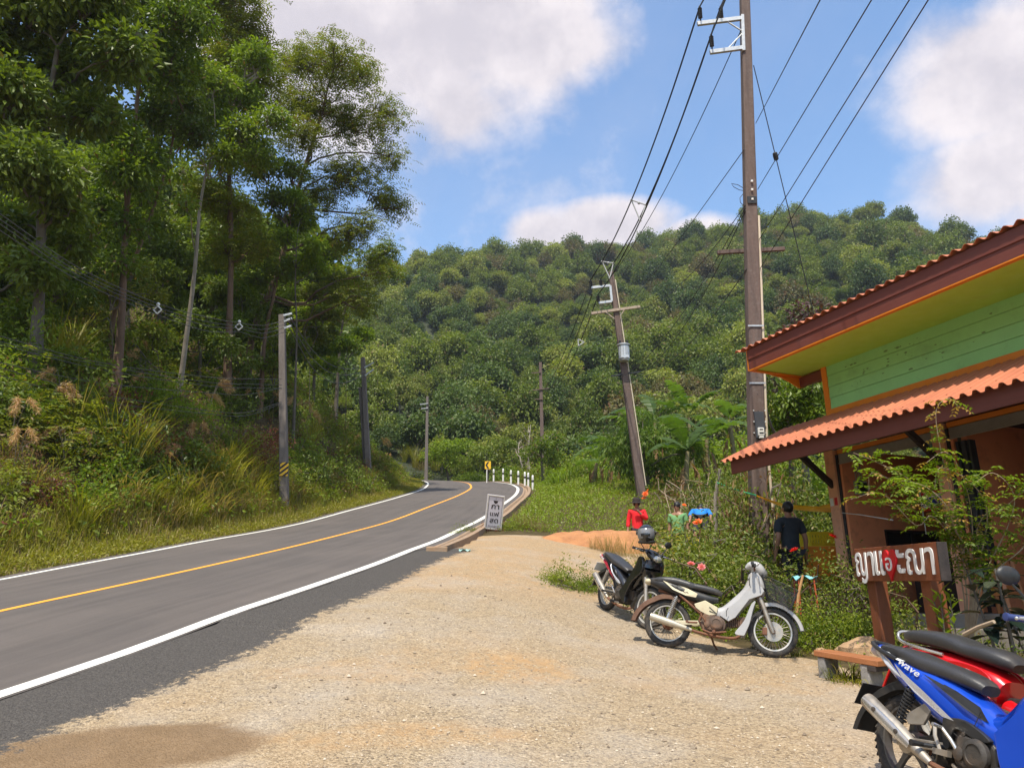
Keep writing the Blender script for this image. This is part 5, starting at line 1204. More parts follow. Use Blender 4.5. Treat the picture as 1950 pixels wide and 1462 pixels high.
for i in range(4):
    b = np.array([r.randn() * .12, r.randn() * .12, 0]); tip = b + np.array([r.randn() * .15, r.randn() * .15, 1.0 + .35 * r.rand()]); mb.tube([b, tip], [.018, .008], 6)
    m = 10; f = np.linspace(.45, 1, m); a = np.arange(m) * 2.4 + i; el = r.uniform(-.3, .5, m); D = np.stack([np.cos(a) * np.cos(el), np.sin(a) * np.cos(el), np.sin(el)], 1)
    for j in range(m):   # each leaf a folded oval of several faces
        p0 = b + (tip - b) * f[j]; d = D[j]; s = unit(np.cross(d, [0, 0, 1.0])); nn = np.cross(s, d); l = .24 + .07 * r.rand(); ts = np.linspace(0, 1, 7); rv = r.rand()
        for q in range(6):
            for sg in (-1, 1):
                w0, w1 = (.062 * math.sin(PI * ts[q] ** .85) + .002, .062 * math.sin(PI * min(1, ts[q + 1]) ** .85) + .002)
                x0, x1 = p0 + d * l * ts[q] - [0, 0, .25 * l * ts[q] ** 2], p0 + d * l * ts[q + 1] - [0, 0, .25 * l * ts[q + 1] ** 2]
                lv.V.append(np.array([x0, x0 + s * sg * w0 + nn * w0 * .35, x1 + s * sg * w1 + nn * w1 * .35, x1])); lv.F.append(lv.n + np.arange(4)[None]); lv.n += 4; lv.rnd.append(np.array([rv])); lv.clm.append(np.array([.5]))
mb.build("stems", BARK[2], ru); lv.build("foliage", M_RUB.m, ru)
yg = thing("young_plant", "young plant with upright oval leaves right of the wooden sign", "plant", gpt(1832, 7.6)); mb = MB(); lv = Leaves(18); r = np.random.RandomState(19)
for i in range(3):
    b = np.array([r.randn() * .05, r.randn() * .05, 0]); tip = b + np.array([r.randn() * .06, r.randn() * .06, .75 + .15 * r.rand()]); mb.tube([b, tip], [.01, .005], 5); m = 13; f = np.linspace(.3, 1, m); a = np.arange(m) * 2.4 + i; el = .2 + .7 * f
    lv.put(b + (tip - b) * f[:, None], np.stack([np.cos(a) * np.cos(el), np.sin(a) * np.cos(el), np.sin(el)], 1), np.stack([-np.cos(a) * .5, -np.sin(a) * .5, np.ones(m)], 1), .13 + .03 * r.rand(m), .05, r.rand(m))
mb.build("stems", BARK[2], yg); lv.build("foliage", LM["lime"], yg)

for k_, px, t, s in ((0, 1480, 17.0, 1.7), (1, 1520, 16.6, 1.8), (2, 1555, 16.2, 1.7), (0, 1590, 16.0, 1.6), (1, 1500, 19, 1.9), (2, 1540, 18.5, 2.0), (0, 1580, 18, 1.9), (1, 1450, 20.5, 1.8), (2, 1400, 22, 1.6), (0, 1420, 25.5, 1.8), (1, 1330, 25, 1.4)):
    place(rp[k_], gpt(px, t, -.05), gr_.rand() * 6, (s * .8, s * .8, s), "tall weedy rose bush behind the yellow cloth")
db = [bush_proto("dead_vine_tangle", "x", "dead plants", "dead vines behind the yellow cloth", 480 + i, .8, .9, .12, 18, 40, LM["dry"], ratio=.3, stems=22, bark=M_TWIG) for i in range(2)]
for k_, px, t, s in ((0, 1470, 15.6, 1.0), (1, 1530, 15.2, .9), (0, 1560, 14.9, .9), (1, 1410, 19.5, 1.1), (0, 1345, 20.5, 1.0), (1, 1440, 22.5, 1.3), (0, 1300, 28, 1.2)):
    place(db[k_], gpt(px, t, -.05), gr_.rand() * 6, s, "tangle of dead brown vines and leaves behind the garden")

for k_, px, t, s in ((0, 1432, 15.4, 2.3), (1, 1450, 15.3, 2.5), (2, 1415, 15.5, 2.0), (0, 1468, 15.5, 2.1)):
    place(rp[k_], gpt(px, t, -.05), gr_.rand() * 6, (s * .45, s * .45, s * .95), "tall leafy rose bush hiding the foot of the tall pole")
for px in (1425, 1452): place(db[0], gpt(px, 15.25, -.05), gr_.rand() * 6, (.8, .8, 2.3), "tangle of dead brown vines and leaves behind the garden")
# ------------------------------------------------------------------ poles, cables, road signs, guide posts
def onY(px, py, Y):
    d = ray(px, py); return d * (Y / d.y) + Vector((0, 0, CAMH))
M_POLE = pmat("old_brown_pole", (.155, .105, .085), (.085, .058, .048), scale=7, rough=.9, bump=.006, bscale=50, stretch=(1, 1, .12), dirt=(.22, .19, .17), damt=.3, dscale=9)
M_POLEG = pmat("grey_pole", (.185, .155, .135), (.115, .095, .085), scale=6, rough=.9, bump=.006, bscale=40, stretch=(1, 1, .15), dirt=(.09, .075, .07), damt=.4, dscale=6)
M_GALV = pmat("galvanised_steel", (.52, .53, .53), (.42, .43, .43), scale=8, rough=.5, metal=.6)
M_BLACK = pmat("black_rubber", (.018, .018, .02), (.012, .012, .013), scale=20, rough=.55)
M_CABLE = pmat("cable_sheath", (.030, .030, .034), (.022, .022, .025), scale=8, rough=.6)
M_CABLEG = pmat("weathered_cable", (.10, .095, .09), (.07, .066, .062), scale=8, rough=.7)
M_WPLAST = pmat("white_plastic", (.72, .71, .66), (.62, .61, .57), scale=6, rough=.45)
M_PIPE = pmat("pale_conduit", (.62, .52, .38), (.52, .43, .31), scale=4, rough=.6)
def square_pole(mb, a, b, w0, w1, steps=14, flute=.18):
    a, b = Vector(a), Vector(b); d = (b - a).normalized(); x = VX - d * d.x; x.normalize(); y = d.cross(x); rings = []
    for i in range(steps + 1):
        f = i / steps; w = (w0 + (w1 - w0) * f) / 2; c = a + (b - a) * f; ch = w * .82
        q = [(-w, -ch), (-ch, -w), (ch, -w), (w, -ch), (w, ch), (ch, w), (-ch, w), (-w, ch)]
        rings.append([c + x * p + y * s for p, s in q])
    return mb.rings(rings, False, True)
def insulator(parent, p, up=VZ, h=.34, r=.055):
    mb = MB(); prof = [(.018, -.06), (.018, 0)]
    for i in range(6): prof += [(r, .03 + i * h / 7), (r * .98, .03 + i * h / 7 + .012), (r * .62, .03 + i * h / 7 + .024)]
    prof += [(r * .5, h), (r * .3, h + .03)]; mb.lathe(p, up, prof, 12); return mb.build("insulator", M_BLACK, parent)
# the tall pole by the cafe
YP = at(1441, 850, 16.0).y
pA, pB = onY(1441, 850, YP), onY(1418, 0, YP); ax = (pB - pA).normalized()
def onpole(py): 
    f = (py - 850) / (0 - 850); px = 1441 + (1418 - 1441) * f; return onY(px, py, YP)
base = pA - ax * ((pA.z - G(pA.x, YP)) / ax.z + .3); topP = pB + ax * 1.6
tp = thing("utility_pole", "tall brown utility pole behind the cafe's left end, with meter and conduit", "utility pole", base, group="utility poles along the road")
def loc_(p): return Vector(p) - base
mb = MB(); square_pole(mb, loc_(base), loc_(topP),   .34, .20); mb.build("pole", M_POLE, tp, bevel=.008)
mb = MB()
for i in range(40):
    q = base + ax * (1 + i * .36); mb.lathe(loc_(q) + Vector((.0, -.17 + .0022 * i, 0)), (0, -1, 0), [(.011, -.03), (.011, .0035)], 8)
mb.build("bolt_hole", M_BLACK, tp)
fr_ = MB(); c1, c2 = onpole(42), onpole(98)
e1, e2 = onY(1328, 46, YP - .12), onY(1352, 100, YP - .12); c1, c2 = c1 + Vector((-.10, -.12, 0)), c2 + Vector((-.10, -.12, 0))
fr_.bar(loc_(e1), loc_(c1), .07, .10); fr_.bar(loc_(e2), loc_(c2), .07, .10); fr_.bar(loc_(c1) + Vector((0, 0, .09)), loc_(c2) - Vector((0, 0, .09)), .075, .07)
fr_.bar(loc_(c1 + (e1 - c1) * .38), loc_(c1 + (c2 - c1) * .45), .03, .03); fr_.bar(loc_(c2 + (e2 - c2) * .5), loc_(c1 + (c2 - c1) * .5), .03, .03)
fr_.build("bracket", M_GALV, tp, bevel=.004)
INS = [onY(1334, 38, YP - .12), onY(1374, 38, YP - .12), onY(1356, 92, YP - .12)]
for p in INS: insulator(tp, loc_(p + Vector((0, 0, .03))))
mb = MB(); mb.bar(loc_(onY(1366, 481, YP + .2)), loc_(onY(1494, 474, YP + .2)), .08, .09); mb.build("cross_arm", M_POLE, tp, bevel=.006)
mb = MB(); a_, b_ = onpole(415), onpole(850); mb.tube([loc_(a_ + Vector((.155, -.1, 0))), loc_(b_ + Vector((.185, -.1, 0))), loc_(b_ + Vector((.19, -.1, -2.0)))], .028, 8); mb.build("conduit", M_PIPE, tp)
mb = MB()
for py in (625, 733): q = onpole(py); mb.box(loc_(q + Vector((.0, -.165, 0))), (.34, .012, .035))
mb.build("strap", M_GALV, tp)
mb = MB(); q = onpole(812); mb.box(loc_(q + Vector((.02, -.18, 0))), (.20, .03, .56)); bk = mb.build("meter_board", pmat("dark_board", (.05, .055, .065), rough=.6), tp, bevel=.004)
mb = MB(); q = onpole(826); mb.box(loc_(q + Vector((.025, -.225, 0))), (.125, .07, .17)); mb.box(loc_(q + Vector((.025, -.225, -.115))), (.10, .06, .05)); mt = mb.build("meter", M_WPLAST, tp, bevel=.012)
mb = MB(); mb.box(loc_(q + Vector((.025, -.262, .045))), (.07, .004, .022)); mb.box(loc_(q + Vector((.025, -.262, -.03))), (.09, .004, .03)); mb.build("dial", M_BLACK, mt)
mb = MB(); mb.box(loc_(onpole(387) + Vector((0, -.145, 0))), (.21, .03, .17)); mb.build("black_plate", M_BLACK, tp)
mb = MB()
for py in (352, 368, 386): mb.box(loc_(onpole(py) + Vector((0, -.165, 0))), (.045, .03, .045))
for py in (785, 806, 827):
    for sx in (-.1, .14): mb.box(loc_(onpole(py) + Vector((sx, -.175, 0))), (.025, .02, .025))
mb.build("clamp", M_WPLAST, tp)
mb = MB(); mb.tube([loc_(onY(px, py, YP - .1)) for px, py in ((1415, 358), (1405, 352), (1393, 350), (1397, 356), (1408, 362), (1415, 363))], .008, 5); mb.tube([loc_(onY(px, py, YP - .1)) for px, py in ((1416, 368), (1409, 377), (1410, 386), (1416, 391))], .008, 5); mb.build("loose_wire", M_CABLE, tp)
mb = MB(); p0, p1, p2 = onY(1435, 125, YP), onY(1477, 298, YP + .6), onY(1560, 640, YP + 2.2); mb.tube([loc_(p0), loc_(p1), loc_(p2)], .011, 6); gw = mb.build("guy_wire", M_CABLE, tp)
mb = MB(); mb.lathe(loc_(p1), (p2 - p0).normalized(), [(.03, -.1), (.055, -.08), (.06, 0), (.055, .08), (.03, .1)], 10); mb.build("guy_insulator", M_BLACK, gw)
# the leaning pole with the transformer
Y2 = at(1222, 935, 30).y
q0, q1 = onY(1220, 925, Y2), onY(1163, 518, Y2); ax2 = (q1 - q0).normalized()
b2 = q0 - ax2 * .5; b2.z = min(b2.z, G(b2.x, b2.y) - .2)
lp = thing("utility_pole", "leaning utility pole with white bracket and grey transformer rising from the meadow", "utility pole", b2, group="utility poles along the road")
def l2(p): return Vector(p) - b2
mb = MB(); square_pole(mb, l2(b2), l2(q1), .34, .20); mb.build("pole", M_POLE, lp, bevel=.008)
def on2(py): return q0 + (q1 - q0) * ((925 - py) / (925 - 518.))
mb = MB(); mb.tube([l2(on2(535) + Vector((.13, -.1, 0))), l2(on2(925) + Vector((.19, -.1, 0)))], .022, 6); mb.build("conduit", M_PIPE, lp)
g1, g2 = onY(1126, 548, Y2 - .15), onY(1140, 577, Y2 - .15); h1, h2 = onY(1162, 544, Y2 - .15), onY(1165, 574, Y2 - .15)
mb = MB(); mb.bar(l2(g1), l2(h1), .08, .1); mb.bar(l2(g2), l2(h2), .08, .1); mb.bar(l2(h1), l2(h2), .09, .09); mb.build("bracket", M_GALV, lp, bevel=.004)
INS2 = [g1 + Vector((0, 0, .03)), onY(1145, 545, Y2 - .15), g2 + Vector((0, 0, .03))]
for p in INS2: insulator(lp, l2(p), ax2, .3, .07)
mb = MB(); mb.bar(l2(onY(1126, 597, Y2 - .15)), l2(onY(1219, 584, Y2 - .15)), .10, .11); mb.bar(l2(onY(1152, 593, Y2 - .2)), l2(onY(1170, 607, Y2 - .2)), .04); mb.bar(l2(onY(1190, 588, Y2 - .2)), l2(onY(1181, 602, Y2 - .2)), .04); mb.build("cross_arm", pmat("pale_cross_arm", (.42, .33, .25), (.30, .23, .17), rough=.9), lp, bevel=.006)
tq = onY(1187, 655, Y2 - .35); tt_ = onY(1188, 682, Y2 - .35)
mb = MB(); mb.lathe(l2(tt_), tq - tt_, [(.05, -.14), (.19, -.12), (.215, -.05), (.215, .52), (.27, .53), (.27, .57), (.20, .60), (.05, .62)], 20); tr_ = mb.build("transformer", M_GALV, lp)
mb = MB()
for i in range(5): a = -2.4 + i * .42; mb.box(l2(tt_) + Vector((math.cos(a) * .235, math.sin(a) * .235, .2)), (.02, .09, .5), rz=a)
mb.box(l2(tt_) + Vector((.02, -.235, .02)), (.30, .02, .10)); mb.build("cooling_fins", M_GALV, tr_)
for sx in (-.14, .16): insulator(tr_, l2(tt_) + Vector((sx, 0, .58)), VZ, .16, .05)
mb = MB(); mb.bar(l2(onY(1164, 716, Y2 - .1)), l2(onY(1218, 708, Y2 - .1)), .06, .06); mb.build("lower_arm", M_BLACK, lp)
# poles on the left and beyond
def simple_pole(label, base_px, top_px, t, w0, w1, m, arms=(), brace=None):
    Y = at(*base_px, t).y; a, b = onY(*base_px, Y), onY(*top_px, Y); d = (b - a).normalized(); bs = a - d * 1.2; bs.z = min(bs.z, G(bs.x, bs.y) - .2)
    t_ = thing("utility_pole", label, "utility pole", bs, group="utility poles along the road"); mb = MB(); square_pole(mb, (0, 0, 0), b - bs, w0, w1); mb.build("pole", m, t_, bevel=.01)
    for (p, q) in arms:
        mb = MB(); mb.bar(onY(*p, Y - .2) - bs, onY(*q, Y - .2) - bs, .08, .08); mb.build("bracket", M_GALV if m is M_POLEG else M_POLE, t_)
    if brace: mb = MB(); square_pole(mb, onY(*brace[0], Y + .3) - bs - Vector((0, 0, 1.0)), onY(*brace[1], Y + .15) - bs, w0 * .8, w0 * .6); mb.build("strut", m, t_, bevel=.01)
    return t_, bs, Y
L1, L1b, L1Y = simple_pole("grey utility pole with a striped hazard plate on the left verge", (541, 920), (537, 600), 31, .34, .25, M_POLEG, [((540, 601), (556, 597)), ((541, 612), (556, 606)), ((541, 625), (556, 620))])
k = NT("hazard_stripes"); sx = k.node("ShaderNodeSeparateXYZ"); k.lk(k.coord(), sx.inputs[0])
v_ = k.math('FRACT', k.math('MULTIPLY', k.math('ADD', k.math('MULTIPLY', sx.outputs[0], -.8), sx.outputs[2]), 4.6)); k.color(k.mix(k.math('GREATER_THAN', v_, .5), (.03, .02, .018), (.85, .48, .02))); k.set(Roughness=.5)
q = onY(541, 893, L1Y - .19); mb = MB(); mb.box(q - L1b, (.33, .012, .55)); mb.build("hazard_plate", k.m, L1, bevel=.002)
simple_pole("grey utility pole with a strut, second along the left verge", (701, 868), (691, 681), 48, .36, .26, M_POLEG, [((694, 700), (712, 690)), ((695, 715), (712, 703))], brace=((699, 865), (686, 738)))
simple_pole("thin grey utility pole beyond the tall grass at the bend", (812, 885), (814, 755), 76, .34, .24, M_POLEG, [((800, 770), (815, 768)), ((802, 778), (815, 777))])
simple_pole("far brown utility pole above the guide posts, trees behind", (1033, 840), (1029, 690), 66, .34, .26, M_POLE, [((1012, 710), (1030, 709)), ((1015, 743), (1045, 739)), ((1018, 760), (1034, 760))])
# cables
def cable(pts, r=.013, label=None, group=None, m=None):
    C_ = catmull([Vector(p) for p in pts], .5) if len(pts) > 2 else [Vector(pts[0]), Vector(pts[1])]
    o = Vector(C_[0]); mb = MB(); mb.tube([Vector(p) - o for p in C_], r, 5); c = mb.build("overhead_cable", m or M_CABLE); c.location = o; return tag(c, label, "cable", group)
def sag(a, b, s, n=7):
    a, b = Vector(a), Vector(b); return [a + (b - a) * f - VZ * (4 * s * f * (1 - f)) for f in np.linspace(0, 1, n)]
GA = "spaced cables between the tall pole and the leaning pole"
LA = "thick black cable from the tall pole's white bracket to the leaning pole"
tops = [p + Vector((0, -.02, .36)) for p in INS]; ends = [p + ax2 * .32 for p in INS2]
mids = []
for (a, e, s) in ((tops[0], ends[0], .75), (tops[2], ends[2], .75), (tops[1], ends[1], .95)): 
    P_ = sag(a, e, s); cable(P_, .022, LA, GA); mids.append(P_)
cable(sag(onpole(60) + Vector((-.12, 0, 0)), q1 - ax2 * .2, .5), .012, "thin messenger wire beside the thick cables from the tall pole", None)
M_SPACER = pmat("grey_spacer", (.45, .45, .43), rough=.6)
for i, f in enumerate((3, 5)):
    ps = [m[f] for m in mids]; c = sum(ps, Vector()) / 3; t_ = MB(); 
    for a in range(3): t_.tube([ps[a] - c, ps[(a + 1) % 3] - c], .022, 6); t_.ball(ps[a] - c, .045, 8, 6)
    t_.ball(Vector((0, 0, .2)), .05, 8, 6)
    o = t_.build("cable_spacer", M_SPACER); o.location = c; tag(o, ["upper grey spacer clamp on the cables left of the tall pole", "lower grey spacer clamp on the cables above the forest ridge"][i], "cable spacer", "spacer clamps right of the bend")
for (p, ex, ey) in ((tops[0], 1362, -40), (tops[1], 1402, -50), (tops[2], 1393, -30)): cable([p, p + (at(ex, ey, 11) - p) * 1.5], .018, "thick black cable leaving the tall pole's bracket overhead", "cables leaving the tall pole overhead")
for (py, ex) in ((240, 1562), (365, 1660), (460, 1732), (515, 1768)):
    a = onpole(py) + Vector((.15, -.1, 0)); e = at(ex, 0, 8.5); cable([a, a + (e - a) * 1.25], .008, "thin cable rising from the tall pole to the upper right", "cables rising to the upper right")
for (py, e, s) in ((290, (1090, 690, 60), .6), (395, (1213, 590, 29.5), .5), (400, (1180, 720, 29.5), .6), (405, (1182, 730, 29.5), .9), (515, (1215, 720, 29.5), .5)):
    cable(sag(onpole(py) + Vector((-.14, -.1, 0)), at(*e), s), .010, "thin cable sloping down from the tall pole towards the leaning pole", "thin cables left of the tall pole")
for dx, s in ((-12, .5), (0, .7), (12, .9)): cable(sag(onY(1128 + dx, 560, Y2 - .15), at(1040 + dx * .4, 745, 65), s), .02, "cable from the leaning pole down to the far brown pole", "cables beyond the leaning pole")
o = MB(); c = at(1105, 652, 38); 
for a in range(3): o.tube([Vector((math.cos(a * 2.1) * .2, 0, math.sin(a * 2.1) * .2)), Vector((math.cos(a * 2.1 + 2.1) * .2, 0, math.sin(a * 2.1 + 2.1) * .2))], .03, 6)
o = o.build("cable_spacer", M_SPACER); o.location = c; tag(o, "grey spacer clamp on the cables left of the leaning pole", "cable spacer", "spacer clamps right of the bend")
GL = "cables along the left bank"
def pxc(pts, r, lab): cable([at(*p) for p in pts], r, lab, GL, M_CABLEG)
for off in ((0, 0), (6, -8), (-4, 7), (2, 16)):
    pxc([(-150, 318 + off[1], 17), (0, 418 + off[1] * 1.3, 20), (150, 518 + off[1], 23), (300, 585 + off[1] * .9, 26), (400, 614 + off[1] * 1.1, 28.2), (455, 620 + off[1] * .7, 29.3), (500, 628 + off[1] * 1.0, 30.2), (546, 616 + off[1] * .9, 31)], .013, "upper cable crossing before the left forest to the striped pole")
for i, (y0, y1, y2, y3) in enumerate(((640, 692, 718, 722), (650, 697, 728, 733), (655, 705, 735, 740), (690, 730, 748, 738), (700, 752, 782, 765), (715, 765, 788, 768))):
    pxc([(-150, y0 - 45, 17), (0, y0, 20), (200, y1, 24), (400, y2, 28), (470, y2 + 3, 29.4), (537, y3, 31)], .011, "lower cable crossing before the left bank to the striped pole")
for i, (dy, sg) in enumerate(((0, 0), (10, 6), (22, 12))): pxc([(550, 602 + dy, 31), (600, 672 + dy + sg, 37), (645, 700 + dy * .8 + sg, 43), (694, 702 + dy * .6, 48)], .02, "cable from the striped pole to the pole with a strut")
for i, (px, py, t) in enumerate(((300, 590, 26), (455, 622, 29.3))):
    mb = MB()
    for a in range(4): mb.tube([Vector((math.cos(a * 1.57) * .14, 0, math.sin(a * 1.57) * .14)), Vector((math.cos(a * 1.57 + 1.57) * .14, 0, math.sin(a * 1.57 + 1.57) * .14))], .025, 6)
    mb.ball((0, 0, .2), .065, 8, 6); o = mb.build("cable_spacer", M_WPLAST); o.location = at(px, py, t); tag(o, ["pale spacer clamp on the cables left of the pale trunk", "pale spacer clamp on the cables between pale trunk and striped pole"][i], "cable spacer", "spacer clamps on the left")
# guide posts
M_GPW = pmat("guide_post_white", (.78, .76, .72), (.66, .64, .60), scale=8, rough=.6); M_GPB = pmat("guide_post_black", (.03, .03, .035), rough=.6)
def gpost():
    t = thing("guide_post", "x", "guide post", group="guide posts round the outside of the bend"); w = .085
    mb = MB(); mb.lathe((0, 0, -.4), VZ, [(w, 0), (w, .62)], 14); mb.lathe((0, 0, 0), VZ, [(w, .40), (w, .66), (w * .9, .73), (w * .55, .775), (.002, .79)], 14); mb.build("post", M_GPW, t)
    mb = MB(); mb.lathe((0, 0, 0), VZ, [(w + .004, .22), (w + .004, .40)], 14); mb.build("band", M_GPB, t)
    mb = MB(); mb.box((0, -w - .004, .53), (.05, .008, .09)); mb.build("reflector", M_GALV, t); return t
gpp = gpost(); ORD = ["leftmost white guide post, next to the chevron sign", "second white guide post from the chevron sign", "third white guide post from the chevron sign", "fourth white guide post from the chevron sign", "fifth white guide post, left one of a close pair", "sixth white guide post, right one of a close pair", "nearest and largest white guide post at the kerb's end"]
for i, (px, py, t) in enumerate(((940, 907, 63), (958, 906.5, 61), (973, 910, 58.5), (987, 912, 56.5), (999.5, 914.5, 54.5), (1006, 916, 54), (1014.5, 922, 50.5))):
    p = at(px, py, t); place(gpp, p - VZ * .06, 0, .86, ORD[i])
# chevron sign
cv_ = at(927, 909, 64); cs_ = thing("chevron_sign", "yellow chevron road sign pointing left on a white post at the bend", "road sign", cv_)
M_SIGNY = pmat("sign_yellow", (.85, .50, .01), (.78, .45, .01), scale=4, rough=.4); M_SIGNK = pmat("sign_black", (.02, .015, .012), rough=.45)
mb = MB(); mb.box((0, 0, .30), (.07, .07, 1.5)); mb.build("post", M_GPW, cs_)
mb = MB(); mb.box((.08, -.05, 1.03), (.50, .02, .66)); pl_ = mb.build("plate", M_SIGNY, cs_, bevel=.008)
mb = MB(); ch = [(.20, 1.31), (.05, 1.31), (-.13, 1.03), (.05, .75), (.20, .75), (.03, 1.03)]; mb.prism(ch, -.066, -.0615, "xz"); mb.build("chevron", M_SIGNK, pl_)
# writing
FCACHE = {}
def text_bm(s, size, ext=0.002, off=0.0, shear=0.0, space=1.0):
    cu = bpy.data.curves.new("lettering", 'FONT'); cu.body = s; cu.size = size; cu.extrude = ext; cu.offset = off; cu.align_x = 'CENTER'; cu.align_y = 'CENTER'; cu.shear = shear; cu.space_character = space; cu.resolution_u = 4
    o = bpy.data.objects.new("lettering", cu); col.objects.link(o); dg_ = bpy.context.evaluated_depsgraph_get(); dg_.update()
    me = bpy.data.meshes.new_from_object(o.evaluated_get(dg_)); bpy.data.objects.remove(o); bpy.data.curves.remove(cu); return me
def text(name, s, size, m, parent, M4, ext=.002, off=0.0, shear=0.0, space=1.0, fit=None):
    """lettering fitted into a box (w, h) centred on M4's origin, reading along its x, up its y"""
    me = text_bm(s, size, ext, off, shear, space)
    co = np.empty(len(me.vertices) * 3); me.vertices.foreach_get("co", co); co = co.reshape(-1, 3)
    if fit is not None and len(co):
        lo, hi = co[:, :2].min(0), co[:, :2].max(0); c = (lo + hi) / 2; k_ = np.array(fit) / np.maximum(hi - lo, 1e-6); co[:, :2] = (co[:, :2] - c) * k_
    A = np.array(M4); co = co @ A[:3, :3].T + A[:3, 3]; me.vertices.foreach_set("co", co.ravel()); me.update(); me.materials.clear(); me.materials.append(m)
    o = link(name, me, parent); return o
def frame4(o, x, y):
    x, y = Vector(x).normalized(), Vector(y).normalized(); z = x.cross(y); M_ = Matrix((x, y, z)).transposed().to_4x4(); M_.translation = Vector(o); return M_
# coffee sign
T_ = 22.0; tl, tr2, bl_, br = at(929.5, 941, T_), at(961.5, 945, T_ + .16), at(922.5, 1006, T_), at(955.5, 1010.5, T_ + .16)
sb = bl_; xs_ = (tr2 - tl).normalized(); ys_ = (tl - bl_).normalized(); wS, hS = (tr2 - tl).length, (tl - bl_).length; zs_ = xs_.cross(ys_)
cof = thing("coffee_sign", "tilted white coffee sign with black Thai writing at the kerb's end", "sign", sb)
def sp(u, v, d=0): return xs_ * (u * wS) + ys_ * (v * hS) + zs_ * d
M_SIGNW = pmat("sign_white", (.66, .62, .66), (.60, .565, .60), scale=3, rough=.5); M_SFR = pmat("sign_frame", (.72, .68, .60), (.55, .5, .42), rough=.5); M_INK = pmat("black_ink", (.025, .02, .022), rough=.5)
mb = MB(); Mx = Matrix((xs_, ys_, zs_)).transposed(); mb.box(sp(.5, .5, -.03), (wS, hS, .06), M=Mx); cb_ = mb.build("board", M_SIGNW, cof, bevel=.004)
mb = MB()
for (u, v, w_, h_) in ((.5, .985, 1, .03), (.5, .015, 1, .03)): mb.box(sp(u, v, .006), (wS * w_, hS * h_, .02), M=Mx)
for u in (.025, .975): mb.box(sp(u, .5, .005), (wS * .05, hS * .94, .02), M=Mx)
mb.build("frame", M_SFR, cof); mb = MB()
for u in (.10, .90): mb.box(sp(u, .5, .0015), (.008, hS * .90, .003), M=Mx)
for v in (.05, .955): mb.box(sp(.5, v, .0015), (wS * .80, .008, .003), M=Mx)
mb.build("inner_border", M_INK, cb_)
for s_, v, wd, ht in (("กา", .665, .46, .125), ("แฟ", .46, .52, .135), ("สด", .26, .50, .125)): text("lettering", s_, .3, M_INK, cb_, frame4(sp(.5, v, .003), xs_, ys_), .002, .004, fit=(wS * wd, hS * ht))
mb = MB(); n = 14; half = [(math.cos(PI + PI * i / n) * .065, math.sin(PI + PI * i / n) * .075) for i in range(n + 1)] + [(.085, .008), (-.085, .008)]
vs = [sp(.5, .835, .004) + xs_ * a + ys_ * b for a, b in half]; mb.add(vs, [tuple(range(len(vs)))]); mb.tube([sp(.5, .87, .004), sp(.51, .885, .004), sp(.5, .90, .004), sp(.51, .92, .004)], .004, 5); mb.build("cup_mark", M_INK, cb_)
mb = MB(); r = np.random.RandomState(2)
for i in range(13): u = .20 + i * .05; mb.box(sp(u, .10 + .004 * r.randn(), .003), (.012, hS * (.05 if i in (0, 12) else .03 + .015 * r.rand()), .002), M=Mx)
mb.build("small_print", pmat("grey_ink", (.28, .25, .26), rough=.6), cb_)
mb = MB()
for u in (.12, .88): mb.bar(sp(u, 0, -.03), sp(u, -.28, -.03) - Vector((0, 0, .25)), .04, .04)
mb.build("legs", pmat("rusty_leg", (.14, .06, .035), rough=.9), cof)
# ------------------------------------------------------------------ motorcycles (underbone step-throughs)
M_TYRE = pmat("tyre_rubber", (.035, .033, .032), (.022, .021, .021), scale=12, rough=.85, dirt=(.20, .15, .10), damt=.45, dscale=7, bump=.003, bscale=70)
M_CHROME = pmat("chrome", (.66, .64, .61), (.54, .52, .49), scale=6, rough=.24, rvar=.08, metal=.8, dirt=(.30, .22, .15), damt=.2)
M_ALU = pmat("dusty_aluminium", (.46, .42, .36), (.36, .32, .27), scale=8, rough=.5, metal=.7, dirt=(.30, .19, .11), damt=.45)
M_RIM = pmat('dusty_rim', (.58, .56, .52), (.46, .43, .38), scale=8, rough=.45, metal=.35, dirt=(.32, .22, .14), damt=.4)
M_RUST = pmat("rusty_steel", (.20, .085, .045), (.12, .055, .035), scale=12, rough=.9, dirt=(.28, .12, .05), damt=.5)
M_ENG = pmat("greasy_engine", (.085, .075, .065), (.05, .045, .04), scale=10, rough=.55, metal=.4, dirt=(.24, .15, .09), damt=.5, bump=.003)
M_ENGR = pmat("rusty_engine", (.13, .085, .06), (.07, .05, .04), scale=12, rough=.8, dirt=(.28, .13, .06), damt=.6, bump=.003)
M_VINYL = pmat("seat_vinyl", (.042, .040, .040), (.030, .029, .029), scale=14, rough=.42, rvar=.1, dirt=(.16, .13, .10), damt=.25, bump=.0015, bscale=160)
M_PLBLK = pmat("black_plastic", (.022, .022, .023), (.015, .015, .016), scale=10, rough=.5, dirt=(.16, .12, .08), damt=.25)
M_LENS = NT("clear_lens"); M_LENS.color((.55, .55, .52)); M_LENS.set(Roughness=.06, Metallic=.55); M_LENS = M_LENS.m
M_RLENS = pmat("red_lens", (.45, .012, .012), rough=.12); M_ALENS = pmat("smoked_lens", (.05, .045, .05), rough=.15)
M_SILV = pmat("silver_decal", (.55, .55, .57), (.48, .48, .5), rough=.3, metal=.3); M_WDEC = pmat("white_decal", (.80, .80, .80), rough=.4)
def gloss(name, c, c2=None, **kw): return pmat(name, c, c2, scale=3, rough=.22, rvar=.06, coat=.7, **kw)
M_BLUE = gloss("metallic_blue_paint", (.012, .085, .62), (.010, .07, .54), metal=.25)
M_RED = gloss("red_paint", (.60, .008, .012), (.52, .007, .010))
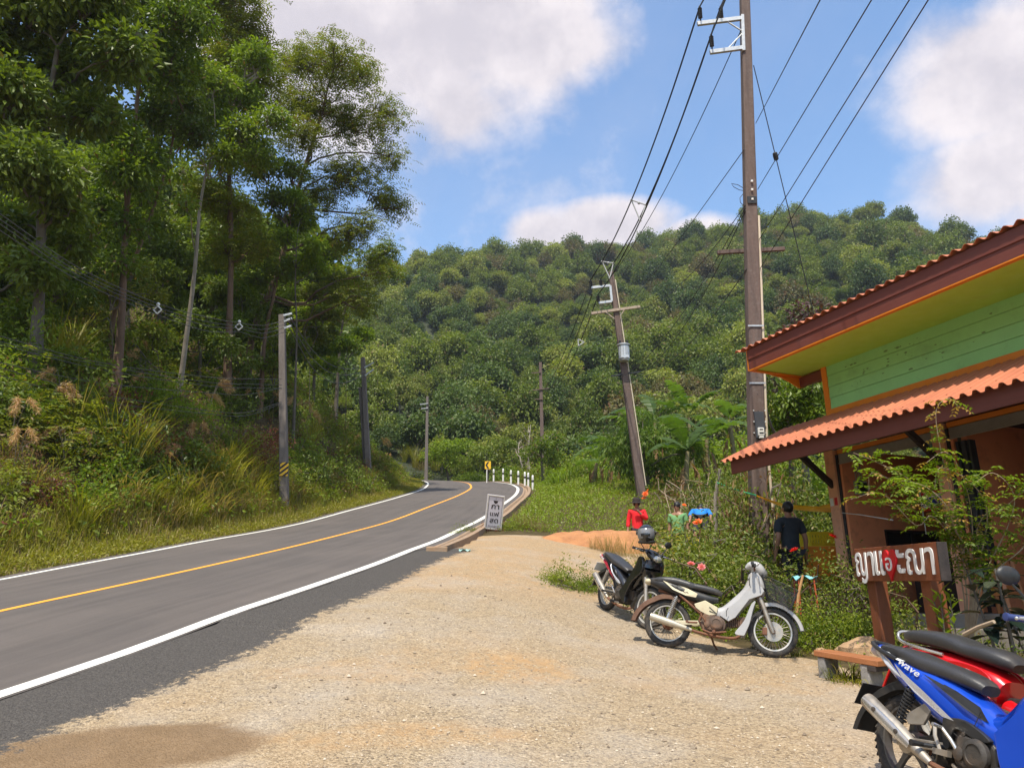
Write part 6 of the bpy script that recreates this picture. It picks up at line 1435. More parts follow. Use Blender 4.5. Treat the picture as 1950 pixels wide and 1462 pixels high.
M_BLKP = gloss("black_paint", (.012, .012, .014), (.010, .010, .012), dirt=(.12, .09, .06), damt=.25)
M_SILVP = pmat("faded_silver_paint", (.43, .42, .41), (.35, .34, .335), scale=3, rough=.4, dirt=(.40, .30, .18), damt=.3, coat=.2)
M_CREAM = pmat("yellowed_white_panel", (.60, .54, .38), (.50, .43, .27), scale=4, rough=.5, dirt=(.32, .18, .08), damt=.4)
M_BROWNF = pmat("brown_mud_fender", (.13, .062, .035), (.08, .04, .025), scale=6, rough=.8, dirt=(.22, .12, .07), damt=.5)
M_REDDEC = pmat("red_decal", (.50, .015, .05), rough=.35); M_BGRIP = pmat("blue_grip", (.035, .055, .18), rough=.6); M_DARKDEC = pmat("dark_decal", (.03, .03, .03), rough=.5)

def sring(c, up, hw, hh, n=16, p=2.6):
    out = []
    for k in range(n):
        a = 2 * PI * k / n; ca, sa = math.cos(a), math.sin(a)
        out.append(Vector(c) + VY * (hw * math.copysign(abs(ca) ** (2 / p), ca)) + up * (hh * math.copysign(abs(sa) ** (2 / p), sa)))
    return out
def sweep(mb, secs, n=16, p=2.6, y=0.0, dense=4):
    """secs: (x, z, half width, half height) along a line in the bike's long plane"""
    S = catmull(secs, 1e9) if dense == 1 else None
    P = [np.array(s, float) for s in secs]; Q = [2 * P[0] - P[1]] + P + [2 * P[-1] - P[-2]]; out = []
    for i in range(1, len(Q) - 2):
        a, b, c, d = Q[i - 1:i + 3]
        for k in range(dense):
            t = k / dense; out.append(.5 * (2 * b + (c - a) * t + (2 * a - 5 * b + 4 * c - d) * t * t + (3 * b - a - 3 * c + d) * t ** 3))
    out.append(P[-1]); rings = []
    for i, s in enumerate(out):
        a, b = out[max(i - 1, 0)], out[min(i + 1, len(out) - 1)]; d = Vector((b[0] - a[0], 0, b[1] - a[1])).normalized(); up = Vector((-d.z, 0, d.x))
        if up.z < 0: up = -up
        rings.append(sring((s[0], y, s[1]), up, max(.002, s[2]), max(.002, s[3]), n, p))
    return mb.rings(rings, True, True)
def plate(mb, poly, y0, y1, smooth=False): return mb.prism(poly, y0, y1, "xz", smooth)
def spl(pts, n=5):
    C_ = [np.array(p, float) for p in pts]; Q = [2 * C_[0] - C_[1]] + C_ + [2 * C_[-1] - C_[-2]]; out = []
    for i in range(1, len(Q) - 2):
        a, b, c, d = Q[i - 1:i + 3]
        for k in range(n): t = k / n; out.append(tuple(.5 * (2 * b + (c - a) * t + (2 * a - 5 * b + 4 * c - d) * t * t + (3 * b - a - 3 * c + d) * t ** 3)))
    out.append(tuple(C_[-1])); return out

WB, WR = 1.22, .283
def motorcycle(label, style, rear, front, lean, steer=0.0):
    rear, front = Vector(rear), Vector(front); d = front - rear
    yaw = math.atan2(d.y, d.x); pit = math.asin(d.z / d.length)
    RM = Matrix.Rotation(yaw, 4, 'Z') @ Matrix.Rotation(-pit, 4, 'Y') @ Matrix.Rotation(-lean, 4, 'X')
    t = thing("motorcycle", label, "motorcycle", rear, rot=RM.to_euler()); S_ = style
    hp, hd = Vector((1.02, 0, .80)), (Vector((1.02, 0, .80)) - Vector((1.215, 0, .283))).normalized()
    ST = Matrix.Translation(hp) @ Matrix.Rotation(steer, 4, hd) @ Matrix.Translation(-hp)
    def B(mb, name, m, parent=t, st=False, **kw):
        if st: mb.v = [tuple(ST @ Vector(p)) for p in mb.v]
        return mb.build(name, m, parent, **kw)
    # wheels
    def wheel(cx, fr):
        st = fr; c = Vector((cx, 0, WR)); r_ = .036 if fr else .042
        mb = MB(); mb.torus(c, VY, WR - r_, r_, 40, 10, 1.05); ty = B(mb, "tyre", M_TYRE, t, st)
        mb = MB()
        for i in range(44):
            a = 2 * PI * i / 44
            for sg in (-1, 1):
                a2 = a + sg * .025; p = c + Vector((math.cos(a2) * (WR - .004), sg * r_ * .55, math.sin(a2) * (WR - .004))); tg = Vector((-math.sin(a2), sg * .6, math.cos(a2)))
                mb.bar(p - tg * .010, p + tg * .010, .010, .008, up=Vector((math.cos(a2), 0, math.sin(a2))))
        B(mb, "tread", M_TYRE, ty, st)
        mb = MB(); prof = [(.200, -.028), (.216, -.030), (.220, -.022), (.212, -.014), (.209, 0), (.212, .014), (.220, .022), (.216, .030), (.200, .028), (.198, 0)]
        rings = []
        for i in range(40):
            a = 2 * PI * i / 40; dr = Vector((math.cos(a), 0, math.sin(a))); rings.append([c + dr * q + VY * y for q, y in prof])
        mb.rings(rings, True, False, True)
        if S_["alloy"]:
            rim = B(mb, "rim", S_["rim"], ty, st); mb = MB()
            for i in range(5):
                a = 2 * PI * i / 5 + .35; dr = Vector((math.cos(a), 0, math.sin(a))); tn = Vector((-math.sin(a), 0, math.cos(a)))
                mb.rings([[c + dr * q + tn * sx * w_ + VY * sy * .012 for sx, sy in ((-1, -1), (1, -1), (1, 1), (-1, 1))] for q, w_ in ((.04, .030), (.11, .017), (.17, .016), (.204, .028))], False, True)
            B(mb, "spokes", S_["rim"], ty, st, bevel=.004)
        else:
            rim = B(mb, "rim", S_["rim"], ty, st); mb = MB()
            for i in range(32):
                a = 2 * PI * i / 32; sg = 1 if i % 2 else -1; a2 = a + (.42 if (i // 2) % 2 else -.42)
                mb.tube([c + Vector((math.cos(a2) * .045, sg * .032, math.sin(a2) * .045)), c + Vector((math.cos(a) * .206, 0, math.sin(a) * .206))], .0026, 5, cap=False)
            B(mb, "spokes", M_CHROME if not S_["rusty"] else M_ALU, ty, st)
        mb = MB(); q = .035 if fr else .062; mb.lathe(c, VY, [(.012, -.10), (.014, -.07), (q, -.055), (q * 1.1, -.02), (q * 1.1, .02), (q, .055), (.014, .07), (.012, .10)], 18); B(mb, "hub", S_["hub"], ty, st)
        if fr:
            mb = MB(); mb.lathe(c + VY * (-.058), VY, [(.072, 0), (.112, 0), (.112, .005), (.072, .005)], 28, False, False); mb.lathe(c + VY * (-.060), VY, [(.01, 0), (.072, .002), (.072, .008), (.01, .012)], 20); B(mb, "brake_disc", S_["disc"], ty, st)
            mb = MB(); mb.box(c + Vector((-.095, -.065, -.005)), (.055, .05, .085)); B(mb, "brake_caliper", M_RUST if S_["rusty"] else M_ENG, ty, st, bevel=.008)
        else:
            mb = MB(); mb.torus(c + VY * .062, VY, .07, .008, 24, 6); B(mb, "sprocket", M_RUST, ty, st)
    wheel(0, False); wheel(WB, True)
    # fork, front fender
    mb = MB()
    for sy in (-.075, .075):
        a = Vector((WB - .005, sy, WR)); dd = (Vector((1.02, sy, .80)) - Vector((1.215, sy, .283))).normalized()
        mb.tube([a - dd * .02, a + dd * .02, a + dd * .27], [.026, .029, .027], 10); mb.tube([a + dd * .26, a + dd * .40], .030, 10)
    fk = B(mb, "fork_legs", S_["fork"], t, True)
    mb = MB()
    for sy in (-.075, .075):
        a = Vector((WB - .005, sy, WR)); dd = hd; mb.tube([a + dd * .26, a + dd * .55], .021, 10)
    mb.box(hp + Vector((.04, 0, -.10)), (.09, .2, .07)); B(mb, "fork_stanchions", M_RUST if S_["rusty"] else M_CHROME, t, True)
    mb = MB(); g = []; a0, a1 = S_["ffender"]
    for i in range(17):
        a = R(a0 + (a1 - a0) * i / 16); rr = WR + .055 + (.03 * max(0, (40 - math.degrees(a)) / 60) if S_["beak"] else 0); w_ = .062 * (1 - .5 * max(0, (35 - math.degrees(a)) / 60))
        g.append([Vector((WB + math.cos(a) * (rr - k_), y, WR + math.sin(a) * (rr - k_))) for y, k_ in ((-w_, .045), (-w_ * .96, .015), (-w_ * .6, .002), (0, -.004), (w_ * .6, .002), (w_ * .96, .015), (w_, .045))])
    mb.sheet(g, True, .004, (0, 0, -1)); ff = B(mb, "front_fender", S_["fendcol"], t, True)
    # frame, swingarm, engine
    mb = MB(); mb.tube([(.98, 0, .80), (.86, 0, .66), (.66, 0, .47), (.45, 0, .46), (.2, 0, .60), (-.12, 0, .68)], .03, 8)
    for sy in (-.1, .1): mb.tube([(.42, sy, .44), (.38, sy, .34), (.43, sy, .24), (.62, sy * .9, .215)], .014, 7); mb.tube([(.40, sy, .42), (.14, sy, .62)], .013, 7)
    B(mb, "frame", S_["metal"])
    mb = MB()
    for sy in (-.085, .085): mb.bar((-.03, sy, WR), (.42, sy, .315), .022, .05); 
    B(mb, "swingarm", S_["swing"], bevel=.006)
    mb = MB(); mb.rings([sring((.40 + 0 * y, y, .315), VZ, 0, 0) for y in (0,)] * 2, False, False) if False else None
    for (y0, y1, q) in ((-.125, .12, .98), (-.15, -.12, .72)):
        pts = spl([(.40 + .02, .40), (.40, .30), (.45, .215), (.56, .20), (.66, .235), (.695, .31), (.655, .385), (.55, .42), (.44, .43)], 3); cx_, cz_ = .55, .315
        plate(mb, [(cx_ + (px_ - cx_) * q, cz_ + (pz_ - cz_) * q) for px_, pz_ in pts], y0, y1)
    en = B(mb, "engine", S_["engine"], bevel=.012)
    mb = MB(); mb.lathe((.585, -.14, .315), -VY, [(.078, 0), (.076, .022), (.060, .034), (.05, .036), (.048, .030), (.012, .030)], 22); mb.lathe((.475, -.14, .30), -VY, [(.035, 0), (.034, .02), (.02, .026)], 14); B(mb, "clutch_cover", S_["cover"], en)
    mb = MB()
    for i in range(7): mb.box((.70 + i * .022, 0, .345 + i * .004), (.012, .15, .13))
    mb.box((.88, 0, .365), (.07, .13, .11)); mb.box((.77, 0, .345), (.16, .10, .09)); B(mb, "cylinder", S_["engine"], en, bevel=.006)
    # exhaust
    mb = MB(); hdr = spl([(.86, 0, .30), (.84, -.05, .20), (.74, -.10, .165), (.55, -.135, .17), (.36, -.15, .20), (.26, -.155, .225)], 5); mb.tube(hdr, .017, 9); B(mb, "exhaust_pipe", M_RUST)
    mz = S_["muffler"]
    mb = MB(); a, b = Vector((.30, -.160, .215)), Vector((-.19, -.175, mz)); L_ = (b - a).length
    prof = [(.018, 0), (.024, .04), (.036, .15), (.044, .24), (.047, L_ - .03), (.044, L_), (.035, L_ - .004), (.012, L_ - .02)]; mb.lathe(a, b - a, prof, 18); mf = B(mb, "muffler", S_["muffcol"])
    if S_["shield"]:
        mb = MB(); dv = (b - a).normalized(); up = VY.cross(dv); up = up if up.z > 0 else -up; g = []
        for i in range(9):
            f = .22 + .76 * i / 8; row = []; wv = .75 * math.sin(PI * min(1, max(.12, (i + .7) / 9))) ** .5
            for j in range(7): an = (-.95 + 1.5 * j / 6) * wv; row.append(a + dv * (L_ * f) + (-VY * math.cos(an + .25) + up * math.sin(an + .25)) * .054)
            g.append(row)
        mb.sheet(g, True, .004, (0, 1, 0)); hs = B(mb, "heat_shield", M_CHROME, mf); mb = MB()
        for f in (.42, .78): mb = MB(); mb.lathe(a + dv * (L_ * f) + (-VY * .97 + up * .25) * .056, -VY, [(.013, -.004), (.013, .004), (.006, .007)], 10); B(mb, "screw", M_ENG, mf)

    # shocks
    for sy in (-.125, .125):
        mb = MB(); a, b = Vector((.0, sy, WR + .03)), Vector((.115, sy, .60)); mb.tube([a, b], .011, 8); mb.tube([a, a + (b - a) * .3], .019, 8); sh = B(mb, "shock_absorber", M_CHROME if S_["spring"] is not M_PLBLK else M_PLBLK); mb = MB(); dv = b - a; ex = dv.cross(VY).normalized()
        mb.tube([a + dv * (.28 + .66 * i / 90) + (ex * math.cos(i * .72) + VY * math.sin(i * .72)) * .028 for i in range(91)], .0055, 5); B(mb, "spring", S_["spring"], sh)
    # rear fender
    mb = MB(); g = []
    for i in range(19):
        a = R(62 + 118 * i / 18); rr = WR + .065 + .10 * max(0, (i - 9) / 9) ** 1.3; w_ = .075
        g.append([Vector((math.cos(a) * (rr - k_), y, WR + math.sin(a) * (rr - k_))) for y, k_ in ((-w_, .06), (-w_ * .97, .02), (-w_ * .6, .002), (0, -.003), (w_ * .6, .002), (w_ * .97, .02), (w_, .06))])
    mb.sheet(g, True, .004, (0, 0, -1)); rf = B(mb, "rear_fender", S_["rfcol"])
    # seat
    mb = MB(); sweep(mb, S_["seat"], 18, 3.0); B(mb, "seat", M_VINYL)
    # bodywork
    for nm, secs, m_, p_ in S_["body"]:
        mb = MB(); sweep(mb, secs, 18, p_); o_ = B(mb, nm, m_)
        for nm2, poly, m2, off in S_.get("decals", {}).get(nm, ()):   # decals laid on the right flank of this panel
            mb = MB(); P2 = spl(poly + [poly[0]], 4) if off == "s" else poly
            vs = []
            for (x_, z_) in P2:
                y_ = 0; best = None
                for i in range(len(secs) - 1):
                    s0, s1 = np.array(secs[i]), np.array(secs[i + 1]); dx = s1[:2] - s0[:2]; f = float(np.clip(np.dot(np.array([x_, z_]) - s0[:2], dx) / np.dot(dx, dx), 0, 1)); q = s0 + (s1 - s0) * f; nrm = np.array([-dx[1], dx[0]]) / np.linalg.norm(dx)
                    v = abs(np.dot(np.array([x_, z_]) - q[:2], nrm)) / q[3]; dd_ = np.linalg.norm(np.array([x_, z_]) - q[:2])
                    if best is None or dd_ < best[0]: best = (dd_, q[2] * max(0, 1 - min(1, v) ** p_) ** (1 / p_))
                vs.append(Vector((x_, -best[1] - (.020 if off == '' else .009), z_)))
            n_ = len(vs); c_ = sum(vs, Vector()) / n_; mb.add(vs, [tuple(range(n_))]); mb.add([v + VY * .03 for v in vs], [tuple(reversed(range(n_)))]); B(mb, nm2, m2, o_)
    for nm, poly, m_, y0, y1, rd in S_["plates"]:
        for sg in (-1, 1):
            mb = MB(); plate(mb, spl(poly + [poly[0]], 4)[:-1] if rd else poly, sg * y0, sg * y1); B(mb, nm, m_, bevel=.008, seg=3)
    # handlebar cowl, headlight, bars
    mb = MB(); sweep(mb, S_["cowl"], 16, 2.4); cw = B(mb, "handlebar_cowl", S_["cowlcol"], t, True)
    hx, hz, hw, hh_ = S_["lamp"]; mb = MB(); mb.ball((hx, 0, hz), (.06, hw, hh_), 16, 10); B(mb, "headlight", M_LENS, cw, True)
    mb = MB(); hbz = S_["bar"]; bar = spl([(.98, -.33, hbz), (1.0, -.18, hbz + .005), (1.02, -.06, hbz - .04), (1.02, .06, hbz - .04), (1.0, .18, hbz + .005), (.98, .33, hbz)], 4); mb.tube(bar, .011, 8); hb = B(mb, "handlebar", M_CHROME if not S_["rusty"] else M_RUST, t, True)
    for sg in (-1, 1):
        mb = MB(); mb.tube([(.985, sg * .225, hbz + .004), (.975, sg * .345, hbz)], .0165, 10); mb.lathe((.975, sg * .343, hbz), (0, sg, 0), [(.02, -.006), (.02, .008), (.01, .01)], 10); B(mb, "grip", S_["grip"], hb, True)
        mb = MB(); mb.tube([(1.01, sg * .19, hbz), (1.045, sg * .23, hbz - .004), (1.045, sg * .35, hbz - .006)], [.008, .007, .006], 7); mb.ball((1.045, sg * .352, hbz - .006), .010, 8, 6); B(mb, "brake_lever" if sg < 0 else "clutch_lever", M_CHROME, hb, True)
        mb = MB(); mb.box((1.0, sg * .20, hbz), (.05, .05, .045)); B(mb, "switch_pod", M_PLBLK, hb, True, bevel=.008)
        if sg in S_["mirrors"]:
            mh = S_["mirrorh"]; mb = MB(); mb.tube([(1.0, sg * .19, hbz + .02), (1.0, sg * .22, hbz + .07), (.96, sg * .30, hbz + mh)], .006, 6); ms = B(mb, "mirror_stalk", M_PLBLK, t, True); mb = MB(); mb.ball((.955, sg * .31, hbz + mh + .035), (.022, .068, .048), 16, 9); B(mb, "mirror", M_PLBLK, ms, True)
    # rear lights, plate, footpegs, stands
    tx, tz = S_["tail"]
    mb = MB(); mb.ball((tx, 0, tz), (.05, .085, .04), 14, 8); B(mb, "tail_light", S_["tailcol"])
    for sg in (-1, 1):
        if S_["winkers"]:
            mb = MB(); mb.tube([(tx + .06, sg * .07, tz - .02), (tx + .03, sg * .14, tz - .02)], .010, 6); mb.ball((tx + .02, sg * .165, tz - .02), (.042, .034, .034), 12, 8); B(mb, "indicator", M_ALENS)
    px0, pz0 = S_["plate"]; mb = MB(); mb.box((px0, 0, pz0), (.006, .20, .15), M=Matrix.Rotation(R(28), 3, 'Y')); pl = B(mb, "number_plate", S_["platecol"], bevel=.003)
    if S_["plate_trim"]:
        mb = MB(); M_ = Matrix.Rotation(R(28), 3, 'Y')
        for v_ in (Vector((0, 0, .078)), Vector((0, 0, -.078))): mb.box(Vector((px0, 0, pz0)) + M_ @ v_, (.012, .215, .012), M=M_)
        for v_ in (Vector((0, .104, 0)), Vector((0, -.104, 0))): mb.box(Vector((px0, 0, pz0)) + M_ @ v_, (.012, .012, .16), M=M_)
        B(mb, "plate_frame", M_RED, pl)
    mb = MB(); mb.tube([(.56, -.24, .215), (.56, -.10, .20), (.56, .10, .20), (.56, .24, .215)], .010, 7)
    for sg in (-1, 1): mb.tube([(.56, sg * .16, .21), (.56, sg * .255, .216)], .019, 8)
    B(mb, "footpegs", M_PLBLK if not S_["rusty"] else M_RUST)
    for sg in (-1, 1): mb = MB(); mb.tube([(.36, sg * .12, .31), (.26, sg * .17, .30), (.25, sg * .25, .30)], [.012, .012, .018], 8); B(mb, "passenger_peg", S_["metal"])
    mb = MB(); mb.tube([(.50, .10, .22), (.54, .22, .10), (.60, .30, .012)], [.013, .012, .010], 7); mb.box((.61, .31, .006), (.07, .05, .01)); B(mb, "side_stand", M_PLBLK if not S_["rusty"] else M_RUST)
    mb = MB(); mb.tube([(.475, -.15, .30), (.44, -.17, .36), (.39, -.18, .41), (.40, -.25, .42)], .010, 7); B(mb, "kick_starter", M_CHROME if not S_["rusty"] else M_RUST)
    mb = MB(); mb.tube([(.42, -.13, .235), (.52, -.185, .20), (.665, -.19, .22), (.70, -.20, .225)], .010, 7); B(mb, "brake_pedal", M_RUST if S_["rusty"] else M_ALU)
    S_["extra"](t, B, S_, hp, ff) if S_.get("extra") else None
    return t
modern = dict(alloy=False, rusty=False, rim=M_RIM, hub=M_ALU, disc=M_ALU, fork=M_ALU, ffender=(150, 20), beak=False, fendcol=M_BLKP, metal=M_PLBLK, swing=M_ALU, engine=M_ENG, cover=M_ENG, muffler=.47, muffcol=M_ALU, shield=True, spring=M_ALU,
    rfcol=M_PLBLK, seat=[(-.22, .785, .07, .02), (-.17, .79, .10, .03), (-.01, .765, .125, .045), (.15, .725, .13, .05), (.34, .695, .115, .045), (.47, .665, .09, .04), (.53, .64, .06, .03)],
    body=[("tail_cowl", [(-.33, .785, .03, .015), (-.27, .77, .075, .035), (-.12, .72, .115, .065), (.08, .655, .13, .09), (.28, .575, .132, .105), (.45, .49, .122, .095), (.58, .42, .105, .07), (.66, .385, .08, .05)], M_BLKP, 2.6),
          ("front_cover", [(.60, .42, .10, .07), (.72, .47, .105, .08), (.86, .60, .11, .085), (.97, .74, .115, .085), (1.03, .86, .10, .05)], M_BLKP, 2.6),
          ("nose", [(1.0, .60, .07, .05), (1.07, .70, .13, .06), (1.10, .80, .15, .055), (1.07, .90, .11, .04)], M_BLKP, 2.4)],
    plates=[("leg_shield", [(.60, .36), (.70, .27), (.82, .25), (.80, .36), (.90, .55), (1.04, .66), (1.12, .76), (1.08, .90), (.98, .92), (.90, .76), (.78, .58)], M_BLKP, .125, .175, True)],
    cowl=[(.90, 1.005, .06, .02), (.96, 1.01, .12, .035), (1.03, .985, .13, .055), (1.10, .935, .10, .05), (1.13, .89, .06, .03)], cowlcol=M_BLKP, lamp=(1.115, .935, .085, .05), bar=1.0, grip=M_PLBLK, mirrors=(-1, 1), mirrorh=.14,
    tail=(-.32, .745), tailcol=M_RLENS, winkers=False, plate=(-.38, .58), platecol=M_WDEC, plate_trim=False)
# black motorcycle
blk = dict(modern); blk["decals"] = {"tail_cowl": [("red_stripe", [(-.33, .79), (-.20, .765), (.02, .70), (.22, .575), (.34, .485), (.20, .54), (-.02, .655), (-.24, .745)], M_REDDEC, "s"), ("silver_stripe", [(.12, .735), (.24, .69), (.40, .56), (.52, .475), (.44, .475), (.30, .545), (.17, .645)], M_SILV, "s")]}
blk["rim"] = M_RIM; blk["mirrors"] = (1,); blk["seat"] = [(x, z + .015, w_ * 1.02, h) for x, z, w_, h in modern["seat"]]
def wtext(panel, s, m, c, size):
    """white lettering standing on the right flank of a panel"""
    (x, y, z), ang = c; text("lettering", s, .1, m, panel, frame4((x, y, z), (math.cos(ang), 0, math.sin(ang)), (-math.sin(ang), 0, math.cos(ang))), .0015, .002, .25, fit=size)
B1r, B1f = gpt(1152, 11.55), None
dirb = Vector((.43, -1.15, 0)).normalized() * WB; B1f = gp(B1r.x + dirb.x, B1r.y + dirb.y)
black_bike = motorcycle("black motorcycle with red side stripe, carrying a helmet on its handlebar", blk, B1r, B1f, R(9), R(14))
cw_ = [c for c in black_bike.children if c.name.startswith("tail_cowl")][0]; wtext(cw_, "WAVE", M_WDEC, ((-.17, -.128, .742), R(-22)), (.16, .035))
# silver motorcycle with basket
def wx_extra(t, B, S_, hp, ff):
    mb = MB(); a = [(1.10, .92), (1.50, .76), (1.42, .55), (1.17, .66)]
    x0, x1 = .15, .13
    def corner(i, sg): return Vector((a[i][0], sg * (.155 if i in (0, 1) else .12), a[i][1]))
    for i in range(4):
        for sg in (-1, 1): mb.tube([corner(i, sg), corner((i + 1) % 4, sg)], .005, 5)
        mb.tube([corner(i, -1), corner(i, 1)], .005, 5)
    def net(P, Q, R_, S2, n, m):
        for i in range(n + 1): f = i / n; mb.tube([P + (Q - P) * f, S2 + (R_ - S2) * f], .0017, 4, cap=False)
        for i in range(m + 1): f = i / m; mb.tube([P + (S2 - P) * f, Q + (R_ - Q) * f], .0017, 4, cap=False)
    for sg in (-1, 1): net(corner(0, sg), corner(1, sg), corner(2, sg), corner(3, sg), 24, 14)
    net(corner(1, -1), corner(1, 1), corner(2, 1), corner(2, -1), 18, 14); net(corner(2, -1), corner(2, 1), corner(3, 1), corner(3, -1), 14, 12); net(corner(0, -1), corner(0, 1), corner(3, 1), corner(3, -1), 14, 12)
    B(mb, "basket", M_PLBLK, t, True)
    mb = MB(); mb.tube([(.70, -.20, .40), (.70, -.20, .46), (.72, -.20, .50)], .004, 5); mb.tube(spl([(1.0, -.1, .98), (.96, -.14, .84), (1.0, -.12, .70), (1.10, -.1, .55), (1.06, -.1, .40), (1.14, -.09, .33)], 5), .005, 5); B(mb, "brake_cable", M_PLBLK, t)
whi = dict(modern); whi.update(rusty=True, rim=M_RIM, hub=M_RUST, disc=M_ALU, fork=M_ALU, fendcol=M_SILVP, metal=M_RUST, swing=M_CREAM, engine=M_ENGR, cover=M_ENGR, muffler=.335, muffcol=pmat("pale_champagne_muffler", (.50, .45, .36), (.42, .37, .28), scale=4, rough=.4, metal=.45, dirt=(.30, .18, .09), damt=.35), shield=False, rfcol=M_BROWNF, ffender=(112, 8), beak=True,
    seat=[(-.19, .775, .08, .02), (-.12, .79, .11, .035), (.06, .785, .125, .05), (.22, .755, .13, .048), (.30, .735, .13, .045), (.45, .715, .11, .045), (.58, .69, .085, .04), (.64, .665, .05, .025)],
    body=[("tail_cowl", [(-.25, .775, .04, .03), (-.17, .765, .09, .055), (-.02, .725, .115, .07), (.14, .675, .12, .075), (.32, .63, .115, .07), (.48, .60, .10, .055), (.60, .60, .07, .03)], M_PLBLK, 2.8),
          ("front_cover", [(.50, .445, .095, .06), (.60, .435, .105, .075), (.70, .46, .105, .085), (.83, .575, .105, .085), (.95, .70, .11, .085), (1.0, .82, .12, .075), (1.0, .93, .10, .05)], M_SILVP, 2.8),
          ("nose", [(1.06, .66, .05, .05), (1.10, .74, .12, .05), (1.08, .84, .15, .05), (1.03, .93, .13, .04)], M_SILVP, 2.4)],
    plates=[("side_panel", [(.32, .525), (.45, .575), (.60, .50), (.585, .42), (.50, .395), (.40, .44), (.34, .48)], M_CREAM, .09, .125, False), ("leg_shield", [(.62, .41), (.72, .35), (.80, .40), (.96, .62), (1.10, .68), (1.13, .73), (1.02, .95), (.97, .93), (.96, .78), (.84, .62), (.70, .50)], M_SILVP, .085, .135, False),
            ("lower_wing", [(.90, .20), (.82, .205), (.80, .235), (.90, .37), (.98, .56), (1.03, .60), (1.0, .50), (.96, .34)], M_SILVP, .15, .175, True)],
    cowl=[(.92, 1.00, .05, .02), (.97, 1.035, .09, .05), (1.04, 1.02, .11, .07), (1.10, .965, .10, .06), (1.13, .915, .06, .03)], cowlcol=M_SILVP, lamp=(1.115, .955, .08, .055), bar=1.01, mirrors=(), tail=(-.25, .765), tailcol=M_CREAM, plate=(-.42, .50), platecol=M_PLBLK, extra=wx_extra)
whi["decals"] = {"tail_cowl": [("cream_panel", [(-.06, .775), (.02, .78), (.16, .74), (.36, .645), (.34, .60), (.22, .615), (.06, .675)], M_CREAM, "")], "front_cover": [("vent", [(.745, .535), (.78, .56), (.80, .545), (.775, .525), (.755, .52)], M_DARKDEC, "s")]}
B2r, B2f = gpt(1270, 9.3), gpt(1462, 8.95); dw = (B2f - B2r).normalized() * WB; B2f = gp(B2r.x + dw.x, B2r.y + dw.y)
white_bike = motorcycle("old silver motorcycle with a wire basket and pale muffler", whi, B2r, B2f, R(8), R(4))
mb = MB()
for i in range(5): mb.tube([(.05 + i * .06, -.124, .735 - i * .026), (.09 + i * .06, -.124, .70 - i * .026), (.12 + i * .06, -.124, .715 - i * .028)], .004, 4)
mb.tube([(.50, -.128, .50), (.585, -.128, .43), (.50, -.128, .455)], .006, 4); mb.build("scratched_marks", M_DARKDEC, white_bike)
# blue motorcycle
blu = dict(modern); blu.update(alloy=True, rim=pmat("grey_alloy", (.17, .165, .16), (.12, .12, .115), scale=5, rough=.45, metal=.6, dirt=(.25, .19, .13), damt=.4), spring=M_PLBLK, grip=M_BGRIP, mirrors=(-1,), mirrorh=.17, tailcol=pmat("pale_tail_lens", (.62, .52, .52), rough=.2), tail=(-.28, .775), fendcol=M_BLUE, cowlcol=M_BLUE, plate=(-.36, .50), platecol=M_PLBLK, extra=None,
    body=[("tail_cowl", [(-.30, .80, .03, .02), (-.24, .78, .075, .04), (-.10, .725, .115, .07), (.08, .645, .134, .11), (.28, .56, .140, .135), (.45, .48, .132, .125), (.60, .42, .118, .105), (.72, .40, .108, .10)], M_BLUE, 2.6),
          ("front_cover", [(.60, .44, .10, .08), (.72, .47, .108, .085), (.86, .60, .115, .09), (.97, .74, .12, .09), (1.03, .86, .10, .05)], M_BLUE, 2.6), ("nose", modern["body"][2][1], M_BLUE, 2.4)],
    plates=[("leg_shield", [(.70, .44), (.73, .30), (.80, .16), (.88, .17), (.88, .34), (.96, .55), (1.07, .66), (1.13, .76), (1.10, .92), (1.0, .94), (.94, .78), (.84, .58)], M_BLUE, .10, .165, True), ("side_cover", [(.36, .46), (.50, .47), (.66, .40), (.60, .38), (.46, .415), (.42, .38), (.40, .31), (.365, .33)], M_PLBLK, .118, .15, True), ("lower_cover", [(.70, .26), (.80, .12), (.86, .115), (.80, .20), (.745, .285)], M_PLBLK, .14, .188, True)])
blu["decals"] = {"tail_cowl": [("silver_flash", [(-.34, .795), (-.20, .775), (-.06, .72), (.06, .63), (.0, .645), (-.10, .70)], M_SILV, ""), ("silver_flash", [(-.02, .71), (.08, .655), (.22, .585), (.44, .455), (.36, .465), (.16, .565), (.06, .63)], M_SILV, ""), ("white_flash", [(-.26, .805), (-.08, .775), (.10, .735), (.02, .725), (-.14, .755)], M_WDEC, "")]}
hb_ = R(16); B4r = at(1724, 1414, 4.5); B4r = gp(B4r.x, B4r.y); db = Vector((math.sin(hb_), -math.cos(hb_), 0)) * WB
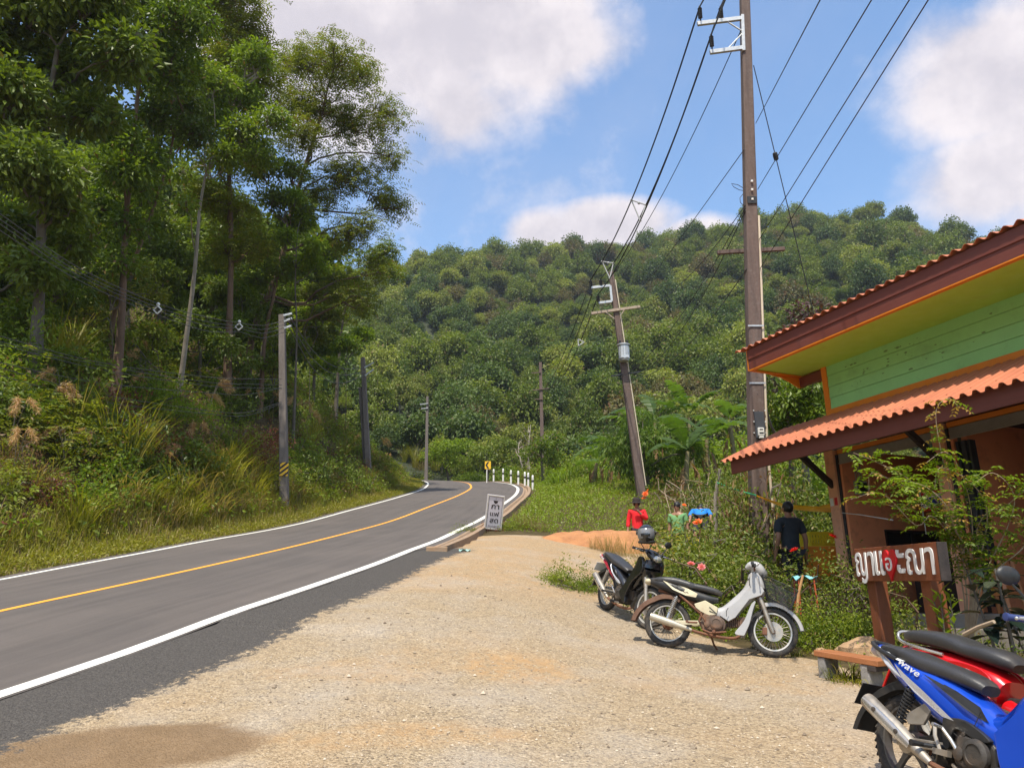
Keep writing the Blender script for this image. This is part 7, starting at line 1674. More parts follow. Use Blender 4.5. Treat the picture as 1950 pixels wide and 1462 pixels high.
def wave_extra(t, B, S_, hp, ff):
    mb = MB(); mb.tube(spl([(-.02, -.13, .735), (-.16, -.125, .775), (-.27, -.085, .815), (-.30, 0, .825), (-.27, .085, .815), (-.16, .125, .775), (-.02, .13, .735)], 5), .014, 8); B(mb, "grab_handle", M_PLBLK, t)
    mb = MB(); vs = [(.20, -.140, .675), (.42, -.134, .61), (.56, -.122, .55), (.62, -.128, .48), (.50, -.146, .53), (.34, -.148, .61)]; mb.add(vs, [tuple(range(6))]); mb.add([(x, y + .02, z) for x, y, z in vs], [tuple(reversed(range(6)))]); B(mb, "under_seat_panel", M_PLBLK, t)
    for (x, y, z) in ((.50, -.146, .40), (.77, -.17, .22), (.86, -.168, .30)): mb = MB(); mb.lathe((x, y, z), -VY, [(.012, -.004), (.012, .004), (.005, .006)], 10); B(mb, "bolt", M_ENG, t)
    for vs in ([(.60, .53), (.56, .45), (.58, .36)], [(.30, .455), (.42, .40), (.54, .335)]): mb = MB(); mb.tube([(x, -.139, z) for x, z in vs], .0025, 5); B(mb, "panel_seam", M_PLBLK, t)
    mb = MB(); mb.add([(.93, -.171, .66), (1.02, -.171, .72), (1.09, -.171, .735), (1.03, -.171, .695), (.955, -.171, .63)], [(0, 1, 2, 3, 4)]); B(mb, "silver_flash", M_SILV, t)
    mb = MB(); mb.box((.38, -.165, .285), (.10, .03, .03)); mb.tube([(.30, -.14, .42), (.33, -.165, .36), (.37, -.168, .29)], .011, 8); B(mb, "brake_arm", M_ALU, t)
    for y in (-.1,): mb = MB(); mb.prism([(.06, .43), (.21, .52), (.25, .48), (.20, .40), (.09, .385)], -.125, -.105, "xz"); B(mb, "footrest_bracket", M_ALU, t, bevel=.004)
    tc_ = [c for c in t.children if c.name.startswith("tail_cowl")][0]; text("lettering", "wave", .1, M_WDEC, tc_, frame4((.10, -.142, .690), (1, 0, -.40), (.40, 0, 1)), .001, .001, .35, fit=(.17, .028))
blu["extra"] = wave_extra
blue_bike = motorcycle("glossy blue motorcycle with silver flashes, cut by the picture's edge", blu, B4r, gp(B4r.x + db.x, B4r.y + db.y), R(11), R(-6))
# red motorcycle behind it
def cub_extra(t, B, S_, hp, ff):
    mb = MB(); rail = spl([(.10, -.125, .69), (-.10, -.135, .715), (-.28, -.12, .745), (-.33, -.09, .80), (-.33, 0, .815), (-.33, .09, .80), (-.28, .12, .745), (-.10, .135, .715), (.10, .125, .69)], 5); mb.tube(rail, .011, 8); B(mb, "grab_rail", M_CHROME, t)
    pan = [c for c in t.children if c.name.startswith("side_panel")][0]
    mb = MB(); ov = [(.315 + math.cos(a) * .075, .60 - math.cos(a) * .012 + math.sin(a) * .022) for a in np.linspace(0, 2 * PI, 25)[:-1]]
    vs = [Vector((x, -.152, z)) for x, z in ov]; mb.tube(vs + [vs[0]], .0035, 5); mb.box((.275, -.152, .607), (.05, .004, .034)); bd = B(mb, "badge", M_WDEC, pan)
    text("lettering", "Cub", .1, M_WDEC, pan, frame4((.335, -.1535, .597), (1, 0, -.16), (.16, 0, 1)), .001, .002, .25, fit=(.07, .026))
red = dict(modern); red.update(rim=M_RIM, mirrors=(), fendcol=M_RED, rfcol=M_RED, cowlcol=M_RED, tail=(-.32, .68), winkers=True, plate=(-.44, .47), platecol=M_PLBLK, plate_trim=True, extra=cub_extra,
    seat=[(-.27, .775, .10, .03), (-.22, .785, .13, .045), (-.05, .785, .14, .055), (.13, .765, .14, .055), (.26, .735, .14, .05), (.42, .715, .13, .055), (.52, .69, .10, .05), (.57, .665, .06, .03)],
    body=[("tail_cowl", [(-.33, .65, .06, .04), (-.22, .665, .11, .065), (-.05, .64, .13, .085), (.14, .60, .142, .11), (.30, .56, .145, .125), (.42, .53, .135, .115), (.50, .50, .11, .09)], M_RED, 2.8), ("front_cover", [(.50, .42, .09, .06), (.62, .39, .10, .065), (.74, .44, .10, .07), (.88, .60, .11, .07), (.98, .76, .115, .07), (1.03, .88, .10, .05)], M_RED, 2.8), ("nose", modern["body"][2][1], M_RED, 2.4)],
    plates=[("side_panel", [(.05, .64), (.22, .665), (.42, .635), (.50, .56), (.46, .47), (.34, .44), (.18, .47), (.06, .55)], M_RED, .13, .150, True), ("leg_shield", modern["plates"][0][1], M_RED, .125, .175, True)])
B3r = gp(B4r.x + .58, B4r.y + .66)
red_bike = motorcycle("red motorcycle with chrome grab rail behind the blue one", red, B3r, gp(B3r.x + db.x, B3r.y + db.y), R(7), R(0))
# helmet hung on the black motorcycle's right grip
hc = at(1231, 1017, 10.62); he = thing("helmet", "black full-face helmet with grey visor hanging on the black motorcycle's handlebar", "helmet", hc, rz=R(-105))
mb = MB(); rings = []
for i in range(15):
    a = PI * i / 14; rings.append([Vector((math.sin(a) * math.cos(b) * .150 * (1.08 if math.cos(b) > 0 and a > 1.5 else 1), math.sin(a) * math.sin(b) * .125, math.cos(a) * .135 - (.02 if a > 2.2 else 0))) for b in np.linspace(0, 2 * PI, 25)[:-1]])
mb.rings(rings[:12], True, False); sh_ = mb.build("shell", M_BLKP, he)
mb = MB(); g = [[Vector((math.sin(a) * math.cos(b) * .158, math.sin(a) * math.sin(b) * .132, math.cos(a) * .142)) for b in np.linspace(-1.15, 1.15, 15)] for a in np.linspace(1.0, 2.05, 9)]; mb.sheet(g, True, .003, (-1, 0, 0))
k = NT("smoked_visor"); k.color((.16, .16, .165)); k.set(Roughness=.12); k.b.inputs["Coat Weight"].default_value = .5; mb.build("visor", k.m, he)
mb = MB(); mb.torus((0, 0, -.105), VZ, .105, .018, 24, 8); mb.build("neck_roll", M_VINYL, he)
mb = MB()
for sg in (-1, 1): mb.lathe((.02, sg * .126, .02), (0, sg, 0), [(.03, 0), (.028, .012), (.01, .016)], 14)
mb.build("visor_pivot", M_PLBLK, he); mb = MB(); mb.tube([(0, .08, -.12), (.02, .03, -.21), (.02, -.03, -.21), (0, -.08, -.12)], .007, 6); mb.build("strap", M_PLBLK, he)
# ------------------------------------------------------------------ wooden name board, step, people, things by the cafe
M_WOOD = pmat("red_brown_wood", (.27, .085, .03), (.15, .045, .02), scale=5, rough=.55, bump=.004, bscale=30, stretch=(1, 1, .12), dirt=(.09, .045, .03), damt=.35, dscale=6)
M_WOODH = pmat("red_brown_board", (.25, .075, .028), (.16, .045, .02), scale=5, rough=.5, bump=.003, bscale=30, stretch=(.12, 1, 1), dirt=(.10, .05, .03), damt=.3, dscale=5)
M_DWOOD = pmat("dark_end_grain", (.06, .045, .04), (.035, .028, .025), scale=14, rough=.9, bump=.004)
M_LETW = pmat("letter_white", (.82, .80, .78), (.74, .72, .70), scale=6, rough=.45); M_HEART = pmat("heart_red", (.62, .010, .02), (.54, .01, .018), scale=5, rough=.4)
# board: two ends fixed by what is seen, facing the road
tl, bl_, tr2, br = at(1628.5, 1046, 9.35), at(1630, 1105, 9.35), at(1786, 1031.5, 7.75), at(1787.5, 1105, 7.75)
sg_base = gpt(1735, 8.3); xs_ = (tr2 - tl + br - bl_).normalized(); ys_ = (VZ - xs_ * xs_.z).normalized(); zs_ = xs_.cross(ys_); W_ = (tr2 - tl).length; c0 = (tl + bl_ + tr2 + br) / 4; H_ = ((tl - bl_).length + (tr2 - br).length) / 2
ws = thing("wooden_sign", "carved wooden name board on two posts with white Thai letters and red heart", "sign", sg_base)
Mx = Matrix((xs_, ys_, zs_)).transposed(); o0 = c0 - sg_base
mb = MB(); mb.box(o0 - zs_ * .05, (W_, H_, .10), M=Mx); bd = mb.build("board", M_WOODH, ws, bevel=.006)
mb = MB(); mb.box(o0 - zs_ * .05 + xs_ * (W_ / 2 + .012), (.02, H_ * 1.0, .105), M=Mx); mb.build("board_end", M_DWOOD, ws, bevel=.004)
for (px, t_) in ((1644, 9.1), (1746, 8.1)):
    q = at(px, 1108, t_) - zs_ * .165; g_ = gp(q.x, q.y, -.25); mb = MB(); mb.rings([[(Vector((sx * .085, sy * .075, 0)) @ Matrix.Rotation(-.25, 3, 'Z') + p - sg_base) * 1 for sx, sy in ((-1, -1), (1, -1), (1, 1), (-1, 1))] for p in (g_ + Vector((.02, 0, 0)), q + VZ * .12)], False, True); mb.build("post", M_WOOD, ws, bevel=.012)
def bp4(u, v, d=0): return frame4(o0 + xs_ * (u - .5) * W_ + ys_ * (v - .5) * H_ + zs_ * d, xs_, ys_)
for s_, u0, u1, v0, v1 in (("ญ", .015, .165, -.06, .88), ("า", .185, .265, .17, .88), ("แ", .280, .400, .17, .88), ("ะ", .555, .640, .22, .88), ("ณ", .665, .860, .17, .88), ("า", .875, .965, .17, .88)):
    text("lettering", s_, .5, M_LETW, bd, bp4((u0 + u1) / 2, (v0 + v1) / 2, .008), .005, .0035, fit=(W_ * (u1 - u0), H_ * (v1 - v0)))
hp_ = [(16 * math.sin(a) ** 3 / 16, (13 * math.cos(a) - 5 * math.cos(2 * a) - 2 * math.cos(3 * a) - math.cos(4 * a)) / 15) for a in np.linspace(0, 2 * PI, 41)[:-1]]
mb = MB(); f_, b_ = [], []
for (a, b) in hp_: p = o0 + xs_ * ((.478 - .5) * W_ + a * .085 * W_) + ys_ * ((.52 - .5) * H_ + b * .47 * H_); f_.append(p + zs_ * .024); b_.append(p + zs_ * .002)
n = len(f_); mb.add(f_ + b_, [tuple(range(n)), tuple(range(2 * n - 1, n - 1, -1))] + [(k, n + k, n + (k + 1) % n, (k + 1) % n) for k in range(n)]); ht = mb.build("heart", M_HEART, bd, bevel=.004)
text("lettering", "อ", .5, M_LETW, ht, bp4(.475, .48, .029), .004, .003, fit=(W_ * .075, H_ * .38))
# plank step on two stones
pA_, pB_ = at(1562, 1243, 7.95), at(1674, 1262, 7.42); pm = (pA_ + pB_) / 2; st_ = thing("wooden_step", "low plank step on two stone blocks in front of the wooden sign", "step", gp(pm.x, pm.y))
sl = st_.location; dx = (pB_ - pA_).normalized(); dy = VZ.cross(dx).normalized(); Mx2 = Matrix((dx, dy, dx.cross(dy))).transposed()
mb = MB(); mb.box(pm - sl + dy * .06, ((pB_ - pA_).length + .06, .26, .055), M=Mx2); mb.build("plank", pmat("orange_plank", (.40, .155, .055), (.28, .10, .035), scale=4, rough=.6, bump=.003, stretch=(.15, 1, 1), dirt=(.15, .07, .04), damt=.3), st_, bevel=.006)
M_STONE = pmat("grey_stone", (.30, .28, .26), (.18, .165, .15), scale=9, rough=.9, bump=.01, bscale=25)
for f, s in ((.06, .09), (.80, .10)):
    q = pA_ + (pB_ - pA_) * f + dy * .06; g_ = G(q.x, q.y); mb = MB(); h = q.z - .03 - g_ + .06; mb.box(Vector((q.x, q.y, g_ - .06 + h / 2)) - sl, (s, .24, h), rz=math.atan2(dx.y, dx.x)); mb.build("stone_block", M_STONE, st_, bevel=.018)
mb = MB(); q = pA_ + (pB_ - pA_) * .93 + dy * .06; mb.box(q - sl - VZ * .055, (.09, .26, .05), M=Mx2); mb.build("bearer", M_DWOOD, st_, bevel=.005)
# boulder of earth by the post
def rock(p, r, m, label, seed, cat="rock", sq=.7):
    rr = np.random.RandomState(seed); mb = MB(); mb.ball((0, 0, 0), r, 18, 12); mb.v = [tuple(Vector(v) * (1 + .22 * mnoise.noise(Vector(v) * (1.6 / r) + Vector((seed, 0, 0))) + .08 * mnoise.noise(Vector(v) * (5 / r)))) for v in mb.v]; mb.v = [(x, y, z * sq) for x, y, z in mb.v]
    o = mb.build("rock", m); o.location = p; return tag(o, label, cat)
M_SANDR = pmat("sandy_rock", (.48, .31, .17), (.34, .21, .11), scale=6, rough=.95, bump=.015, bscale=20)
rock(gpt(1648, 8.75, .05), .30, M_SANDR, "sandy orange rock at the foot of the left sign post", 3); rock(gpt(1722, 8.3, .04), .16, M_SANDR, "small sandy rock between the two sign posts", 5)
rock(gpt(1565, 9.05, .02), .10, M_SANDR, "fist-sized stone at the edge of the forecourt", 8)
# people
def person(label, loc, rz, J, radii, bones, shirt, legs, hair, skin, sleeves, facing=True, hat=None, cap=None):
    t = thing("person", label, "person", loc, rz)
    def skin_mesh(nm, verts, edges, m, sub=1):
        bm = bmesh.new(); lay = bm.verts.layers.skin.verify(); vs = []
        for i, (p, r_) in enumerate(verts):
            v = bm.verts.new(p); v[lay].radius = r_ if hasattr(r_, "__len__") else (r_, r_); v[lay].use_root = i == 0; vs.append(v)
        for a, b in edges: bm.edges.new((vs[a], vs[b]))
        me = bpy.data.meshes.new(nm); bm.to_mesh(me); bm.free(); o = link(nm, me, t, m); md = o.modifiers.new("skin", 'SKIN'); md.use_smooth_shade = True; sd_ = o.modifiers.new("sub", 'SUBSURF'); sd_.levels = sub; sd_.render_levels = sub; return o
    names = list(J); ix = {n_: i for i, n_ in enumerate(names)}
    body = skin_mesh("body", [(J[n_], radii[n_]) for n_ in names], [(ix[a], ix[b]) for a, b in bones], skin, 2)
    def sub_(nm, keys, ed, grow, m):
        k2 = {n_: i for i, n_ in enumerate(keys)}; rr_ = lambda r: tuple(x + grow for x in r) if hasattr(r, "__len__") else r + grow
        return skin_mesh(nm, [(J[n_], rr_(radii[n_])) for n_ in keys], [(k2[a], k2[b]) for a, b in ed], m, 2)
    if shirt: sub_("shirt", *shirt)
    if legs: sub_("trousers", *legs)
    h = Vector(J["head"])
    mb = MB()
    if hair == "hat":
        mb.lathe(h + Vector((0, 0, .03)), (0, -.12, 1), [(.21, -.02), (.21, -.005), (.12, .01), (.115, .09), (.09, .125), (.02, .135)], 18); mb.build("hat", hat, t)
        mb = MB(); mb.ball(h + Vector((0, .02, -.01)), (.092, .10, .11), 12, 8); mb.build("hair", hat, t)
    else:
        mb.ball(h + Vector((0, .018, .03)), (.092, .108, .108), 16, 10); mb.v = [v for v in mb.v]; mb.build("hair", hair, t)
    mb = MB()
    for sg in (-1, 1): mb.ball(h + Vector((sg * .033, -.088, .01)), (.013, .008, .008), 8, 6)
    mb.build("eyes", pmat("eye_dark", (.02, .015, .012), rough=.3), t); mb = MB(); mb.ball(h + Vector((0, -.105, -.02)), (.014, .018, .022), 8, 6)
    mb.ball(h + Vector((0, -.094, -.060)), (.028, .010, .008), 8, 6)
    for sg in (-1, 1): mb.ball(h + Vector((sg * .090, .01, -.01)), (.014, .022, .032), 8, 6)
    mb.build("face_features", skin, t); return t
M_SKIN = pmat("tan_skin", (.30, .15, .09), (.26, .125, .075), scale=6, rough=.55)
HAIRM = pmat("black_hair", (.012, .010, .010), (.008, .007, .007), scale=30, rough=.5, bump=.003, bscale=90)
def std_joints(s=1.0, arms=None, bend=0.0, legs=((-.10, 0), (.10, 0))):
    J = dict(pelvis=(0, 0, .93), belly=(0, -.01, 1.06), chest=(0, .0, 1.28), collar=(0, .01, 1.42), neck=(0, 0, 1.50), chin=(0, -.015, 1.56), head=(0, -.01, 1.63), crown=(0, 0, 1.70))
    Rr = dict(pelvis=(.155, .11), belly=(.145, .10), chest=(.165, .115), collar=(.10, .08), neck=.056, chin=(.066, .075), head=(.080, .096), crown=(.055, .068))
    B_ = [("pelvis", "belly"), ("belly", "chest"), ("chest", "collar"), ("collar", "neck"), ("neck", "chin"), ("chin", "head"), ("head", "crown")]
    for sg, nm in ((-1, "r"), (1, "l")):
        A = arms[nm] if arms and nm in arms else ((sg * .19, .01, 1.40), (sg * .245, .03, 1.14), (sg * .265, -.02, .90))
        J[nm + "sh"] = A[0]; J[nm + "el"] = A[1]; J[nm + "wr"] = A[2]; Rr[nm + "sh"] = .062; Rr[nm + "el"] = .044; Rr[nm + "wr"] = .030
        hd = (Vector(A[2]) - Vector(A[1])).normalized(); pm_ = Vector(A[2]) + hd * .07; J[nm + "palm"] = tuple(pm_); Rr[nm + "palm"] = (.040, .022)
        B_ += [("collar", nm + "sh"), (nm + "sh", nm + "el"), (nm + "el", nm + "wr"), (nm + "wr", nm + "palm")]
        fw = hd.orthogonal().normalized()
        fw = Vector((0, -1, 0)) - hd * Vector((0, -1, 0)).dot(hd); fw.normalize(); inn = hd.cross(fw) * (1 if sg < 0 else -1)
        for q, (off, ln) in enumerate(((-.030, .060), (-.010, .072), (.010, .068), (.030, .052))):
            k1, k2 = f"{nm}f{q}a", f"{nm}f{q}b"; J[k1] = tuple(pm_ + hd * .045 + fw * -off); J[k2] = tuple(pm_ + hd * (.045 + ln) + fw * -off * 1.1 + inn * .02); Rr[k1] = .010; Rr[k2] = .0085; B_ += [(nm + "palm", k1), (k1, k2)]
        J[nm + "th"] = tuple(pm_ + fw * .05 + hd * .015); Rr[nm + "th"] = .010; B_ += [(nm + "palm", nm + "th")]
    for (x, y), nm in zip(legs, ("r", "l")):
        J[nm + "hip"] = (x * .95, 0, .86); J[nm + "kn"] = (x * 1.1, y * .5 - .02, .48); J[nm + "an"] = (x * 1.15, y + .02, .09); J[nm + "toe"] = (x * 1.3, y - .13, .035)
        Rr[nm + "hip"] = .092; Rr[nm + "kn"] = .062; Rr[nm + "an"] = .045; Rr[nm + "toe"] = (.045, .03); B_ += [("pelvis", nm + "hip"), (nm + "hip", nm + "kn"), (nm + "kn", nm + "an"), (nm + "an", nm + "toe")]
    return J, Rr, B_
TORSO = (["low", "pelvis", "belly", "chest", "collar", "rsh", "lsh", "rs2", "ls2"], [("low", "pelvis"), ("pelvis", "belly"), ("belly", "chest"), ("chest", "collar"), ("collar", "rsh"), ("collar", "lsh"), ("rsh", "rs2"), ("lsh", "ls2")])
LEGS = (["pelvis", "rhip", "rkn", "ran", "lhip", "lkn", "lan"], [("pelvis", "rhip"), ("rhip", "rkn"), ("rkn", "ran"), ("pelvis", "lhip"), ("lhip", "lkn"), ("lkn", "lan")])
def half(J, Rr, f):
    for nm in "rl": a, b = Vector(J[nm + "sh"]), Vector(J[nm + "el"]); J[nm + "s2"] = tuple(a + (b - a) * f) if f <= 1 else tuple(Vector(b) + (Vector(J[nm + "wr"]) - b) * (f - 1)); Rr[nm + "s2"] = .060 if f <= 1 else .042
def cloth(nm, c, c2): return pmat(nm, c, c2, scale=5, rough=.9, bump=.006, bscale=14)
M_NAVY = cloth("dark_shirt", (.020, .026, .036), (.014, .018, .026)); M_DTR = cloth("dark_trousers", (.022, .020, .024), (.014, .013, .016)); M_REDSH = cloth("red_shirt", (.70, .012, .02), (.58, .01, .016)); M_GRSH = cloth("green_shirt", (.17, .36, .15), (.12, .28, .11)); M_BLSH = cloth("blue_shirt", (.012, .21, .60), (.01, .16, .48))
def sleeved(J, keys_to): pass
def make_person(label, px, py_head, t, rz, shirtm, arms=None, hair=HAIRM, hat=None, sleeve=.75, drop=0.0):
    J, Rr, B_ = std_joints(arms=arms); half(J, Rr, sleeve); J['low'] = (0, 0, .85); Rr['low'] = (.150, .112); hp2 = at(px, py_head, t); Jb = {k_: v for k_, v in J.items() if not k_.endswith("s2") and k_ != 'low'}
    keys, ed = list(TORSO[0]), list(TORSO[1])
    if sleeve > 1:
        keys += ["rel", "lel"]; ed = [e for e in ed if e not in (("rsh", "rs2"), ("lsh", "ls2"))] + [("rsh", "rel"), ("rel", "rs2"), ("lsh", "lel"), ("lel", "ls2")]
    allJ, allR = dict(J), Rr
    t_ = thing_person(label, Vector((hp2.x, hp2.y, hp2.z - 1.72)), rz, Jb, Rr, B_, allJ, keys, ed, shirtm, hair, hat); return t_
def thing_person(label, loc, rz, Jb, Rr, B_, J, keys, ed, shirtm, hair, hat):
    global _J
    t = person(label, loc, rz, J if False else Jb, Rr, B_, None, None, "hat" if hat else hair, M_SKIN, None, hat=hat)
    def sk(nm, ks, eds, grow, m):
        bm = bmesh.new(); lay = bm.verts.layers.skin.verify(); vs = {}
        for i, k_ in enumerate(ks):
            r_ = Rr[k_]; r_ = tuple(x + grow for x in r_) if hasattr(r_, "__len__") else (r_ + grow, r_ + grow); v = bm.verts.new(J[k_]); v[lay].radius = r_; v[lay].use_root = i == 0; vs[k_] = v
        for a, b in eds: bm.edges.new((vs[a], vs[b]))
        me = bpy.data.meshes.new(nm); bm.to_mesh(me); bm.free(); o = link(nm, me, t, m); md = o.modifiers.new("skin", 'SKIN'); md.use_smooth_shade = True; s2 = o.modifiers.new("sub", 'SUBSURF'); s2.levels = 2; s2.render_levels = 2
    sk("shirt", keys, ed, .020, shirtm); sk("trousers", LEGS[0], LEGS[1], .016, M_DTR); return t
make_person("person seen from behind in a dark t-shirt beside the orange cloth", 1499, 959, 13.4, PI + R(12), M_NAVY, arms={"r": ((-.20, .0, 1.40), (-.26, .05, 1.12), (-.285, -.02, .86)), "l": ((.205, .0, 1.40), (.25, .04, 1.13), (.265, -.06, .88))})
make_person("person in a red long-sleeved shirt and dark brimmed hat raising one hand", 1212, 952, 21.8, R(-8), M_REDSH, arms={"l": ((.19, .0, 1.40), (.27, -.08, 1.16), (.06, -.20, 1.36)), "r": ((-.19, .01, 1.40), (-.25, .02, 1.14), (-.27, -.05, .90))}, hat=pmat("dark_felt_hat", (.03, .02, .018), rough=.9), sleeve=1.8)
make_person("person in a green shirt crouching behind the yellow-leaved plant", 1289, 958, 20.5, R(-30), M_GRSH, sleeve=.8)
bp_ = make_person("person in a bright blue shirt bending down behind the rose bushes", 1334, 956, 19.6, R(165), M_BLSH, sleeve=1.2)
bp_.rotation_euler = (R(62), 0, R(165)); sh_ = at(1334, 976, 19.6); bp_.location = sh_ - Vector((math.sin(R(165)) * math.sin(R(62)) * 1.36, -math.cos(R(165)) * math.sin(R(62)) * 1.36, 1.36 * math.cos(R(62))))
# yellow cloth on a rope from the pillar, green rope and leaning post
M_YCL = leafmat("yellow_cloth", (.80, .55, .12), (.86, .64, .18), None, .35, rough=.8, spec=.1)
def ribbon(name, label, cat, top, bot, m, nx=24):
    T = catmull([Vector(p) for p in top], .12); Bt = catmull([Vector(p) for p in bot], .12); n = min(len(T), len(Bt)); T = T[np.linspace(0, len(T) - 1, n).astype(int)]; Bt = Bt[np.linspace(0, len(Bt) - 1, n).astype(int)]; o = Vector(T[0]); g = []
    for f in np.linspace(0, 1, 6): g.append([Vector(T[i] + (Bt[i] - T[i]) * f) - o + Vector((.02, .05, 0)) * math.sin(f * PI) * (1 + .6 * math.sin(i * .9)) for i in range(n)])
    mb = MB(); mb.sheet(g, True, .004, (0, 1, 0)); c = mb.build(name, m); c.location = o; return tag(c, label, cat)
t1, t2 = 15.0, 13.3
ribbon("yellow_cloth", "long yellow cloth slung from the cafe pillar to a green rope", "cloth", [at(1440, 942, t1), at(1490, 958, 14.4), at(1545, 963, 14.0), at(1592, 964, t2)], [at(1440, 944, t1), at(1490, 965, 14.4), at(1530, 972, 14.2), at(1592, 976, t2)], M_YCL)
ribbon("yellow_cloth", "second fold of yellow cloth hanging nearest the cafe pillar", "cloth", [at(1552, 966, 13.7), at(1570, 961, 13.5), at(1592, 956, 13.2)], [at(1552, 968, 13.7), at(1570, 972, 13.5), at(1592, 971, 13.2)], M_YCL)
M_GROPE = pmat("green_rope", (.02, .33, .14), (.015, .24, .10), rough=.7); mb = MB(); a, b, c = at(1366, 919, 16.6), at(1405, 933, 16.1), at(1440, 943, t1); mb.tube(catmull([Vector((0, 0, 0)), b - a, c - a], .1), .016, 6); o = mb.build("green_rope", M_GROPE); o.location = a; tag(o, "green rope tied from a bare stake to the yellow cloth", "rope")
q = gpt(1362, 16.8, -.2); mb = MB(); mb.tube([(0, 0, 0), (at(1363, 940, 16.8) - q), (at(1371, 893, 16.8) - q)], [.05, .045, .035], 8); o = mb.build("stake", BARK[0]); o.location = q; tag(o, "bare wooden stake holding the green rope", "stake")
mb = MB(); a = at(1592, 975, 13.2); mb.tube([Vector((0, 0, 0)), at(1640, 980, 12.3) - a, at(1700, 990, 11) - a], .008, 5); o = mb.build("string", M_WPLAST); o.location = a; tag(o, "pale string running from the yellow cloth past the pillar", "string")
# orange cloth over a table, yellow crate, small finds
tb = thing("table", "table draped in a bright orange cloth beside the cafe pillar", "table", gpt(1566, 13.6)); M_OCL = cloth("orange_cloth", (.72, .27, .02), (.56, .19, .015))
zt = at(1566, 1040, 13.6).z - tb.location.z; mb = MB(); g = []
for j, (rr_, z) in enumerate(((.02, zt + .002), (.30, zt), (.335, zt - .01), (.345, zt - .25), (.355, zt - .55), (.36, zt - .8))): g.append([Vector((math.copysign(abs(math.cos(a)) ** .35, math.cos(a)) * rr_ * 1.25 * (1 + .05 * math.sin(a * 11) * max(0, j - 2)), math.copysign(abs(math.sin(a)) ** .35, math.sin(a)) * rr_ * (1 + .05 * math.cos(a * 9) * max(0, j - 2)), z)) for a in np.linspace(0, 2 * PI, 41)])
mb.sheet(g, True); mb.build("cloth", M_OCL, tb)
for sx in (-.3, .3):
    for sy in (-.22, .22): mb = MB(); mb.tube([(sx, sy, 0), (sx, sy, zt)], .02, 6); mb.build("leg", M_RUST, tb)
cr_ = thing("plastic_crate", "yellow plastic crate standing on the orange cloth", "crate", tb.location + Vector((.03, .02, zt + .004)), rz=.25); M_YCR = pmat("yellow_crate", (.75, .66, .03), (.64, .55, .03), rough=.4, dirt=(.2, .13, .04), damt=.3)
mb = MB(); w_, d_, h_ = .52, .34, .26
for (cx_, cy_, lx, ly) in ((0, -d_ / 2, w_, .012), (0, d_ / 2, w_, .012), (-w_ / 2, 0, .012, d_), (w_ / 2, 0, .012, d_)):
    mb.box((cx_, cy_, h_ * .93), (lx + .02, ly + .02, .035)); mb.box((cx_, cy_, .03), (lx, ly, .06)); n = 9 if lx > ly else 6
    for i in range(n): f = -.5 + (i + .5) / n; mb.box((cx_ + (f * lx if lx > ly else 0), cy_ + (f * ly if ly > lx else 0), h_ / 2), (.028 if lx > ly else .012, .012 if lx > ly else .028, h_ * .86))
    mb.box((cx_, cy_, h_ * .55), (lx * .98, ly * .9, .02))
mb.box((0, 0, .008), (w_, d_, .012)); mb.build("crate_body", M_YCR, cr_)
gc = thing("rag", "turquoise rag on an orange-legged stool among the purple bushes", "rag", gpt(1540, 11.0)); zt = at(1540, 1098, 11).z - gc.location.z
mb = MB(); g = [[Vector((x, y, zt + .03 * math.sin(x * 30) * math.cos(y * 25) - .25 * max(0, abs(x) - .1))) for x in np.linspace(-.16, .16, 9)] for y in np.linspace(-.12, .12, 7)]; mb.sheet(g, True, .006, (0, 0, -1)); mb.build("cloth", pmat("turquoise_cloth", (.10, .42, .48), (.3, .5, .5), rough=.9), gc)
mb = MB()
for sx in (-.11, .11):
    for sy in (-.09, .09): mb.tube([(sx * 1.25, sy * 1.25, 0), (sx, sy, zt - .015)], .012, 6)
mb.build("stool_legs", pmat("orange_red_metal", (.55, .10, .03), rough=.5), gc)
mb = MB(); a = gpt(1512, 10.35); mb.tube([Vector((0, 0, -.05)), at(1521, 1128, 10.5) - a, at(1529, 1095, 10.6) - a], [.022, .02, .016], 7); o = mb.build("wooden_stick", pmat("bare_stick", (.46, .25, .10), (.36, .18, .07), rough=.8)); o.location = a; tag(o, "bare wooden stick leaning beside the purple bush", "stick")
mb = MB(); a = at(1836, 1208, 7.2); b = at(1893, 1183, 6.9); mb.tube([Vector((0, 0, 0)), (b - a) * .5 + Vector((0, 0, .01)), b - a], [.022, .02, .018], 7); o = mb.build("wooden_stick", M_TWIG); o.location = a; tag(o, "pale cut branch lying in the plants behind the red motorcycle", "stick")
# wooden stool frame, flag and shop goods behind the pillars
sw = thing("wooden_stool", "orange wooden stool on the cafe plinth behind the rubber plant", "stool", bl(3.25, -.25, .012), rot=BM.to_euler()); M_OWOOD = pmat("orange_varnished_wood", (.42, .15, .04), (.32, .11, .03), scale=5, rough=.45, stretch=(1, 1, .2))
for sx in (-.17, .17):
    for sy in (-.15, .15): mb = MB(); mb.bar((sx * 1.15, sy * 1.15, 0), (sx * .8, sy * .8, .68), .045, .045); mb.build("leg", M_OWOOD, sw, bevel=.004)
mb = MB(); mb.box((0, 0, .70), (.36, .34, .04)); mb.build("seat", M_OWOOD, sw, bevel=.008); mb = MB()
for sy in (-.15, .15): mb.box((0, sy * 1.0, .25), (.32, .03, .04))
for sx in (-.17, .17): mb.box((sx * 1.0, 0, .33), (.03, .30, .04))
mb.build("rails", M_OWOOD, sw)
fl = thing("flag", "small striped flag in red, white and blue hanging by the second pillar", "flag", bl(1.9, .5, 1.55), rot=BM.to_euler())
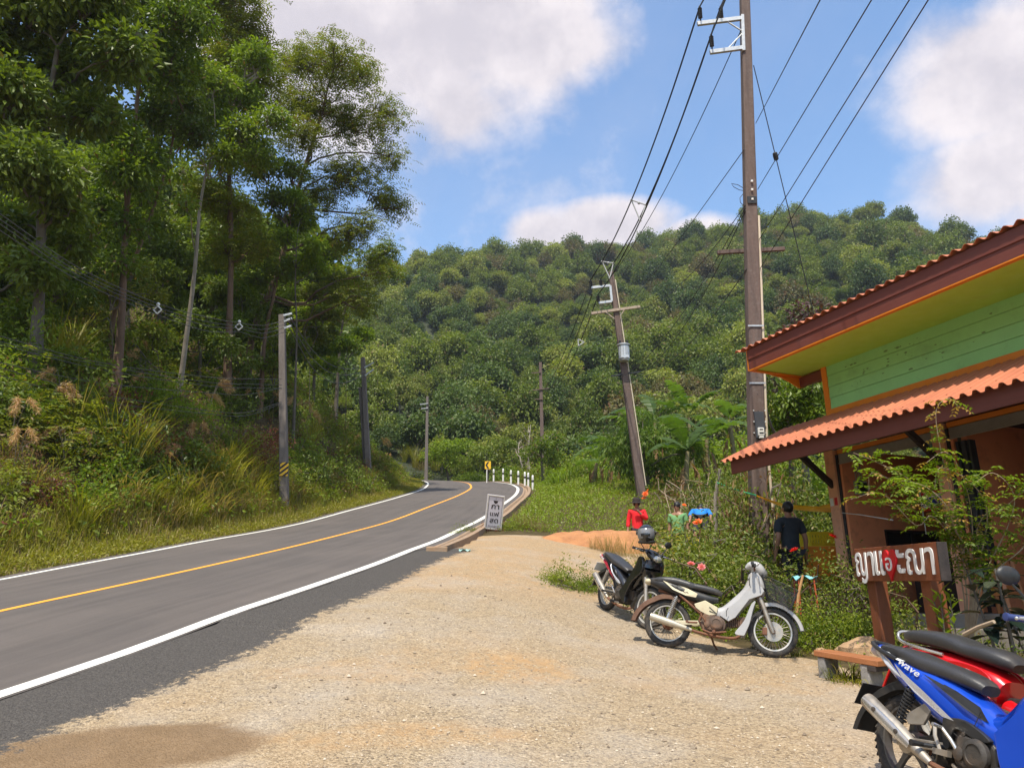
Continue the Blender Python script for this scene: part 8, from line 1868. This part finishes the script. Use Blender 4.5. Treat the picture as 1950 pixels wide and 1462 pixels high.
for i, (m_, z0, z1) in enumerate(((M_HEART, .25, .30), (M_LETW, .20, .25), (pmat("flag_blue", (.02, .03, .25), rough=.8), .10, .20), (M_LETW, .05, .10), (M_HEART, 0, .05))): mb = MB(); g = [[Vector((x, .02 * math.sin(x * 22), z)) for x in np.linspace(-.22, .22, 12)] for z in (z0, z1)]; mb.sheet(g, True, .002, (0, 1, 0)); mb.build("stripe", m_, fl)
mb = MB(); mb.tube([(-.23, 0, -.35), (-.23, 0, .4)], .008, 6); mb.build("staff", M_WPLAST, fl)
cn = thing("counter", "dark counter with goods inside the open front of the cafe", "counter", bl(1.55, 1.25, .012), rot=BM.to_euler()); mb = MB(); mb.box((0, 0, .45), (1.3, .5, .9)); mb.build("body", M_DARKBEAM, cn, bevel=.01); mb = MB(); mb.box((0, 0, .92), (1.4, .58, .04)); mb.build("top", M_GREYRAIL, cn, bevel=.006)
for i in range(7): o = MB().lathe((0, 0, 0), VZ, [(.045, 0), (.045, .11), (.03, .14), (.03, .17)], 12).build("jar", [M_YCR, M_WPLAST, M_OWOOD][i % 3], None); o.location = bl(1.05 + i * .16, 1.1, .954); o.rotation_euler = BM.to_euler(); tag(o, "small jar standing in the row on the cafe counter", "jar", "jars on the counter")
# notice stickers on the pillar
mb = MB(); mb.box((.39, -.067, 1.84), (.07, .004, .13)); o = mb.build("notice", M_WPLAST, [c for c in cafe.children if c.name.startswith("pillar")][0]); mb = MB(); mb.box((.485, -.067, 1.84), (.06, .004, .13)); mb.build("red_notice", M_HEART, [c for c in cafe.children if c.name.startswith("pillar")][0])
# litter
for px, py, m_, lb in ((885, 1050, pmat("pale_green_plastic", (.35, .55, .48), rough=.4), "scrap of pale green plastic litter near the kerb's end"), (1880, 1213, pmat("blue_white_plastic", (.45, .55, .70), (.8, .8, .8), scale=30, rough=.4), "crumpled blue and white bag among the plants behind the red motorcycle")):
    p = hit(px, py); mb = MB(); g = [[Vector((x, y, .03 + .03 * math.sin(x * 40 + y * 13) * math.cos(y * 37))) for x in np.linspace(-.12, .12, 9)] for y in np.linspace(-.07, .07, 6)]; mb.sheet(g, True, .003, (0, 0, -1)); o = mb.build("plastic_scrap", m_); o.location = p if px < 1000 else gpt(1880, 6.9, .12); tag(o, lb, "litter")
# loose stones on the forecourt
r = np.random.RandomState(77); n = 26000; ty = 2.6 + 13 * r.rand(n) ** 1.5; tx = (r.rand(n) * 2100 - 75 - 975) / FPX * ty
d_, _, _ = road_near(tx, ty); pw_ = hit(225, 1425); k_ = (((tx - pw_.x) / 1.5) ** 2 + ((ty - pw_.y) / .8) ** 2 > 1) & (d_ > RW + 1.45) & (tx < lotline(ty) - .05); tx, ty = tx[k_], ty[k_]; n = len(tx); tz = height(tx, ty)
sz = .004 + .010 * r.rand(n) ** 3 + (r.rand(n) < .012) * .016; oc = np.array([(1, 0, 0), (0, 1, 0), (-1, 0, 0), (0, -1, 0), (0, 0, .75), (0, 0, -.5)]); a = r.rand(n) * 6.28; ca, sa = np.cos(a), np.sin(a)
V = oc[None] * sz[:, None, None] * (.7 + .6 * r.rand(n, 6, 3)); Vx = V[..., 0] * ca[:, None] - V[..., 1] * sa[:, None]; Vy = V[..., 0] * sa[:, None] + V[..., 1] * ca[:, None]
V = np.stack([Vx + tx[:, None], Vy + ty[:, None], V[..., 2] + tz[:, None] + sz[:, None] * .2], -1).reshape(-1, 3); fo = np.array([(0, 1, 4), (1, 2, 4), (2, 3, 4), (3, 0, 4), (1, 0, 5), (2, 1, 5), (3, 2, 5), (0, 3, 5)]); F = (np.arange(n)[:, None, None] * 6 + fo[None]).reshape(-1, 3)
k = NT("loose_stone"); k.color(k.ramp(k.attr("rnd"), [(0, (.16, .12, .085)), (.5, (.38, .30, .21)), (1, (.56, .47, .36))])); k.set(Roughness=.9)
tag(link("gravel_stones", npmesh("gravel_stones", V, F, fattrs=dict(rnd=np.repeat(r.rand(n), 8))), None, k.m), "loose stones on the forecourt", "gravel", kind="stuff")
